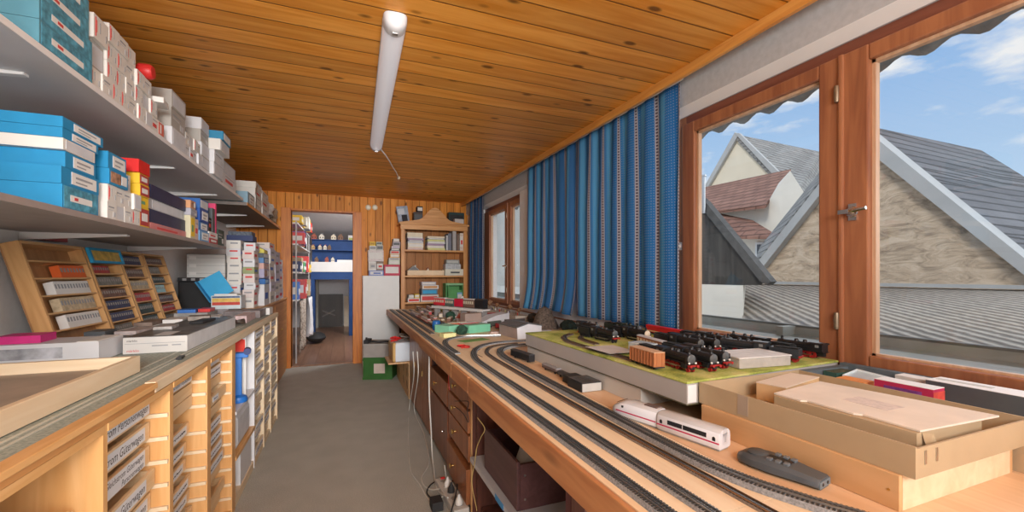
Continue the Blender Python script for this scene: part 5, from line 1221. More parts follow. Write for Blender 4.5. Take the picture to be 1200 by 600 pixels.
d = part_box('drawer', BROWNWOOD, t, (FX-.012,FX+.35,2.645,3.20,.41,.56), L, .003); knob(d, FX-.012-L[0], 2.98-L[1], .485)
d = part_box('door', wood('brown door veneer', (.27,.10,.05), (.17,.06,.03), 'Z', .8, .35), t, (FX-.010,FX+.008,2.645,3.20,.04,.385), L, .003); knob(d, FX-.010-L[0], 2.70-L[1], .24, CHROME, .007)
L = (.9, 3.75, 0); t = thing('brown_cupboard', 'dark brown veneer cupboard between the chests and the pine crate', 'cupboard', L)
part_box('body', DARKWOOD, t, (FX+.01,1.2,3.228,4.30,0,.69), L)
for y0, y1 in ((3.232,3.535), (3.539,3.935), (3.939,4.296)):
    d = part_box('door', BROWNWOOD, t, (FX-.010,FX+.0095,y0,y1,.03,.685), L, .003)
    b = MB(); b.box(FX-.0145-L[0],FX-.0101-L[0],y0+.03-L[1],y0+.045-L[1],.40,.44); b.build('escutcheon', BRASS, d)
# pine crate with leaf-shaped cut outs, board and kitchen-roll parcel on top
L = (.80, 4.85, 0); t = thing('pine_crate', 'pale pine crate with dark leaf shapes under the far table end', 'crate', L)
PALE = wood('pale crate pine', (.72,.46,.24), (.58,.33,.14), 'Z', 1, .5, .3)
for y0, y1 in ((4.33,4.57), (4.574,4.86), (4.864,5.36)): 
    d = part_box('front_board', PALE, t, (.605,.622,y0,y1,0,.352), L, .002)
    for zc, ang in ((.25,.5), (.12,-.4)):
        b = MB(); yc = (y0+y1)/2; pts = []
        for i in range(14):
            a = 2*PI*i/14; p = Vector((math.cos(a)*.055*(1-.35*math.cos(a)**2), math.sin(a)*.020)); p.rotate(Matrix.Rotation(ang+.9,2)); pts.append((.6045-L[0], yc+p.x*.7-L[1], zc+p.y*1.2+p.x*.5))
        b.prism(pts, (-.0012,0,0)); b.build('leaf_cutout', mat('dark cut out', (.07,.045,.035), .8), d)
part_box('side_board', PALE, t, (.6225,1.1,4.33,4.345,0,.352), L); part_box('side_board', PALE, t, (.6225,1.1,5.345,5.36,0,.352), L); part_box('back_board', PALE, t, (1.085,1.1,4.3451,5.3449,0,.352), L)
part_box('lid_board', PALE, t, (.60,1.1,4.33,5.36,.3525,.366), L)
b = MB(); b.box(.405,.76,4.312,4.70,.3667,.380); tag(b.build('loose_board', PALE), 'loose pine board sticking out from the crate into the aisle', 'board')
t = thing('paper_parcel', 'white wrapped parcel with brown tape bands on the loose pine board', 'parcel', (.575,4.46,.3805), .06)
b = MB(); b.box(-.135,.135,-.13,.13,0,.195); b.build('wrapping', mat('bluish white wrap', (.68,.74,.82), .35, .06, 9), t, bevel=.018)
for x in (-.115,.06):
    b = MB(); b.box(x-.02,x+.02,-.1315,.1315,-.0005+.001,.1966); b.build('tape_band', mat('brown tape', (.58,.36,.14), .35, .1), t, bevel=.016)
b = MB(); b.tube([(-.09,-.05,0),(-.04,-.09,.012),(.0,-.04,.02),(-.05,0,.03),(-.09,-.03,.025),(-.03,.03,.012)], .011, 6); o = tag(b.build('red_cable', RED, smooth=True), 'red cable bundle on top of the white wrapped parcel', 'cable'); o.location = (.53,4.44,.5895)
b = MB(); b.tube([(0,0,0),(.05,.05,.012),(.02,.12,.03),(-.04,.08,.045),(-.03,0,.03),(.06,-.02,.015),(.09,.09,.01)], .009, 6); o = tag(b.build('grey_cable', mat('grey brown cable', (.30,.24,.20), .5), smooth=True), 'grey brown cable tangle behind the red cable on the parcel', 'cable'); o.location = (.58,4.50,.5865)
# open shelf recess: white shelf edge, dark wooden box with cloth
L = (.9, 1.6, 0); t = thing('shelf_unit', 'dark shelf unit with white board under the near table part', 'shelf', L)
SHV = mat('grey white shelf board', (.50,.51,.55), .5, .04)
part_box('side_panel', DARKWOOD, t, (FX+.02,1.25,2.09,2.108,0,.69), L); part_box('side_panel', mat('maroon panel', (.10,.03,.035), .5, .15), t, (FX+.0,1.25,1.09,1.12,0,.69), L)
part_box('shelf', SHV, t, (FX-.02,1.25,1.121,2.0895,.295,.318), L, .002); part_box('back_panel', DARKWOOD, t, (1.235,1.25,1.121,2.089,.3185,.69), L)
part_box('blue_tape', mat('blue tape', (.05,.28,.62), .5), t, (FX-.0212,FX-.0201,1.60,1.70,.294,.319), L)
part_box('plinth', DARKWOOD, t, (FX+.04,1.234,1.121,2.089,0,.05), L)
L = (.82, 1.74, .319); t = thing('dark_wooden_box', 'dark maroon wooden box holding crumpled cloth on the white shelf board', 'box', L)
MR = wood('maroon box wood', (.115,.05,.05), (.075,.03,.03), 'Y', 1, .4)
x0, x1, y0, y1, z0, z1 = .632, 1.02, 1.535, 1.95, .3186, .50
part_box('front_panel', MR, t, (x0,x0+.014,y0,y1,z0,z1+.012), L, .002); part_box('back_panel', MR, t, (x1-.014,x1,y0,y1,z0,z1), L)
part_box('end_panel', MR, t, (x0+.0142,x1-.0142,y0,y0+.014,z0,z1), L); part_box('end_panel', MR, t, (x0+.0142,x1-.0142,y1-.014,y1,z0,z1), L); part_box('base', MR, t, (x0+.0142,x1-.0142,y0+.0142,y1-.0142,z0,z0+.012), L)
for z in (.36,.455): b = MB(); b.M = Matrix.Translation(-Vector(L)); b.lathe([(.0005,y0-.0025),(.004,y0-.002),(.005,y0-.0001)], (x0+.035,0,z), 10, axis='Y'); b.build('screw', STEEL, t)
def crumple(name, label, cat, c, r, m, sq=(1,1,.6), seed=1, amp=.28):
    b = MB(); b.ball((0,0,0), r, 18, sq=sq); rg = random.Random(seed); ph = [rg.uniform(0,6) for _ in range(6)]
    for v in b.bm.verts:
        n = v.co.normalized(); k = 1+amp*(math.sin(n.x*5+ph[0])*math.sin(n.y*6+ph[1])+.5*math.sin(n.z*9+ph[2]+n.x*7)); v.co *= k
    lo = min(v.co.z for v in b.bm.verts)
    o = b.build(name, m, None, (c[0], c[1], c[2]-lo), smooth=True); return tag(o, label, cat)
crumple('white_cloth', 'crumpled white cloth lying in the dark wooden box', 'cloth', (.82,1.70,.332), .105, mat('white cotton', (.72,.70,.66), .9), (1.1,1.1,.8), 3)
crumple('dark_cloth', 'dark cloth bundle behind the white cloth in the wooden box', 'cloth', (.87,1.88,.332), .04, SOFTBLACK, (1.2,.8,1.2), 7)
b = MB(); b.box(.90,1.12,1.30,1.50,.3186,.47); b.box(.899,.9005,1.33,1.47,.34,.44,1); tag(b.build('teal_folder_box', [mat('teal card', (.04,.20,.26), .5), CYAN]), 'teal box beside the dark wooden box on the white shelf', 'box')
b = MB(); b.box(.75,1.15,1.25,1.95,.051,.285); tag(b.build('dark_carton', mat('black brown carton', (.035,.025,.02), .8)), 'black brown carton lying under the white shelf board', 'carton')
# thin wires, power strip, hanging leads
def wire(name, label, pts, r, m, group=None, cat='cable'):
    b = MB(); b.tube(smooth_path(pts, 8), r, 6); return tag(b.build(name, m, smooth=True), label, cat, group)
WC = mat('white lead', (.66,.66,.62), .5)
def w3(u, v, X): p = on_x(u, v, X); return (p.x, p.y, p.z)
wire('white_lead', 'white lead looping over the carpet, the one closest to the aisle', [w3(484,412,.53), w3(485,440,.535), (.565,4.0,.03), (.50,3.6,.006), (.443,3.173,.006), (.395,2.75,.006), (.418,2.528,.006), (.44,2.33,.008), (.50,2.27,.045)], .0035, WC)
wire('white_lead', 'white lead crossing behind the loop and running down to the power strip', [w3(489,412,.535), w3(490,440,.535), (.585,3.85,.05), (.585,3.45,.006), (.578,3.298,.006), (.53,2.83,.006), (.44,2.60,.006), (.46,2.45,.008), (.545,2.36,.045)], .0035, WC)
wire('white_lead', 'thick white lead dropping straight from the table to the power strip', [w3(503,415,.545), w3(503,460,.545), w3(505,500,.555), (.545,2.80,.05), (.52,2.60,.012), (.50,2.42,.012), (.52,2.24,.05)], .0045, WC)
wire('white_lead', 'short white lead standing up beside the chest at the power strip', [w3(521,545,.585), w3(523,560,.585), (.575,2.42,.05)], .0035, WC)
wire('yellow_wire', 'thin yellow wire dangling over the dark wooden box', [(.60,1.96,.56),(.618,1.90,.525),(.612,1.94,.47),(.606,1.99,.40),(.60,2.0,.33),(.59,2.02,.22),(.592,1.94,.12)], .0018, mat('yellow wire', (.62,.45,.16), .5))
wire('black_wire', 'thin black wire hooked across the drawer fronts of the chest', [w3(533,470,.598), w3(541,470,.596), w3(549,471,.598), w3(548,480,.598), w3(549,495,.598), w3(543,485,.598), w3(533,476,.598)], .002, INK)
wire('red_wire', 'thin red wire hanging below the table edge above the chest', [(.60,2.56,.70),(.596,2.55,.62),(.594,2.53,.58),(.596,2.52,.55)], .0018, RED)
t = thing('power_strip', 'white power strip with plugs on the carpet beside the chest', 'power strip', (.555,2.31,.0005), .06)
b = MB(); b.box(-.042,.042,-.19,.19,0,.040); bd = b.build('strip_body', mat('dusty white plastic', (.58,.56,.53), .5, .1), t, bevel=.006)
for k, y in enumerate((-.14,-.07,0,.07,.14)):
    b = MB(); b.lathe([(.022,.0395),(.022,.0412),(.018,.0413),(.017,.0402)], (0,y,0), 16); b.build('socket', mat('socket grey', (.30,.30,.29), .5), bd)
b = MB(); b.box(-.012,.012,.165,.180,.040,.047); b.build('switch', RED, t)
for y, m, lab in ((-.14, OFFWHITE, 'white plug in the power strip, end closest to the chest corner'), (0, SOFTBLACK, 'black plug in the middle of the power strip'), (.07, OFFWHITE, 'white plug beside the black plug on the power strip')):
    b = MB(); b.lathe([(.019,0),(.020,.012),(.016,.026),(.008,.04),(.005,.052),(.0005,.053)], (0,0,0), 14); o = tag(b.build('mains_plug', m, smooth=True), lab, 'plug'); o.location = (.555+.06*-y,2.31+y,.0425)
b = MB(); b.box(-.03,.03,-.04,.04,0,.05); o = tag(b.build('plug_adapter', SOFTBLACK, bevel=.004), 'black power adapter on the carpet at the aisle side of the power strip', 'adapter'); o.location = (.46,2.25,.0005)
wire('black_lead', 'black lead curled around the power strip on the carpet', [(.46,2.30,.012),(.44,2.42,.008),(.50,2.52,.008),(.60,2.50,.008),(.60,2.36,.06),(.55,2.20,.065),(.49,2.10,.008)], .004, SOFTBLACK)
# ---------------------------------------------------------------- the crowded far half of the layout table
T0 = TZ+.0006
def slabbox(name, label, cat, c, d, m, rz=0, top=None, group=None, bevel=0):
    b = MB(); b.box(-d[0]/2,d[0]/2,-d[1]/2,d[1]/2,0,d[2], faces={'zt': 1} if top is not None else None)
    return tag(b.build(name, [m, top if top is not None else m], None, c, (0,0,rz), bevel=bevel), label, cat, group)
MINTL = mat('pale mint foam', (.32,.66,.50), .7)
slabbox('foam_block', 'mint green foam block lying beside the blue drum', 'foam block', (.795,3.43,T0), (.13,.17,.060), MINT, .5, MINTL)
slabbox('foam_block', 'mint green foam block standing in front of the taupe box', 'foam block', (1.02,3.37,T0), (.215,.11,.062), mat('clear mint foam', (.20,.58,.38), .6), .32, MINTL)
slabbox('yellow_card', 'pale yellow card block in front of the mint foam block', 'card', (.735,3.17,T0), (.10,.08,.030), mat('pale yellow card', (.72,.70,.34), .7), .2)
b = MB(); b.lathe([(.030,0),(.034,.01),(.036,.055),(.034,.075),(.028,.082),(.0005,.083)], (0,0,0), 20); o = tag(b.build('blue_drum', mat('drum blue', (.02,.12,.36), .35), smooth=True), 'small dark blue drum standing on the track end at the aisle edge', 'drum'); o.location = (.735,3.60,T0)
def bush(label, c, r, m, sq=(1,1,.9), seed=1, name='model_bush', cat='model bush'):
    b = MB(); b.ball((0,0,r*sq[2]*.95), r, 16, sq=sq); rg = random.Random(seed)
    for v in b.bm.verts: 
        if v.co.z > r*.15: v.co += Vector((rg.uniform(-1,1),rg.uniform(-1,1),rg.uniform(-1,1)))*r*.16
        else: v.co.z = max(0, v.co.z)
    return tag(b.build(name, m, None, c), label, cat)
BUSHM = mat('dark bush flock', (.025,.07,.045), .95, .6, 150); BUSHL = mat('green bush flock', (.10,.20,.06), .95, .5, 150)
bush('dark green model bush between the two mint foam blocks', (.865,3.245,T0), .042, BUSHM, (1.1,1,.9), 2)
bush('round dark green model bush below the white viaduct', (1.02,4.27,T0), .05, BUSHM, (1,1,1.0), 3)
bush('yellow green model bush on the far track field', (1.17,5.45,T0), .055, mat('olive flock', (.33,.36,.12), .95, .4, 120), (1.5,1,.5), 4)
slabbox('green_mat', 'thin green grass strip inside the curved track', 'grass mat', (.87,2.93,T0), (.22,.10,.0015), mat('green strip', (.18,.34,.10), .9, .2, 90), .3)
wire('red_wire_bundle', 'small red wire tangle lying on the bare table between the tracks', [(.70,2.62,T0+.004),(.735,2.68,T0+.012),(.69,2.70,T0+.007),(.725,2.60,T0+.01),(.76,2.66,T0+.006),(.71,2.74,T0+.004)], .004, RED, None)
wire('brown_wire', 'thin brown wire curving from the red tangle to the second track', [(.75,2.62,T0+.002),(.80,2.55,T0+.003),(.73,2.45,T0+.002),(.735,2.30,T0+.002)], .0015, mat('wire brown', (.22,.13,.09), .6))
# station hall: long grey roof, white end wall
t = thing('station_hall', 'model hall with grey ribbed roof and plain white end wall', 'model building', (1.265,2.99,T0), .10)
b = MB(); b.prism([(-.10,-.13,0),(.10,-.13,0),(.105,-.13,.088),(-.01,-.13,.108),(-.105,-.13,.082)], (0,.30,0)); 
wl = b.build('hall_wall', mat('rose grey wall', (.42,.34,.32), .7), t)
b = MB(); b.prism([(-.10,-.131,0),(.10,-.131,0),(.105,-.131,.088),(-.01,-.131,.108),(-.105,-.131,.082)], (0,-.003,0)); b.build('end_wall', mat('white end wall', (.74,.75,.80), .6), t)
b = MB(); b.prism([(-.112,-.137,.082),(-.01,-.137,.1085),(.112,-.137,.088),(.112,-.137,.093),(-.01,-.137,.114),(-.112,-.137,.087)], (0,.312,0))
for k in range(6): y = -.13+k*.055; b.prism([(-.112,y,.087),(-.01,y,.114),(.112,y,.093),(.112,y,.095),(-.01,y,.1165),(-.112,y,.0895)], (0,.006,0))
b.build('roof', mat('dark ribbed roof', (.12,.12,.125), .6), t)
t = thing('white_ramp', 'white wedge shaped ramp behind the station hall', 'ramp', (1.36,3.98,T0), .35)
b = MB(); b.prism([(-.19,-.06,0),(.19,-.06,0),(.19,-.06,.085),(.02,-.06,.072),(-.19,-.06,.006)], (0,.14,0)); b.build('ramp_body', mat('ramp white', (.70,.71,.76), .6), t)
slabbox('taupe_box', 'taupe card box with red base behind the right mint foam block'.replace('right ', 'standing '), 'box', (1.10,3.80,T0+.03), (.17,.10,.085), mat('taupe card', (.38,.29,.25), .7), .2)
slabbox('red_base_box', 'flat orange red box under the taupe card box', 'box', (1.09,3.78,T0), (.12,.12,.0298), mat('orange red', (.72,.07,.03), .4), .2)
# wagons on the far tracks
WR = mat('wagon dark red', (.48,.05,.06), .4, .1); WRR = mat('wagon grey roof', (.60,.57,.55), .5); WCR = mat('wagon cream', (.70,.62,.48), .5); WBR = mat('wagon brown', (.20,.10,.07), .5, .1)
zt_ = T0+.0105
cols = [(WR,WRR,'dark red'), (WCR,WRR,'cream'), (WBR,WCR,'brown'), (mat('wagon lilac', (.35,.32,.42), .5),WRR,'lilac grey'), (LOCOBLK,ROOFBLK,'black'), (mat('wagon rust', (.40,.13,.07), .5),WBR,'rust red')]
pos = ['first','second','third','fourth','fifth','sixth','seventh','eighth']
for tx, name_, seq, y0 in ((.737,'red wagon track',[2,0,0,5,0,3,3],3.75), (.822,'third far track',[4,2,0,5,1,2,0],3.72)):
    y = y0
    for k, ci in enumerate(seq):
        m_, r_, cn_ = cols[ci]; l_ = (.17,.15,.19,.16,.18,.15,.17)[k]
        wagon(f'{cn_} wagon, {pos[k]} from the mint foam end on the {name_}', (tx,y+l_/2,zt_), PI/2, l_, .044 if ci in (0,1,5) else .034, .032, m_, r_, nax=0, name='goods_wagon', windows=(6, WCR) if ci == 0 else None)
        y += l_+.015
for x, y, l_, rz, m_, r_, lab in ((1.02,3.62,.16,.35,WR,WRR,'dark red wagon lying askew behind the mint foam blocks'),(.93,3.66,.18,.25,mat('wagon orange red', (.5,.10,.05), .5),WCR,'red wagon with cream roof between drum and taupe box'),
    (1.33,3.47,.20,.12,WR,mat('wine roof', (.25,.03,.05), .35),'wine red coach in front of the white ramp'),(1.43,3.30,.17,.15,mat('wine coach', (.22,.02,.04), .35),WRR,'wine red coach with grey roof beside the station hall'),
    (1.27,3.62,.15,.5,mat('grey flat wagon', (.10,.11,.10), .6),mat('green grey load', (.13,.16,.13), .8),'dark wagon with green grey load on the wine red coach track'),(.98,4.13,.17,1.2,WBR,WCR,'brown wagon with cream roof in the middle of the far table'),
    (.985,4.60,.16,1.4,WCR,WRR,'cream wagon near the round dark bush'),(1.13,4.95,.16,1.1,WBR,WRR,'brown wagon beside the round dark bush'),(1.12,4.28,.15,.9,mat('wagon white', (.72,.70,.66), .5),WRR,'white wagon lying askew in front of the viaduct'),
    (1.47,4.42,.19,.2,WBR,WR,'brown and red wagon under the viaduct near the window'),(1.50,4.29,.20,.15,mat('wagon olive', (.18,.17,.10), .6),WBR,'olive wagon on the window side of the white ramp'),(1.51,3.72,.20,.1,mat('wagon soot', (.07,.06,.06), .6),mat('soot roof', (.12,.11,.11), .6),'sooty wagon in front of the brown mound')):
    wagon(lab, (x,y,T0), rz, l_, .048, .036, m_, r_, nax=2, name='goods_wagon')
for xa, ya, xb, yb, nm, seq in ((.905,4.75,.905,5.75,'fourth far track',[0,3,1,5,2]),(1.0,5.0,1.06,5.85,'fifth far track',[5,1,0,3]),(1.30,4.62,1.62,5.55,'siding behind the viaduct',[2,0,1,5])):
    d = Vector((xb-xa, yb-ya)); ln = d.length; d.normalize(); rz = math.atan2(d.y, d.x); s = .02
    track('short model track under wagons, the '+nm, [(xa,ya),((xa+xb)/2,(ya+yb)/2),(xb,yb)], bed=BEDB, pitch=.014)
    for k, ci in enumerate(seq):
        l_ = (.16,.18,.15,.17,.16)[k]; m_, r_, cn_ = cols[ci]; p = Vector((xa, ya))+d*(s+l_/2)
        wagon(f'{cn_} wagon, {pos[k]} from the camera end on the {nm}', (p.x,p.y,zt_), rz, l_, .046, .034, m_, r_, nax=0, name='goods_wagon', windows=(5, WCR) if ci in (0,5) else None); s += l_+.018
# small model houses and loose bits in the crowd
for x, y, s, w_, r_, lab in ((1.09,4.06,(.09,.07,.085),mat('grey rose wall', (.5,.42,.40), .7),roofs[0],'rose grey model house with red roof in the far crowd'),(1.28,5.15,(.10,.08,.09),RENDER_W,roofs[1],'white model house with grey roof behind the round bush'),
    (1.30,5.80,(.10,.08,.08),RENDER,roofs[2],'cream model house with brown roof near the table end'),(1.16,5.70,(.09,.07,.08),tints[2],roofs[1],'red brick model house with grey roof near the table end')):
    toy_house((x,y,T0), s, w_, r_, lab, rz=.5)
for x, y, d, rz, m_, lab in ((1.08,4.33,(.16,.035,.012),.2,WHITE,'white strip lying in front of the round dark bush'),(.95,3.95,(.15,.03,.012),.5,OFFWHITE,'white strip pointing at the taupe box'),(.985,4.40,(.14,.03,.012),1.1,CRM,'cream strip beside the far tracks'),(1.22,4.62,(.18,.05,.02),-.2,WR,'dark red strip under the viaduct'),
    (1.22,3.24,(.25,.05,.012),.05,mat('pinkish board', (.62,.46,.42), .7),'pinkish board behind the curved track'),(1.50,3.17,(.22,.05,.010),.05,mat('pale grey board', (.58,.60,.62), .7),'pale grey board beside the station hall')):
    slabbox('card_strip', lab, 'strip', (x,y,T0), d, m_, rz)
# white viaduct with the train on it
VZ = .118
va, vb = Vector((.985,4.83)), Vector((1.32,4.13)); vc = (va+vb)/2; dv = (vb-va).normalized(); rzv = math.atan2(dv.y, dv.x); vl = (vb-va).length/2
t = thing('white_viaduct', 'long white model viaduct carrying a train across the far table', 'viaduct', (vc.x,vc.y,T0), rzv)
b = MB(); b.box(-vl-.02,vl+.06,-.050,.050,VZ-.012,VZ); b.build('deck', WHITE, t)
b = MB(); b.box(-vl-.02,vl+.06,-.053,-.0501,VZ-.022,VZ+.006); b.build('parapet', OFFWHITE, t)
for k in range(6):
    b = MB(); x = -vl+.02+k*(2*vl)/5; b.box(x-.012,x+.012,-.035,.035,0,VZ-.0125); b.build('pier', mat('viaduct pier', (.30,.28,.27), .7), t)
for s, l_, h, m_, r_, lab, win in ((-.30,.19,.090,mat('train scarlet', (.68,.03,.05), .4),mat('pale roof', (.70,.66,.64), .5),'scarlet rail coach at the cabinet end of the white viaduct',True),(-.117,.14,.085,mat('grey green coach', (.10,.15,.14), .4),mat('pale roof'),'grey green coach second on the white viaduct',True),(.036,.13,.088,mat('train crimson', (.66,.02,.06), .4),mat('crimson roof', (.60,.04,.08), .4),'crimson coach third on the white viaduct',False),
    (.202,.165,.095,mat('brown panelled coach', (.20,.12,.09), .5),OFFWHITE,'brown panelled coach with white roof on the white viaduct',True),(.368,.13,.098,LOCOBLK,ROOFBLK,'black boxy locomotive at the window end of the white viaduct',False)):
    wagon(lab, (vc.x+dv.x*s,vc.y+dv.y*s,T0+VZ+.0005), rzv, l_, h, .062, m_, r_, nax=0, name='viaduct_coach', cat='coach', windows=(5, WCR) if win else None)
t = thing('street_lamp', 'tiny model street lamp with pale shade near the dark curtain', 'model lamp', (1.50,5.62,T0))
b = MB(); b.cyl((0,0,0),(0,0,.16), .004, seg=8); b.build('post', SOFTBLACK, t); b = MB(); b.lathe([(.030,.155),(.022,.175),(.006,.185),(.0005,.186)], (0,0,0), 14); b.build('shade', OFFWHITE, t, smooth=True)
# window sill crowd: figures, small trees, low wall
rg = random.Random(12)
SKIN = mat('figure skin', (.6,.4,.3), .7)
fig_cols = [(RED,'red'),(mat('figure brown', (.25,.15,.1), .7),'brown'),(WHITE,'white'),(NAVY,'navy'),(OLV,'olive')]
slabbox('sill_terrace', 'long pale terrace strip under the far window with tiny figures', 'terrace', (1.70,4.60,T0), (.14,1.20,.050), mat('stone terrace', (.55,.50,.44), .8, .2, 60), 0)
for k in range(12):
    y = 4.06+k*.095; m_, cn_ = fig_cols[k % 5]; h = .030
    t = thing('model_figure', f'tiny {cn_} model figure, {["first","second","third","fourth","fifth","sixth","seventh","eighth","ninth","tenth","eleventh","twelfth"][k]} from the blue curtain on the terrace strip', 'model figure', (1.68+.03*math.sin(k*2.3), y, T0+.0503), rg.uniform(0,6), 'model figures on the terrace strip')
    b = MB(); b.tube([(0,-.003,0),(0,-.0035,.012),(0,-.001,.018),(0,0,.024),(0,0,.031)], [.0028,.0026,.004,.0042,.0015], 6); b.tube([(0,.004,0),(0,.0035,.012),(0,.001,.018)], [.0028,.0026,.0035], 6)
    b.tube([(0,-.0042,.023),(.003,-.0065,.017),(.004,-.006,.012)], .0013, 5); b.tube([(0,.0042,.023),(.003,.0065,.017),(.004,.006,.012)], .0013, 5); b.ball((0,0,.0345), .0036, 8, 1); b.build('figure_body', [m_, SKIN], t, smooth=True)
for k, (y, h) in enumerate(((4.15,.07),(4.42,.09),(4.85,.08),(5.12,.10))):
    t = thing('model_tree', f'small brown leafed model tree, {pos[k]} from the blue curtain under the far window', 'model tree', (1.735,y,T0+.0503), k)
    b = MB(); b.cyl((0,0,0),(0,0,h*.5), .003, .002, seg=6); b.build('trunk', WBR, t)
    b = MB(); b.ball((0,0,h*.68), h*.32, 10); 
    for v in b.bm.verts: v.co += Vector((rg.uniform(-1,1),rg.uniform(-1,1),rg.uniform(-1,1)))*.006
    b.build('crown', mat('russet flock', (.28,.15,.08), .95, .5, 120), t)
t = thing('signal_gantry', 'small red signal gantry standing at the far window corner', 'signal', (1.62,5.25,T0+.001), .2)
for s in (-.03,.03): b = MB(); b.box(s-.003,s+.003,-.003,.003,0,.13); b.build('mast', WR, t)
b = MB(); b.box(-.04,.04,-.006,.006,.1302,.150); b.build('beam', WR, t)
# brown mound in front of the curtain, dark shrubs, grey slate and boards
b = MB(); b.lathe([(.125,0),(.118,.02),(.10,.06),(.085,.10),(.06,.145),(.035,.175),(.0005,.19)], (0,0,0), 22); rg = random.Random(31)
for v in b.bm.verts:
    if v.co.z > .005: v.co += Vector((rg.uniform(-1,1),rg.uniform(-1,1),rg.uniform(-.6,.6)))*.009
tag(b.build('brown_mound', mat('rocky brown', (.15,.12,.10), .95, .5, 60), None, (1.65,3.36,T0), smooth=True), 'brown grey rocky mound in front of the bunched curtain', 'model hill')
bush('black green shrub patch on the window side of the brown mound', (1.72,3.06,T0), .06, mat('black green flock', (.02,.035,.03), .95, .5, 120), (.9,1.8,.8), 6)
bush('dark shrub patch at the far side of the brown mound', (1.715,3.75,T0), .055, mat('brown black flock', (.05,.045,.04), .95, .5, 120), (.9,1.6,.9), 8)
slabbox('brown_board', 'brown board lying between the mound and the grass mat', 'board', (1.655,2.60,T0), (.20,.48,.05), mat('dull brown board', (.28,.20,.17), .7), .0, mat('dusty board top', (.40,.33,.30), .8))
slabbox('grey_slab', 'pale grey slab at the mound end of the grass mat', 'slab', (1.44,2.575,T0), (.16,.22,.045), mat('slab grey', (.52,.52,.56), .7), .1)
# ---------------------------------------------------------------- the drawer bench along the other side
BZ, BX = .92, -.54
def pbox(name, m, parent, d, L, **kw): return part_box(name, m, parent, d, L, **kw)
ORP = wood('orange pine stile', (.80,.47,.20), (.68,.35,.12), 'Z', 1, .45, .2)
ORPY = wood('orange pine rail', (.80,.47,.20), (.66,.34,.11), 'Y', 1, .45, .2)
DRW = wood('drawer front pine', (.84,.62,.38), (.74,.49,.25), 'Y', 1, .5)
PALEB = wood('pale birch', (.86,.72,.52), (.78,.61,.40), 'Y', 1, .5)
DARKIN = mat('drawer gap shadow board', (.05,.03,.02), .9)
PLATE = mat('paper label', (.78,.80,.84), .6, .02)
# bench top with grey green felt and slim laths
L = (-.9, 2.0, BZ)
t = thing('bench_top', 'long bench top with grey green felt over the labelled drawer chests', 'bench top', L)
m, nt, bs = new_mat('grey green felt'); FELT = m
mp = coords(nt); n1 = N(nt, 'ShaderNodeTexNoise'); n1.inputs['Scale'].default_value = 120; n1.inputs['Detail'].default_value = 4; nt.links.new(mp.outputs[0], n1.inputs[0])
r = ramp(nt, [(.35, (.25,.29,.25)), (.7, (.43,.47,.42))]); nt.links.new(n1.outputs[0], r.inputs[0]); nt.links.new(r.outputs[0], bs.inputs['Base Color']); bs.inputs['Roughness'].default_value = .95
pbox('board', ORPY, t, (-1.295,-.563,-.6,4.18,BZ-.032,BZ-.004), L)
pbox('felt', FELT, t, (-1.295,-.5651,-.6,4.18,BZ-.0038,BZ-.0006), L)
pbox('front_edge', PALEB, t, (-.5628,-.535,1.60,4.19,BZ-.030,BZ+.004), L, bevel=.002)
pbox('front_edge', ORPY, t, (-.5628,-.528,-.6,1.597,BZ-.014,BZ+.002), L, bevel=.002)
pbox('under_strip', wood('red orange strip', (.66,.33,.12), (.52,.23,.07), 'Y'), t, (-.5628,-.536,-.6,1.597,BZ-.032,BZ-.0145), L, bevel=.001)
for x in (-.605,-.625,-.665): pbox('lath', mat('pale lath line', (.56,.57,.50), .7), t, (x-.003,x+.003,-.6,3.2,BZ-.0005,BZ+.0016), L)
def scribble(parent, y0, y1, z, x, rg, m=INK, n=1, h=.008):
    """illegible handwriting: one wavering pen line"""
    for k in range(n):
        pts = []; y = y0; zz = z-k*.014+(n-1)*.007
        while y < y1: pts.append((x, y, zz+rg.uniform(-h/2, h/2))); y += rg.uniform(.002, .0045)
        if len(pts) > 3:
            b = MB(); b.tube(pts, .0007, 4); b.build('handwriting', m, parent)
def drawer_col(t, L, y0, y1, rows, front, plates, rg):
    """rows = [(z0, z1, recess)]"""
    for i, (z0, z1, dx) in enumerate(rows):
        X = front-dx
        b = MB(); b.box(X-.010-L[0], X-L[0], y0+.002-L[1], y1-.002-L[1], z0-L[2], z1-L[2]); b.box(X-.42-L[0], X-.0095-L[0], y0+.004-L[1], y0+.012-L[1], z0-L[2], z1-.004-L[2]); b.box(X-.42-L[0], X-.0095-L[0], y1-.012-L[1], y1-.004-L[1], z0-L[2], z1-.004-L[2]); b.box(X-.42-L[0], X-.0095-L[0], y0+.0119-L[1], y1-.0119-L[1], z0-L[2], z0+.006-L[2])
        d = b.build('drawer', DRW, t)
        p = plates(i) if plates else None
        if p:
            a, c, txt, hh = p
            zc = (z0+z1)/2; py0, py1 = y0+(y1-y0)*a, y0+(y1-y0)*c; H = (z1-z0)*hh
            b = MB(); b.box(X+.0001-L[0], X+.0012-L[0], py0-L[1], py1-L[1], zc-H/2-L[2], zc+H/2-L[2]); b.build('label_plate', PLATE, d)
            if isinstance(txt, str):
                ln = txt.split('|')
                for k, s in enumerate(ln):
                    sz = .036 if len(ln) == 1 else .026
                    text(s, sz, INK, d, 'handwriting', (X+.0015-L[0], py1-.012-L[1], zc-sz*.33+(len(ln)-1)*.012-k*.025-L[2]), (PI/2,0,PI/2), 'RIGHT', .25, .86)
            elif txt: scribble(d, py0+.012-L[1], py1-.015-L[1], zc-L[2], X+.0018-L[0], rg, INK, 1 if H < .045 else 2)
    return t
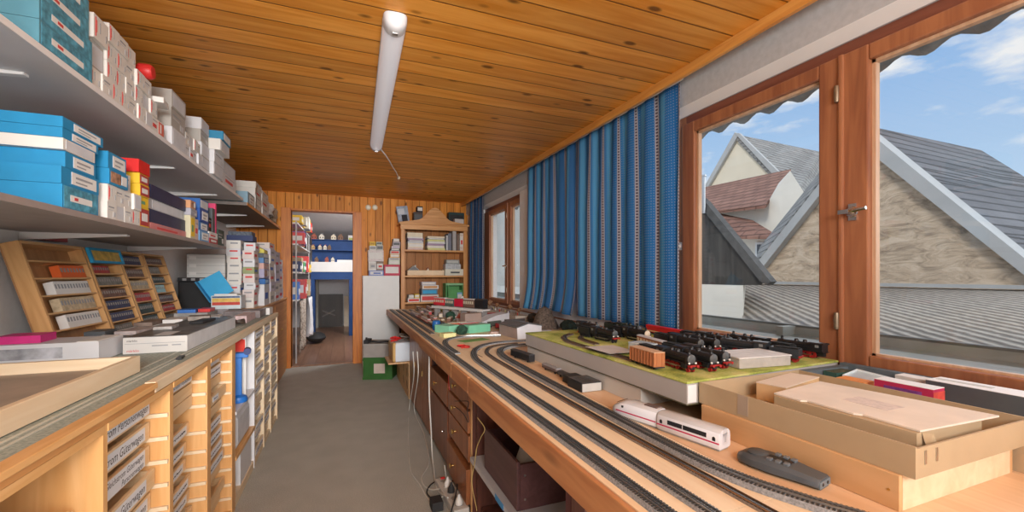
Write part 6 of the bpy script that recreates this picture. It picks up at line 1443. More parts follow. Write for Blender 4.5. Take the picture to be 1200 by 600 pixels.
def chest(label, y0, y1, cols, stile_m, fronts, z0=.03, ztop=BZ-.033, ledges=True, rail=.020):
    """carcass with upright stiles and open cubby columns, cols = [(y0, y1, rows, plates)]"""
    L = (-.9, (y0+y1)/2, 0); t = thing('drawer_chest', label, 'chest', L); rg = random.Random(int(y0*100))
    ys = [y0]+[v for c in cols for v in c[:2]]+[y1]
    for a, c in zip(ys[0::2], ys[1::2]): pbox('stile', stile_m, t, (-1.27,BX,a,c,0,ztop), L)
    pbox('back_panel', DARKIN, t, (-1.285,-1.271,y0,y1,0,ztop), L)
    for a, c, rows, plates in cols:
        if rail: pbox('top_rail', ORPY if stile_m is ORP else PALEB, t, (BX-.018,BX+.002,a+.0005,c-.0005,ztop-rail,ztop-.0005), L)
        pbox('base', stile_m, t, (-1.27,BX-.005,a+.0005,c-.0005,0,z0), L)
        if ledges:
            for (za, zb, dx) in rows:
                b = MB(); b.M = Matrix.Translation(-Vector(L)); b.box(-1.2,BX-.003,c-.0108,c-.0003,za-.014,za-.0015); b.build('runner', PALEB, t)
        drawer_col(t, L, a+.001, c-.011 if ledges else c-.001, rows, fronts, plates, rg)
    return t
texts = {0:(.0,.985,'Gleichstrom Personenwagen',.78), 1:(.02,.90,'Gleichstrom Güterwagen',.74), 2:(.02,.90,'Gleichstrom Güterwagen|Personenwagen',.92), 3:(.05,.82,'Märklin Güterwagen',.72), 4:(.05,.93,'Güterwagen',.72), 5:(.1,.9,True,.7), 6:(.1,.86,True,.7), 7:(.1,.9,True,.7), 8:(.1,.9,True,.7)}
rowsA = [(.85-.077*i-.055, .85-.077*i, (.05,.05,.05,.036,.048,.05,.045,.05,.05,.05)[i]) for i in range(10)]
rowsB = []
for zt2, dx in ((.855,.05),(.802,.05),(.752,.05),(.640,.062),(.560,.07),(.490,.072),(.425,.055),(.36,.06),(.29,.05),(.21,.05),(.13,.05)): rowsB.append((zt2-.046, zt2, dx))
rowsC = []
for zt2, dx in ((.858,.05),(.806,.045),(.752,.048),(.695,.024),(.62,.045),(.55,.045),(.49,.04),(.43,.036),(.37,.032),(.30,.05),(.22,.03),(.15,.05)): rowsC.append((zt2-.046, zt2, dx))
plB = lambda i: {0:(.1,.97,'Gleichstrom Personen',.8), 3:(.3,.92,True,.7), 4:(.5,.9,True,.7), 5:(.5,.9,True,.7), 6:(.4,.9,True,.7), 7:(.4,.9,True,.7)}.get(i)
plC = lambda i: {0:(.1,.93,True,.85), 1:(.1,.95,'Lüneburg' if False else True,.85), 3:(.35,.6,True,.5), 5:(.1,.95,True,.8), 6:(.1,.95,True,.8), 7:(.1,.9,True,.8), 8:(.1,.9,True,.8)}.get(i)
rowsZ = [(.70-.095*i-.06, .70-.095*i, .05) for i in range(7)]
chest('orange pine chest at the camera end, its drawers with long handwritten railway labels', .50, 1.745, [(.53,.90,rowsZ,None),(.93,1.31,rowsZ,lambda i: (.3,.9,True,.8) if i in (1,2) else None),(1.33,1.729,rowsA,lambda i: texts.get(i))], ORP, BX)
chest('orange pine chest with two columns of small labelled drawers before the white niche', 1.746, 2.64, [(1.760,2.144,rowsB,plB),(2.194,2.571,rowsC,plC)], ORP, BX)
# white niche with hanging blue holder and red card
L = (-.9, 2.91, 0); WLAM = mat('white laminate', (.74,.75,.78), .4, .02)
t = thing('white_niche', 'open white laminate niche with slanting shelf between the drawer chests', 'shelf', L)
pbox('side_panel', WLAM, t, (-1.27,BX,3.155,3.172,0,BZ-.033), L); pbox('back_panel', WLAM, t, (-1.285,-1.271,2.645,3.1715,0,BZ-.033), L)
pbox('shelf', WLAM, t, (-1.27,BX+.004,2.646,3.1545,.50,.516), L); pbox('shelf', ORPY, t, (-1.27,BX+.004,2.646,3.1545,.255,.275), L); pbox('plinth', PALEB, t, (-1.27,BX-.004,2.646,3.1545,0,.05), L)
t = thing('blue_tool_holder', 'bright blue plastic bracket tool standing in the white niche', 'tool', (-.57,2.86,.5165), .15)
b = MB(); b.box(-.018,.018,-.02,.02,.04,.26); b.build('stem', BLUE, t, bevel=.004)
b = MB(); b.lathe([(.045,0),(.048,.012),(.042,.03),(.02,.042),(.0005,.043)], (0,0,0), 18); b.build('foot', BLUE, t, smooth=True)
b = MB(); b.box(-.05,.05,-.026,.026,.255,.285); b.build('arm', BLUE, t, bevel=.005)
for s in (-1,1): b = MB(); b.cyl((s*.045,-.03,.29), (s*.045,.03,.29), .019, seg=14); b.build('roller', mat('navy rubber', (.02,.04,.16), .5), t, smooth=True)
t = thing('red_card', 'small bright red printed card standing behind the blue tool', 'card', (-.60,2.99,.5165), .0)
b = MB(); b.box(-.045,.045,-.004,.004,.0,.36); b.build('backing', mat('white card', (.78,.78,.78), .6), t)
b = MB(); b.prism([(-.04,-.0045,.27),(.04,-.0045,.27),(.04,-.0045,.34),(0,-.0045,.358),(-.04,-.0045,.34)], (0,-.001,0)); b.build('print', mat('bright red print', (.78,.05,.03), .5), t)
slabbox('grey_bin', 'grey and white rounded bin lying on the wooden niche shelf', 'bin', (-.70,2.90,.2755), (.30,.36,.20), mat('bin white', (.66,.67,.70), .45), .0, GREYCARD, bevel=.03)
slabbox('white_carton', 'white carton standing at the bottom of the white niche', 'carton', (-.68,2.96,.0505), (.26,.30,.19), WLAM, 0)
slabbox('black_bag', 'black bag at the bottom of the niche beside the orange chest', 'bag', (-.72,2.72,.0505), (.30,.12,.17), SOFTBLACK, 0, bevel=.02)
# pale drawer chests towards the doorway
BIRCHZ = wood('pale birch upright', (.84,.70,.50), (.74,.58,.38), 'Z', 1, .5)
DRWP_BACK = DRW
DRW = wood('pale birch drawer', (.84,.72,.54), (.72,.57,.39), 'Y', 1, .5)
def rowsP(n, seed, zt0=.90):
    rg = random.Random(seed); out = []; z = zt0; 
    for i in range(n): h = .050; out.append((z-h, z, rg.choice((.004,.004,.0,.012,.02)))); z -= .0775
    return out
BZs = BZ; 
chest('pale birch drawer chest next to the white niche', 3.1725, 3.525, [(3.19,3.51,rowsP(11, 3, .872),lambda i: (.1,.92,True,.75) if i != 6 else None)], BIRCHZ, BX, ztop=BZ-.033, ledges=False, rail=0)
chest('pale birch drawer chest in the middle of the three plain ones', 3.526, 3.835, [(3.54,3.82,rowsP(11, 4, .872),lambda i: (.1,.92,True,.75) if i % 3 != 1 else None)], BIRCHZ, BX, ztop=BZ-.033, ledges=False, rail=0)
chest('pale birch drawer chest at the doorway end of the bench', 3.836, 4.18, [(3.85,4.165,rowsP(11, 9, .872),lambda i: (.1,.92,True,.75) if i % 4 != 2 else None)], BIRCHZ, BX, ztop=BZ-.033, ledges=False, rail=0)
# ---------------------------------------------------------------- on the bench
B0 = BZ+.0018
L = (-.87,1.40,B0); t = thing('wooden_frame_tray', 'shallow pale wooden frame tray on the felt at the camera end', 'tray', L)
pbox('side', PALEB, t, (-.662,-.644,.95,1.80,B0,B0+.055), L, bevel=.002); pbox('side', PALEB, t, (-1.10,-1.082,.95,1.80,B0,B0+.055), L, bevel=.002)
pbox('end', wood('pale birch end', (.86,.72,.52), (.78,.61,.40), 'X', 1, .5), t, (-1.0815,-.6625,1.782,1.80,B0,B0+.055), L); pbox('end', PALEB, t, (-1.0815,-.6625,.95,.968,B0,B0+.055), L)
pbox('base', mat('greyed plywood', (.42,.35,.28), .7, .15, 7), t, (-1.0815,-.6625,.9685,1.7815,B0,B0+.020), L)
# long grey model carton
GB = mat('grey carton print', (.60,.59,.57), .5, .03); GBT = mat('grey photo lid', (.13,.13,.13), .35, .6, 16)
L = (-.745,2.66,B0); t = thing('long_model_carton', 'long grey model carton with photo lid at the front edge of the felt', 'carton', L)
x0, x1, y0, y1, h = -.850, -.632, 2.215, 3.09, .068
pbox('carton_body', GB, t, (x0,x1,y0,y1,B0,B0+h), L); pbox('photo_lid', GBT, t, (x0,x1,y0,y1,B0+h+.0002,B0+h+.0022), L)
pbox('lid_band', mat('white print', (.62,.62,.63), .5), t, (x0+.09,x0+.15,y0+.03,y0+.16,B0+h+.0023,B0+h+.0028), L)
pbox('side_print', mat('light grey side', (.70,.71,.73), .5), t, (x1+.0001,x1+.0009,y0+.004,y1-.004,B0+.002,B0+h-.002), L)
b = MB(); b.M = Matrix.Translation(-Vector(L)); b.box(x0+.006,x1-.006,y0-.0009,y0-.0001,B0+h*.60,B0+h*.625); b.build('print_line', GREYINK, t)
text('märklin', .014, REDINK, t, 'maker_lettering', (x0+.012-L[0], y0-.0012-L[1], .008), (PI/2,0,0))
text('märklin', .012, INK, t, 'maker_lettering', (x0+.012-L[0], y0-.0012-L[1], .050), (PI/2,0,0))
for a, c in ((.42,.66),(.72,.86)): b = MB(); b.M = Matrix.Translation(-Vector(L)); b.box(x0+.23*a,x0+.23*c,y0-.0010,y0-.0001,B0+.028,B0+.033); b.build('print_line', GREYINK, t)
# flat cartons and track packs stacked behind it
fl = [(-.905,2.735,.10,.85,.055,mat('dark grey pack', (.17,.165,.16), .45, .4, 18),'dark grey flat pack lying behind the long grey carton'),(-1.005,2.84,.085,1.05,.050,mat('mid grey pack', (.30,.29,.28), .45, .3, 18),'mid grey flat pack second behind the long grey carton'),(-1.063,2.83,.022,.9,.030,mat('charcoal pack', (.11,.11,.115), .45, .3, 18),'charcoal flat pack along the foot of the display cases')]
for x, y, w, l_, h, m_, lab in fl:
    t = thing('flat_pack', lab, 'pack', (x,y,B0), 0); b = MB(); b.box(-w/2,w/2,-l_/2,l_/2,0,h); b.build('pack_body', m_, t); b = MB(); b.box(-w/2-.001,-w/2+.006,-l_/2,l_/2,h,h+.002); b.box(w/2-.006,w/2+.001,-l_/2,l_/2,h,h+.002); b.box(-w/2+.0059,w/2-.0059,-l_/2,-l_/2+.006,h,h+.002); b.build('white_rim', OFFWHITE, t)
for x, y, z, d, rz, m_, lab in ((-.78,2.95,BZ+.0735,(.10,.13,.022),.2,mat('brown grey card', (.30,.26,.23), .6, .3, 30),'brown grey printed box on the long grey carton'),(-.72,2.78,BZ+.0735,(.06,.20,.012),-.05,BLACK,'black strip on the long grey carton'),(-.80,2.52,BZ+.0735,(.07,.14,.014),.1,mat('mottled grey', (.38,.37,.36), .6, .3, 40),'mottled grey card on the long grey carton'),
    (-.905,3.0,BZ+.0600,(.09,.18,.020),.1,OFFWHITE,'white leaflet box on the dark grey pack'),(-.905,2.5,BZ+.0600,(.08,.20,.018),-.08,mat('rose grey card', (.42,.36,.35), .6, .3, 30),'rose grey card on the dark grey pack'),
    (-1.005,2.42,BZ+.0550,(.07,.12,.030),.05,DARKGREY,'dark grey block on the mid grey pack'),(-1.005,2.95,BZ+.055,(.08,.22,.02),0,mat('brown photo card', (.24,.18,.15), .5, .4, 20),'brown photo card on the mid grey pack'),
    (-.835,3.32,B0,(.22,.26,.045),.05,mat('slate pack', (.16,.17,.18), .5, .4, 18),'slate printed pack beyond the long grey carton'),(-.84,3.32,B0+.0455,(.16,.22,.015),.15,OFFWHITE,'white sheet pack on the slate printed pack'),
    (-.97,3.60,B0,(.19,.24,.07),.0,mat('stone pack', (.34,.33,.32), .5, .3, 16),'stone grey pack under the blue and red packs'),(-1.005,3.56,B0+.0705,(.10,.14,.022),.1,BLUE,'bright blue pack lying below the black case'),(-.915,3.62,B0+.0705,(.07,.16,.022),.06,RED,'bright red pack beside the bright blue pack'),
    (-.66,3.52,B0,(.075,.34,.05),.02,mat('pink white pack', (.62,.46,.46), .5, .25, 25),'pink and white long pack at the front edge of the bench'),(-.72,3.86,B0,(.24,.26,.055),.0,mat('brown slate pack', (.20,.17,.17), .5, .4, 16),'brown slate pack at the doorway end of the bench'),
    (-.60,4.085,B0,(.05,.16,.055),.0,OFFWHITE,'narrow white carton at the doorway corner of the bench'),(-.96,4.03,B0,(.22,.20,.060),.0,mat('grey base pack', (.26,.24,.25), .5, .3, 16),'grey pack under the printed carton with the blue lid')):
    slabbox('printed_pack' if d[2] > .03 else 'printed_card', lab, 'pack', (x,y,z), d, m_, rz)
b = MB()
pts = [(.035*math.cos(a)*(1-.03*a/6), .035*math.sin(a), .010+.004*math.sin(a*3)+a*.001) for a in [i*.35 for i in range(60)]]; b.tube(pts, .005, 6); o = tag(b.build('cable_coil', mat('brown black coil', (.07,.05,.04), .5), smooth=True), 'coil of dark cable in front of the slate printed pack', 'cable'); o.location = (-.645,3.24,B0+.003)
slabbox('black_rule', 'small black clip lying on the felt near the front edge', 'clip', (-.60,2.03,B0), (.018,.06,.008), BLACK, .1)
L = (-1.03,2.28,B0); t = thing('white_model_box', 'white model box with grey picture print behind the wooden frame tray', 'box', (-1.035,2.27,B0))
b = MB(); b.box(-.165,.165,-.19,.0,0,.075); b.build('carton_body', mat('white grey carton', (.66,.67,.70), .5, .05, 8), t)
b = MB(); b.box(-.13,.06,-.1909,-.1901,.02,.06); b.build('picture', mat('grey picture', (.40,.41,.45), .5, .5, 20), t); b = MB(); b.box(.10,.16,-.19,-.0,.0752,.078); b.build('flap', OFFWHITE, t)
slabbox('magenta_pack', 'magenta pack on the white model box', 'pack', (-1.12,2.17,B0+.0757), (.12,.12,.028), mat('magenta card', (.62,.03,.22), .5), .1)
# leaning display cases with compartments
CASE = wood('display case wood', (.66,.38,.16), (.50,.26,.09), 'Z', 1, .45); CASEX = wood('display case shelf', (.74,.46,.22), (.58,.33,.13), 'Y', 1, .45)
lean = math.atan2(.14, .49)
def case(label, y0, y1, rows, items, hgt=.468):
    t = thing('display_case', label, 'display case', (-1.085, (y0+y1)/2, B0+.019)); t.rotation_euler = (0, -lean, 0)
    w = (y1-y0)/2; D = .055
    for s in (-1, 1): b = MB(); b.box(-D, 0, s*w, s*(w-.012), 0, hgt); b.build('side', CASE, t)
    b = MB(); b.box(-D-.006, -D-.0002, -w, w, 0, hgt); b.build('back_panel', wood('display back', (.42,.22,.09), (.32,.15,.06), 'Z'), t)
    b = MB(); b.box(-D, .001, -w+.0122, w-.0122, hgt-.012, hgt); b.build('top', CASEX, t)
    for k in range(rows): b = MB(); b.box(-D, -.002, -w+.0122, w-.0122, k*(hgt-.012)/rows, k*(hgt-.012)/rows+.007); b.build('shelf', CASEX, t)
    pit = (hgt-.012)/rows
    for k, col, lab, fr, tip in items:
        # wagons and boxes standing in the compartments are things of their own
        zz = k*pit+.0078; y_a, y_b = -w+.016+fr[0]*(2*w-.032), -w+.016+fr[1]*(2*w-.032); hh = pit*min(tip,.80)
        b = MB(); b.box(-.045, -.012, y_a, y_b, zz, zz+hh); 
        n = max(2, int((y_b-y_a)/.022))
        for i in range(n): yy = y_a+(i+.5)*(y_b-y_a)/n; b.box(-.0125, -.0112, yy-.006, yy+.006, zz+hh*.45, zz+hh*.78, 1)
        o = b.build('display_wagon', [col, mat('dull window print', (.30,.28,.26), .4) if col not in (WCR, OFFWHITE, CR1) else GREYINK]); o.location = t.location; o.rotation_euler = t.rotation_euler
        tag(o, lab, 'wagon')
    return t
BR1 = mat('brown wagon set', (.16,.09,.07), .5, .4, 50); NV1 = mat('navy wagon set', (.035,.05,.12), .5, .4, 60); GR1 = mat('grey wagon set', (.20,.20,.18), .5, .4, 50); RD1 = mat('red wagon set', (.45,.04,.04), .5, .3, 40); CR1 = mat('cream wagon set', (.55,.45,.30), .5, .3, 40); GN1 = mat('green grey cloth wagon', (.07,.10,.10), .7, .3, 30)
w5 = ['lowest','second','third','fourth','fifth','sixth','top']
case('leaning display case at the wall, fullest one below the blue framed set', 2.76, 3.085, 7, [
    (5,RD1,'bright red wagon pair in the row below the blue framed set',(0,.62),.66),(4,GR1,'dark grey coach in the third row from the top of the fullest display case',(.05,.95),.72),(3,BR1,'purple brown wagon with white end card in the middle row of the fullest display case',(.05,.95),.70),
    (2,NV1,'navy lettered coach, upper one of the two navy coaches',(.06,.95),.72),(1,NV1,'navy lettered coach, lower one of the two navy coaches',(.06,.95),.72),(0,GR1,'grey brown wagon in the lowest row of the fullest display case',(.1,.75),.7)])
case('leaning display case in the middle with grey cloth covered loads', 3.10, 3.41, 6, [
    (5,NV1,'dark blue green lettered box in the top row of the middle display case',(.0,.95),.75),(4,BR1,'grey lilac wagon in the second row from the top of the middle display case',(.1,.9),.7),(3,CR1,'tan wagon with white end card in the middle display case',(.1,.95),.72),(2,RD1,'wine brown wagon in the middle display case above the cloth loads',(.1,.85),.7),
    (1,GN1,'green grey cloth covered load in the middle display case',(.05,.8),.95),(0,GN1,'green grey cloth covered load at the foot of the middle display case',(.05,.85),.95)])
case('leaning narrow display case at the doorway side of the group', 3.425, 3.76, 7, [
    (6,BR1,'brown wagon in the top row of the narrow display case',(.1,.95),.7),(5,GR1,'grey brown locomotive in the second row of the narrow display case',(.05,.65),.75),(4,GN1,'green brown wagon in the third row of the narrow display case',(.05,.75),.7),(3,mat('pale cyan pack', (.35,.62,.66), .4),'pale cyan pack sitting in the narrow display case',(.05,.6),.95),
    (2,BR1,'dark brown wagon below the pale cyan pack',(.1,.9),.7),(1,RD1,'red brown wagon in the second lowest row of the narrow display case',(.1,.8),.65),(0,GR1,'grey wagon in the lowest row of the narrow display case',(.1,.8),.65)])
case('leaning display case closest to the camera with pale compartments', 2.30, 2.745, 6, [(4,mat('orange red pack', (.75,.14,.03), .5),'orange red pack in the display case closest to the camera',(.5,.97),.95),(3,OFFWHITE,'white boxed wagon under the orange red pack',(.3,.95),.8),(2,CR1,'tan boxed wagon in the third lowest row of the display case closest to the camera',(.3,.95),.8),(1,OFFWHITE,'white boxed wagon in the second lowest row of the display case closest to the camera',(.3,.95),.8)])
t = thing('blue_framed_set', 'cyan blue framed set with yellow picture at the top of the display case', 'boxed set', (-1.085,2.925,B0+.019)); t.rotation_euler = (0,-lean,0)
for dm_ in ((.003,.016,-.165,.165,.384,.396),(.003,.016,-.165,.165,.452,.464),(.003,.016,-.165,-.148,.3961,.4519),(.003,.016,.148,.165,.3961,.4519)): b = MB(); b.box(*dm_); b.build('frame_bar', CYAN, t)
b = MB(); b.box(.003,.010,-.1478,.1478,.3962,.4518); b.build('picture', mat('yellow brown picture', (.62,.42,.10), .5, .35, 30), t)
# printed carton with an opened cyan lid
t = thing('opened_carton', 'yellow and red printed carton with cyan lid propped open', 'carton', (-.87,4.02,B0+.0605), .0)
b = MB(); b.box(-.10,.10,-.07,.10,0,.105); bd = b.build('carton_body', mat('pale blue white carton', (.62,.70,.74), .5), t)
b = MB(); b.box(-.094,.094,-.0712,-.0702,.055,.085); b.build('print_band', mat('amber print', (.72,.48,.12), .5, .15, 30), bd)
b = MB(); b.box(-.094,.094,-.0712,-.0702,.030,.054); b.build('print_band', mat('red print', (.55,.06,.04), .5, .15, 30), bd)
b = MB(); b.box(-.094,.094,-.0712,-.0702,.088,.100); b.build('print_band', mat('dark blue print', (.06,.10,.22), .5, .5, 60), bd)
b = MB(); b.box(.1002,.1012,-.06,.09,.012,.092); b.build('side_print', mat('white side print', (.74,.76,.78), .5, .08, 40), bd)
b = MB(); b.M = Matrix.Translation((-.02,.0,.1055)) @ Matrix.Rotation(-.55, 4, 'Y')
b.box(-.105,-.095,-.07,.10,0,.19); b.build('lid_rim', mat('cyan lid rim', (.02,.22,.45), .5), t)
b = MB(); b.M = Matrix.Translation((-.02,.0,.1055)) @ Matrix.Rotation(-.55, 4, 'Y')
b.box(-.0948,.07,-.012,-.006,.0,.19); b.build('lid_panel', CYAN, t)
b = MB(); b.box(-.085,.07,-.05,.08,.1052,.118); b.build('inner_tray', OFFWHITE, t)
# ---------------------------------------------------------------- wall shelves on brackets
SHF = mat('grey white shelf', (.66,.65,.66), .45, .03, 4); SHE = mat('white shelf edge', (.80,.79,.79), .4, .02)
def shelf(label, y0, y1, z, depth_x=-.80, brs=(), m=SHF, em=SHE, th=.020):
    L = (-1.05, (y0+y1)/2, z); t = thing('wall_shelf', label, 'shelf', L)
    pbox('board', m, t, (-1.298,depth_x-.0012,y0,y1,z-th,z), L); pbox('front_edge', em, t, (depth_x-.001,depth_x+.001,y0,y1,z-th,z), L)
    for y in brs:
        b = MB(); b.M = Matrix.Translation(-Vector(L)); b.prism([(-1.298,y-.012,z-th-.0005),(depth_x-.13,y-.012,z-th-.0005),(depth_x-.13,y-.012,z-th-.008),(-1.298,y-.012,z-th-.034)], (0,.024,0)); b.build('bracket', WHITEPAINT, t)
    return t
shelf('upper white wall shelf loaded with white model cartons', -.6, 4.19, 1.905, brs=(.5,1.8,3.05,3.95))
shelf('second white wall shelf below the upper one, holding cartons and blue boxes', -.6, 3.63, 1.458, brs=(.4,1.4,2.48,3.45), m=mat('brown grey shelf', (.34,.32,.31), .5), em=mat('brown shelf edge', (.30,.25,.23), .5))
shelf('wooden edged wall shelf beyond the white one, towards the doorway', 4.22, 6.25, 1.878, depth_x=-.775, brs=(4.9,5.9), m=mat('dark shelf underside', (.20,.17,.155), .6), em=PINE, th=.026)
# ---------------------------------------------------------------- cartons: printed end towards the room (+x)
CW = mat('ivory carton', (.72,.70,.66), .6, .03, 6); CW2 = mat('white grey carton', (.66,.66,.66), .6, .04, 6); CG2 = mat('grey carton flank', (.42,.40,.37), .6, .06, 6)
OR_ = ['first','second','third','fourth','fifth','sixth','seventh','eighth','ninth','tenth','eleventh','twelfth','thirteenth','fourteenth']
def end_carton(label, y0, y1, z0, h, body, style, x=-.80, depth=.20, rg=random.Random(2), name='model_carton', group=None, jitter=True):
    """a carton whose printed end faces the room; the print is thin card colour on the end face"""
    dx = rg.uniform(-.006, .004) if jitter else 0
    X = x-.004+dx; w = y1-y0; yc = (y0+y1)/2; b = MB()
    b.box(-depth, 0, -w/2+.0008, w/2-.0008, 0.0003, h-.0006, 0)
    def q(a, c, e, f, mi): b.box(-.002, .0009, -w/2+a*w, -w/2+c*w, e*h, f*h, mi)
    mats = [body]
    if style == 'red_stripe': mats += [REDINK, GREYINK]; q(.10,.15,.12,.9,1); q(.19,.215,.3,.8,1); q(.40,.44,.35,.8,2); q(.80,.86,.2,.5,2)
    elif style == 'grey_print': mats += [GREYINK, mat('faint print', (.55,.56,.58), .6)]; q(.12,.7,.66,.74,1); q(.12,.55,.50,.55,2); q(.62,.88,.15,.45,2)
    elif style == 'red_print': mats += [REDINK, GREYINK]; q(.15,.72,.30,.55,1); q(.15,.85,.75,.8,2)
    elif style == 'red_panel': mats += [mat('coral print', (.68,.16,.12), .5), OFFWHITE]; q(.08,.92,.1,.92,1); b.box(-.002,.0014,-w/2+.3*w,-w/2+.5*w,.2*h,.8*h,2)
    elif style == 'teal': mats += [mat('teal pattern', (.08,.30,.42), .5, .5, 40), OFFWHITE, REDINK]; q(.04,.96,.05,.95,1); b.box(-.002,.0014,-w/2+.2*w,-w/2+.8*w,.35*h,.62*h,2); b.box(-.002,.0018,-w/2+.3*w,-w/2+.4*w,.42*h,.55*h,3)
    elif style == 'blue_white': mats += [OFFWHITE, GREYINK]; q(.25,.92,.15,.85,1); b.box(-.002,.0014,-w/2+.35*w,-w/2+.8*w,.52*h,.64*h,2); b.box(-.002,.0014,-w/2+.35*w,-w/2+.65*w,.28*h,.36*h,2)
    elif style == 'picture': mats += [mat('picture print', (.40,.22,.14), .5, .6, 45), OFFWHITE]; q(.08,.6,.15,.85,1); q(.64,.92,.2,.8,2)
    elif style == 'red_text': mats += [mat('deep red print', (.42,.05,.05), .5), OFFWHITE]; q(.05,.95,.08,.92,1); b.box(-.002,.0014,-w/2+.2*w,-w/2+.8*w,.3*h,.7*h,2)
    elif style == 'yellow_pic': mats += [YELLOW, mat('green print', (.15,.35,.2), .5)]; q(.1,.9,.1,.9,1); b.box(-.002,.0014,-w/2+.2*w,-w/2+.6*w,.3*h,.6*h,2)
    elif style == 'light_panel': mats += [mat('pale panel', (.62,.64,.68), .5)]; q(.08,.92,.12,.88,1)
    o = b.build(name, mats, None, (X, yc, z0)); return tag(o, label, 'carton', group)
S1 = 1.9052; rgb_ = random.Random(21)
# teal patterned column at the camera end of the upper shelf
z = S1
for k in range(4): end_carton(f'teal and white patterned carton, {["lowest","second","third","topmost"][k]} of the teal column on the upper shelf', 1.60, 1.872, z, .070, mat('teal carton', (.10,.30,.40), .5), 'teal', depth=.30); z += .0702
def row(tag_, y0, n, w, z, h, body, styles, lab, depth=.2, x=-.80):
    for k in range(n):
        end_carton(lab.format(o=OR_[k]), y0+k*w, y0+(k+1)*w, z, h, body, styles[k % len(styles)], x=x, depth=depth, rg=rgb_)
row('a', 1.875, 9, .070, S1, .068, CW, ['red_stripe','grey_print','red_stripe','red_stripe','grey_print','red_stripe','light_panel','red_print','red_panel'], 'ivory carton, {o} from the teal column in the bottom row of the upper shelf')
row('b', 1.985, 6, .072, S1+.0682, .068, CW, ['red_stripe','red_stripe','grey_print','red_stripe','light_panel','red_stripe'], 'ivory carton, {o} from the teal column in the second row of the upper shelf')
row('c', 1.985, 5, .074, S1+.1364, .068, CW, ['red_stripe','red_stripe','grey_print','red_stripe','grey_print'], 'ivory carton, {o} from the teal column in the third row of the upper shelf')
row('d', 1.985, 3, .078, S1+.2046, .068, CW, ['red_stripe','grey_print','red_stripe'], 'ivory carton, {o} from the teal column in the top row of the upper shelf', depth=.22)
end_carton('greyish tan carton standing between the teal column and the second ivory row', 1.9, 1.984, S1+.0682, .10, CG2, 'light_panel', depth=.24, x=-.815)
end_carton('ivory carton with red stripe topping the greyish tan carton beside the teal column', 1.886, 1.984, S1+.1684, .085, CW, 'red_stripe', depth=.24, x=-.80)
b = MB(); b.lathe([(.0005,0),(.024,.003),(.032,.014),(.032,.05),(.026,.06),(.0005,.062)], (0,0,0), 18); o = tag(b.build('red_cup', RED, smooth=True), 'shiny red cup lying on the ivory cartons of the upper shelf', 'cup'); o.location = (-.84,2.31,S1+.250); o.rotation_euler = (0,PI/2,0); o.location.z = S1+.2052+.032
b = MB(); b.box(-.05,.06,-.05,.05,0,.024); tag(b.build('white_packet', OFFWHITE, None, (-.835,2.432,S1+.1366), (0,0,.12)), 'thin white packet at the end of the third ivory row', 'packet')
# grey stack
z = S1
for k, (h, st) in enumerate(((.095,'light_panel'),(.095,'grey_print'),(.090,'light_panel'))): end_carton(f'large grey flanked carton, {["lowest","middle","topmost"][k]} of the grey stack on the upper shelf', 2.60, 2.80, z, h, CG2 if k else CW2, st, depth=.26); z += h+.0002
row('e', 2.805, 4, .066, S1, .066, CW2, ['grey_print','red_print','grey_print','light_panel'], 'small white carton, {o} from the grey stack in the bottom row')
row('f', 2.805, 4, .066, S1+.0662, .066, CW, ['grey_print','light_panel','red_stripe','grey_print'], 'small white carton, {o} from the grey stack in the second row')
z = S1
for k, (h, st) in enumerate(((.08,'light_panel'),(.078,'light_panel'),(.075,'grey_print'),(.07,'light_panel'))): end_carton(f'grey topped carton, {["lowest","second","third","topmost"][k]} of the stack before the blue topped one', 3.075, 3.235, z, h, CW2 if k % 2 else CG2, st, depth=.24); z += h+.0002
z = S1
for k, (h, st, body, nm) in enumerate(((.08,'light_panel',CW2,'white grey carton at the bottom of the blue topped stack'),(.078,'grey_print',CW2,'white grey carton second in the blue topped stack'),(.072,'light_panel',CW,'ivory carton third in the blue topped stack'))): end_carton(nm, 3.24, 3.47, z, h, body, st, depth=.27, x=-.775 if k < 2 else -.745); z += h+.0002
t = thing('blue_model_carton', 'blue carton with white lettering on the upper shelf stack', 'carton', (-.735,3.36,z), 0)
b = MB(); b.box(-.22,0,-.10,.10,.0003,.056); b.build('carton_body', mat('mid blue carton', (.03,.24,.42), .5), t)
text('m', .075, WHITE, t, 'lettering', (-.16,-.1008,.010), (PI/2,0,0)); b = MB(); b.box(.0001,.001,-.08,.08,.006,.05); b.build('end_label', OFFWHITE, t)
for k, (h, st, nm) in enumerate(((.085,'red_print','white carton with red print at the doorway end of the upper shelf'),(.090,'light_panel','blue white carton on top at the doorway end of the upper shelf'))): end_carton(nm, 3.56, 3.93, S1+(.0852 if k else 0), h, CW2 if not k else mat('ice blue carton', (.52,.60,.68), .5), st, depth=.24)
end_carton('small grey carton between the blue topped stack and the white end cartons', 3.475, 3.555, S1, .075, CG2, 'grey_print', depth=.2)
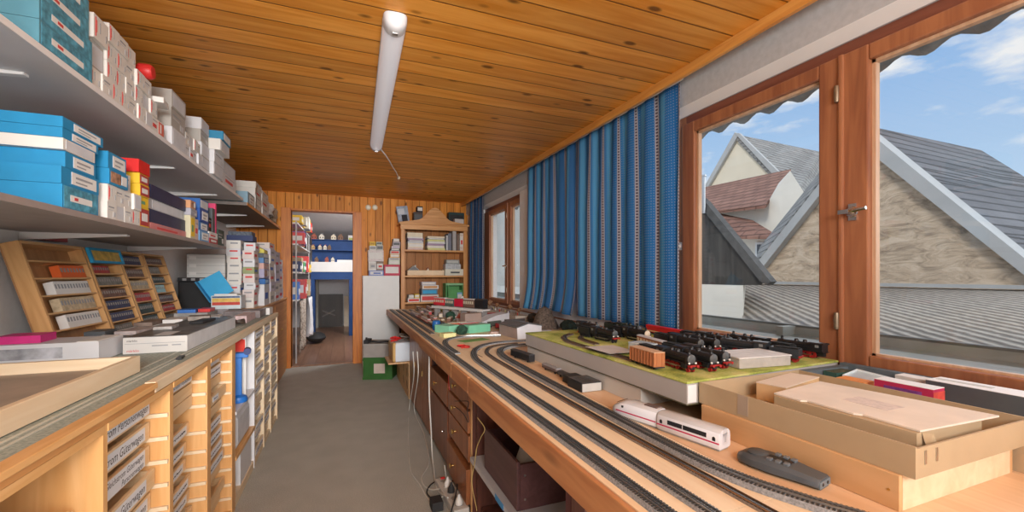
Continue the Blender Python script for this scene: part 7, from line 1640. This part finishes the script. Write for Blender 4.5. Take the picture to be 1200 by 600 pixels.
# ---------------------------------------------------------------- second shelf
S2 = 1.4583
row('g', 1.97, 4, .070, S2, .062, CW, ['grey_print','light_panel','grey_print','red_stripe'], 'white carton, {o} from the camera end in the bottom row of the second shelf')
row('h', 1.985, 4, .066, S2+.0622, .066, CW, ['red_stripe','grey_print','grey_print','light_panel'], 'white carton, {o} from the camera end in the upper row of the second shelf')
BC = mat('bright blue carton', (.02,.26,.52), .45)
for k, (z0, h, st, nm, y0, y1) in enumerate(((0,.075,'teal','blue speckled carton at the bottom of the camera end column on the second shelf',1.72,1.925),(.0752,.055,'blue_white','blue carton second in the camera end column on the second shelf',1.72,1.935),(.1304,.050,'blue_white','blue and white carton third in the camera end column on the second shelf',1.74,1.915),
    (.1806,.036,'light_panel','white carton fourth in the camera end column on the second shelf',1.72,1.90),(.2168,.032,'blue_white','blue carton fifth in the camera end column on the second shelf',1.72,1.925),(.249,.034,'blue_white','blue and grey carton topping the camera end column on the second shelf',1.72,1.955))):
    end_carton(nm, y0, y1, S2+z0, h, BC if k != 3 else CW, st, depth=.28)
end_carton('blue carton with brown picture on the white rows of the second shelf', 1.985, 2.13, S2+.1284, .058, BC, 'picture', depth=.22)
end_carton('bright blue carton on top of the picture carton on the second shelf', 1.985, 2.125, S2+.1866, .062, BC, 'blue_white', depth=.22)
end_carton('white carton between the picture carton and the yellow column', 2.132, 2.185, S2+.1284, .07, CW, 'grey_print', depth=.2, x=-.81)
YB = mat('yellow carton', (.76,.50,.03), .5)
for k, (z0, h, st, nm) in enumerate(((0,.085,'red_text','yellow carton with dark red print at the bottom of the yellow column'),(.0852,.045,'yellow_pic','plain yellow carton in the yellow column'),(.1304,.052,'red_text','yellow carton with red print above the plain yellow one'),(.1826,.046,'red_text','yellow carton with red print just below the red one'))):
    end_carton(nm, 2.252, 2.345, S2+z0, h, YB, st, depth=.2)
b = MB(); end_carton('bright red carton topping the yellow column on the second shelf', 2.235, 2.345, S2+.2288, .055, mat('bright red carton', (.66,.02,.02), .45), 'none', depth=.22)
NB = mat('navy long carton', (.02,.03,.085), .45, .2)
z = S2
for k, (h, body, st, nm) in enumerate(((.035,mat('pink red carton', (.62,.22,.22), .5),'red_print','pink and white carton at the bottom of the navy stack'),(.062,NB,'none','navy long carton, lower one of the navy stack'),(.05,mat('silver grey carton', (.48,.50,.53), .4),'light_panel','silver grey carton between the navy ones'),(.062,NB,'none','navy long carton on top of the navy stack'))):
    end_carton(nm, 2.40, 2.86, z, h, body, st, depth=.26, x=-.82); z += h+.0002
for k, (y0, y1, z0, h, body, st, nm) in enumerate(((2.87,2.95,0,.13,mat('olive cream carton', (.56,.52,.36), .5),'yellow_pic','cream carton with yellow picture beside the navy stack'),(2.95,3.01,0,.12,mat('pink cream carton', (.64,.50,.46), .5),'red_print','pinkish carton beside the cream picture carton'),(2.87,2.98,.1305,.04,mat('grey lilac carton', (.36,.36,.42), .5),'grey_print','grey lilac carton on the cream picture carton'),(2.87,2.96,.171,.045,mat('orange picture carton', (.56,.28,.14), .5),'picture','orange picture carton topping the cream column'),
    (3.03,3.22,0,.062,mat('light blue carton', (.16,.36,.62), .5),'blue_white','light blue carton at the bottom of the blue stack'),(3.03,3.21,.0622,.055,mat('mid blue stack carton', (.05,.20,.50), .5),'blue_white','mid blue carton second in the blue stack'),(3.03,3.20,.1174,.075,mat('deep blue carton', (.01,.07,.32), .45),'blue_white','deep blue carton third in the blue stack'),(3.03,3.20,.1926,.06,mat('royal blue carton', (.02,.11,.36), .45),'light_panel','royal blue carton topping the blue stack'),
    (3.24,3.30,.075,.09,mat('black brown carton'),'red_print','black carton with red label beside the blue stack'),(3.225,3.42,0,.034,RED,'red_text','red and white carton lying beside the blue stack'),(3.225,3.42,.0342,.040,OFFWHITE,'red_print','white carton with red line on the red and white carton'),(3.31,3.37,.0748,.16,DARKGREY,'none','dark grey upright carton behind the red spine'),(3.375,3.405,.0748,.20,mat('raspberry card', (.62,.04,.14), .5),'none','raspberry red upright spine at the end of the second shelf'),(3.44,3.60,0,.11,mat('dark green tin', (.03,.07,.05), .5),'grey_print','dark green carton at the doorway end of the second shelf'))):
    end_carton(nm, y0, y1, S2+z0, h, body, st, depth=.2)
# ---------------------------------------------------------------- cartons on the wooden edged shelf, plastic bag, antenna wires
S3 = 1.8783
for k, (y0, y1, z0, h, nm, st) in enumerate(((4.30,4.60,0,.11,'blue grey carton at the white shelf end of the wooden edged shelf','blue_white'),(4.66,4.98,0,.07,'white crinkled carton lowest on the wooden edged shelf','grey_print'),(4.66,4.98,.0702,.07,'white crinkled carton second on the wooden edged shelf','grey_print'),(4.66,4.98,.1404,.07,'white crinkled carton third on the wooden edged shelf','red_print'),(4.66,4.98,.2106,.06,'white crinkled carton topping the middle of the wooden edged shelf','grey_print'),
    (5.02,5.40,0,.09,'broad white carton lowest before the plastic bag','grey_print'),(5.02,5.40,.0902,.09,'broad white carton second before the plastic bag','red_print'),(5.02,5.40,.1804,.075,'broad white carton topping the pile before the plastic bag','grey_print'))):
    end_carton(nm, y0, y1, S3+z0, h, CW if k else mat('blue grey carton', (.22,.36,.46), .5), st, x=-.785, depth=.36)
crumple('plastic_bag', 'crumpled whitish plastic bag at the doorway end of the wooden edged shelf', 'bag', (-.90,5.72,S3+.001), .14, mat('cloudy bag', (.60,.57,.54), .35, .15, 30), (.9,1.3,.75), 11, .3)
crumple('brown_bag', 'small brown crumpled bag beside the plastic bag', 'bag', (-.86,6.05,S3+.001), .085, mat('brown paper bag', (.34,.24,.16), .7, .15, 30), (.9,1,1.1), 13, .3)
wire('aerial_wire', 'thin grey aerial wire sticking up beside the white crinkled cartons', [(-.780,4.62,S3+.001),(-.778,4.64,S3+.15),(-.776,4.69,S3+.24)], .002, STEEL, None, 'wire')
wire('aerial_wire', 'second thin aerial wire crossing the first one', [(-.779,4.635,S3+.001),(-.777,4.64,S3+.17),(-.775,4.66,S3+.23)], .002, STEEL, None, 'wire')
# ---------------------------------------------------------------- sideboard with stacked cartons towards the doorway
L = (-.99,5.05,0); t = thing('pine_sideboard', 'orange pine sideboard carrying stacked cartons between bench and doorway', 'sideboard', L)
OP = wood('sideboard orange pine', (.66,.31,.09), (.50,.20,.05), 'Y', .8, .4, .5)
pbox('body', OP, t, (-1.285,-.712,4.225,6.25,0,.94), L); pbox('top', wood('sideboard top', (.74,.42,.18), (.62,.32,.11), 'Y'), t, (-1.29,-.695,4.22,6.26,.9405,.962), L, bevel=.003)
for y0, y1 in ((4.24,5.22),(5.235,6.23)):
    d = pbox('door', OP, t, (-.7118,-.699,y0,y1,.05,.925), L, bevel=.002); b = MB(); b.M = Matrix.Translation(-Vector(L)); b.lathe([(.001,-.699),(.012,-.6985),(.013,-.683),(.001,-.681)], (0,(y0+y1)/2,.6), 12, axis='X'); b.build('knob', BRASS, d, smooth=True)
slabbox('white_label', 'small white paper label fixed at the doorway corner of the bench', 'label', (-.560,4.1845,.832), (.030,.006,.05), WHITE)
D0 = .9625
t = thing('black_case', 'large black instrument case standing on the sideboard beside the display cases', 'case', (-1.145,4.36,D0), 0)
b = MB(); b.box(-.135,.135,-.09,.10,0,.235); b.build('case_body', BLACK, t, bevel=.008); b = MB(); b.box(-.137,.137,-.092,.102,.2355,.268); b.build('lid', SOFTBLACK, t, bevel=.004)
for x in (-.09,-.03,.03,.09): b = MB(); b.box(x-.014,x+.014,-.0935,-.0922,.242,.262); b.build('control', mat('grey control', (.35,.35,.36), .4), t)
RUL = stripes('ruled grey carton', [(0,(.62,.62,.60)),(.86,(.62,.62,.60)),(.9,(.40,.41,.42))], 'Z', .036, .6)
for k in range(3):
    t = thing('ruled_carton', f'grey ruled flat carton, {["lowest","middle","topmost"][k]} of three on the black case', 'carton', (-1.085,4.36,D0+.2686+k*.066), .0)
    b = MB(); b.box(-.135,.135,-.085,.10,0,.062); b.build('carton_body', RUL, t)
    b = MB(); b.box(-.137,.137,-.087,.102,.0622,.0655); b.build('lid_edge', DARKGREY if k == 2 else GREYCARD, t)
    b = MB(); b.box(-.12,-.07,-.0865,-.0855,.018,.046); b.build('label_plate', OFFWHITE, t)
PAL2 = [(CW,'ivory'),(CW2,'white grey'),(mat('rose white carton', (.70,.62,.60), .6),'rose white'),(mat('lilac white carton', (.58,.56,.66), .6),'lilac white')]
def near_stack(name_, x0, x1, y0, y1, hs, seed, special={}):
    rg = random.Random(seed); z = D0
    for k, h in enumerate(hs):
        m_, cn_ = special.get(k, PAL2[rg.randrange(len(PAL2))]); b = MB(); j = rg.uniform(-.006,.006); w, d = x1-x0, y1-y0
        b.box(-w/2,w/2,-d/2,d/2,.0003,h-.0004); 
        a = rg.uniform(.1,.3); b.box(-w/2+a*w,w/2-.2*w,-d/2-.0008,-d/2+.002,h*.55,h*.75,1); b.box(w/2-.002,w/2+.0008,-d/2+.15*d,d/2-.3*d,h*.3,h*.6,2)
        tag(b.build('model_carton', [m_, rg.choice((GREYINK,REDINK,GREYINK)), rg.choice((GREYINK,BLUEINK,REDINK))], None, ((x0+x1)/2+j,(y0+y1)/2+j,z)), f'{cn_} carton, {OR_[k]} from the bottom of the {name_}', 'carton'); z += h
    return z
near_stack('narrow carton tower beside the black case', -.94, -.835, 4.28, 4.46, (.075,.06,.07,.055,.065,.07,.06,.065,.07), 1)
near_stack('second carton tower from the black case', -.822, -.735, 4.30, 4.50, (.09,.07,.06,.08,.06,.07,.075,.07), 2, {4:(mat('olive green carton', (.32,.36,.18), .6),'olive green')})
z1 = near_stack('tower carrying the blue wallet', -.92, -.70, 4.56, 4.84, (.20,), 3, {0:(CW2,'tall white')})
b = MB(); b.box(-.03,.03,-.028,.028,.0003,.06); tag(b.build('yellow_tin', YELLOW, None, (-.89,4.60,z1)), 'yellow tin on the tall white carton next to the blue wallet', 'tin')
b = MB(); b.box(-.07,.085,-.10,.16,.0003,.052); b.box(.0851,.0862,-.06,.08,.012,.04,1); tag(b.build('blue_wallet', [mat('wallet blue', (.01,.13,.42), .4), mat('pale blue print', (.4,.62,.8), .4)], None, (-.79,4.74,z1+.0605-.06+.0003)), 'shiny blue wallet box on the tall white carton', 'box')
z = z1+.062
for h, m_, lab, st in ((.085,mat('lilac picture carton', (.42,.40,.56), .6),'lilac picture carton with round seal above the blue wallet','picture'),(.055,mat('salmon carton', (.66,.42,.38), .6),'salmon and white carton above the lilac picture carton','grey_print'),(.050,mat('blue banner carton', (.08,.22,.48), .5),'blue carton with pale lettering band high in the sideboard tower','blue_white'),(.045,DARKGREY,'dark grey carton near the top of the sideboard tower','light_panel')):
    end_carton(lab, 4.56, 4.86, z, h, m_, st, x=-.70, depth=.24); z += h+.0003
b = MB(); b.prism([(-.10,-.10,0),(.10,-.10,0),(.10,-.10,.03),(.02,-.10,.075),(-.10,-.10,.06)], (0,.2,0)); tag(b.build('yellow_carton', mat('lemon carton', (.72,.64,.10), .5), None, (-.81,4.72,z)), 'lemon yellow carton topping the sideboard tower', 'carton')
near_stack('second carton tower towards the doorway', -.92, -.70, 4.90, 5.22, (.12,.10,.09,.10,.08,.07,.06), 6)
near_stack('third carton tower towards the doorway', -.92, -.70, 5.26, 5.62, (.10,.10,.08,.10,.09,.08), 8)
near_stack('carton tower closest to the door casing', -.92, -.72, 5.68, 6.05, (.12,.09,.10,.09,.08), 9)
t = thing('model_locomotive_bundle', 'dark bundle of model parts in the gap under the wooden edged shelf', 'bundle', (-.86,4.45,D0+.592))
b = MB(); b.box(-.10,.10,-.08,.10,0,.05); b.build('tray', NAVY, t); b = MB(); b.box(-.09,.09,-.07,.09,.0502,.085); b.build('load', mat('dark parts', (.08,.10,.13), .5, .5, 60), t)
# small dark red packet on the wall shelf support at the camera end
slabbox('dark_red_packet', 'dark red packet on top of the display case closest to the camera', 'packet', (-1.262,2.60,1.408), (.05,.16,.024), DEEPRED, 0)
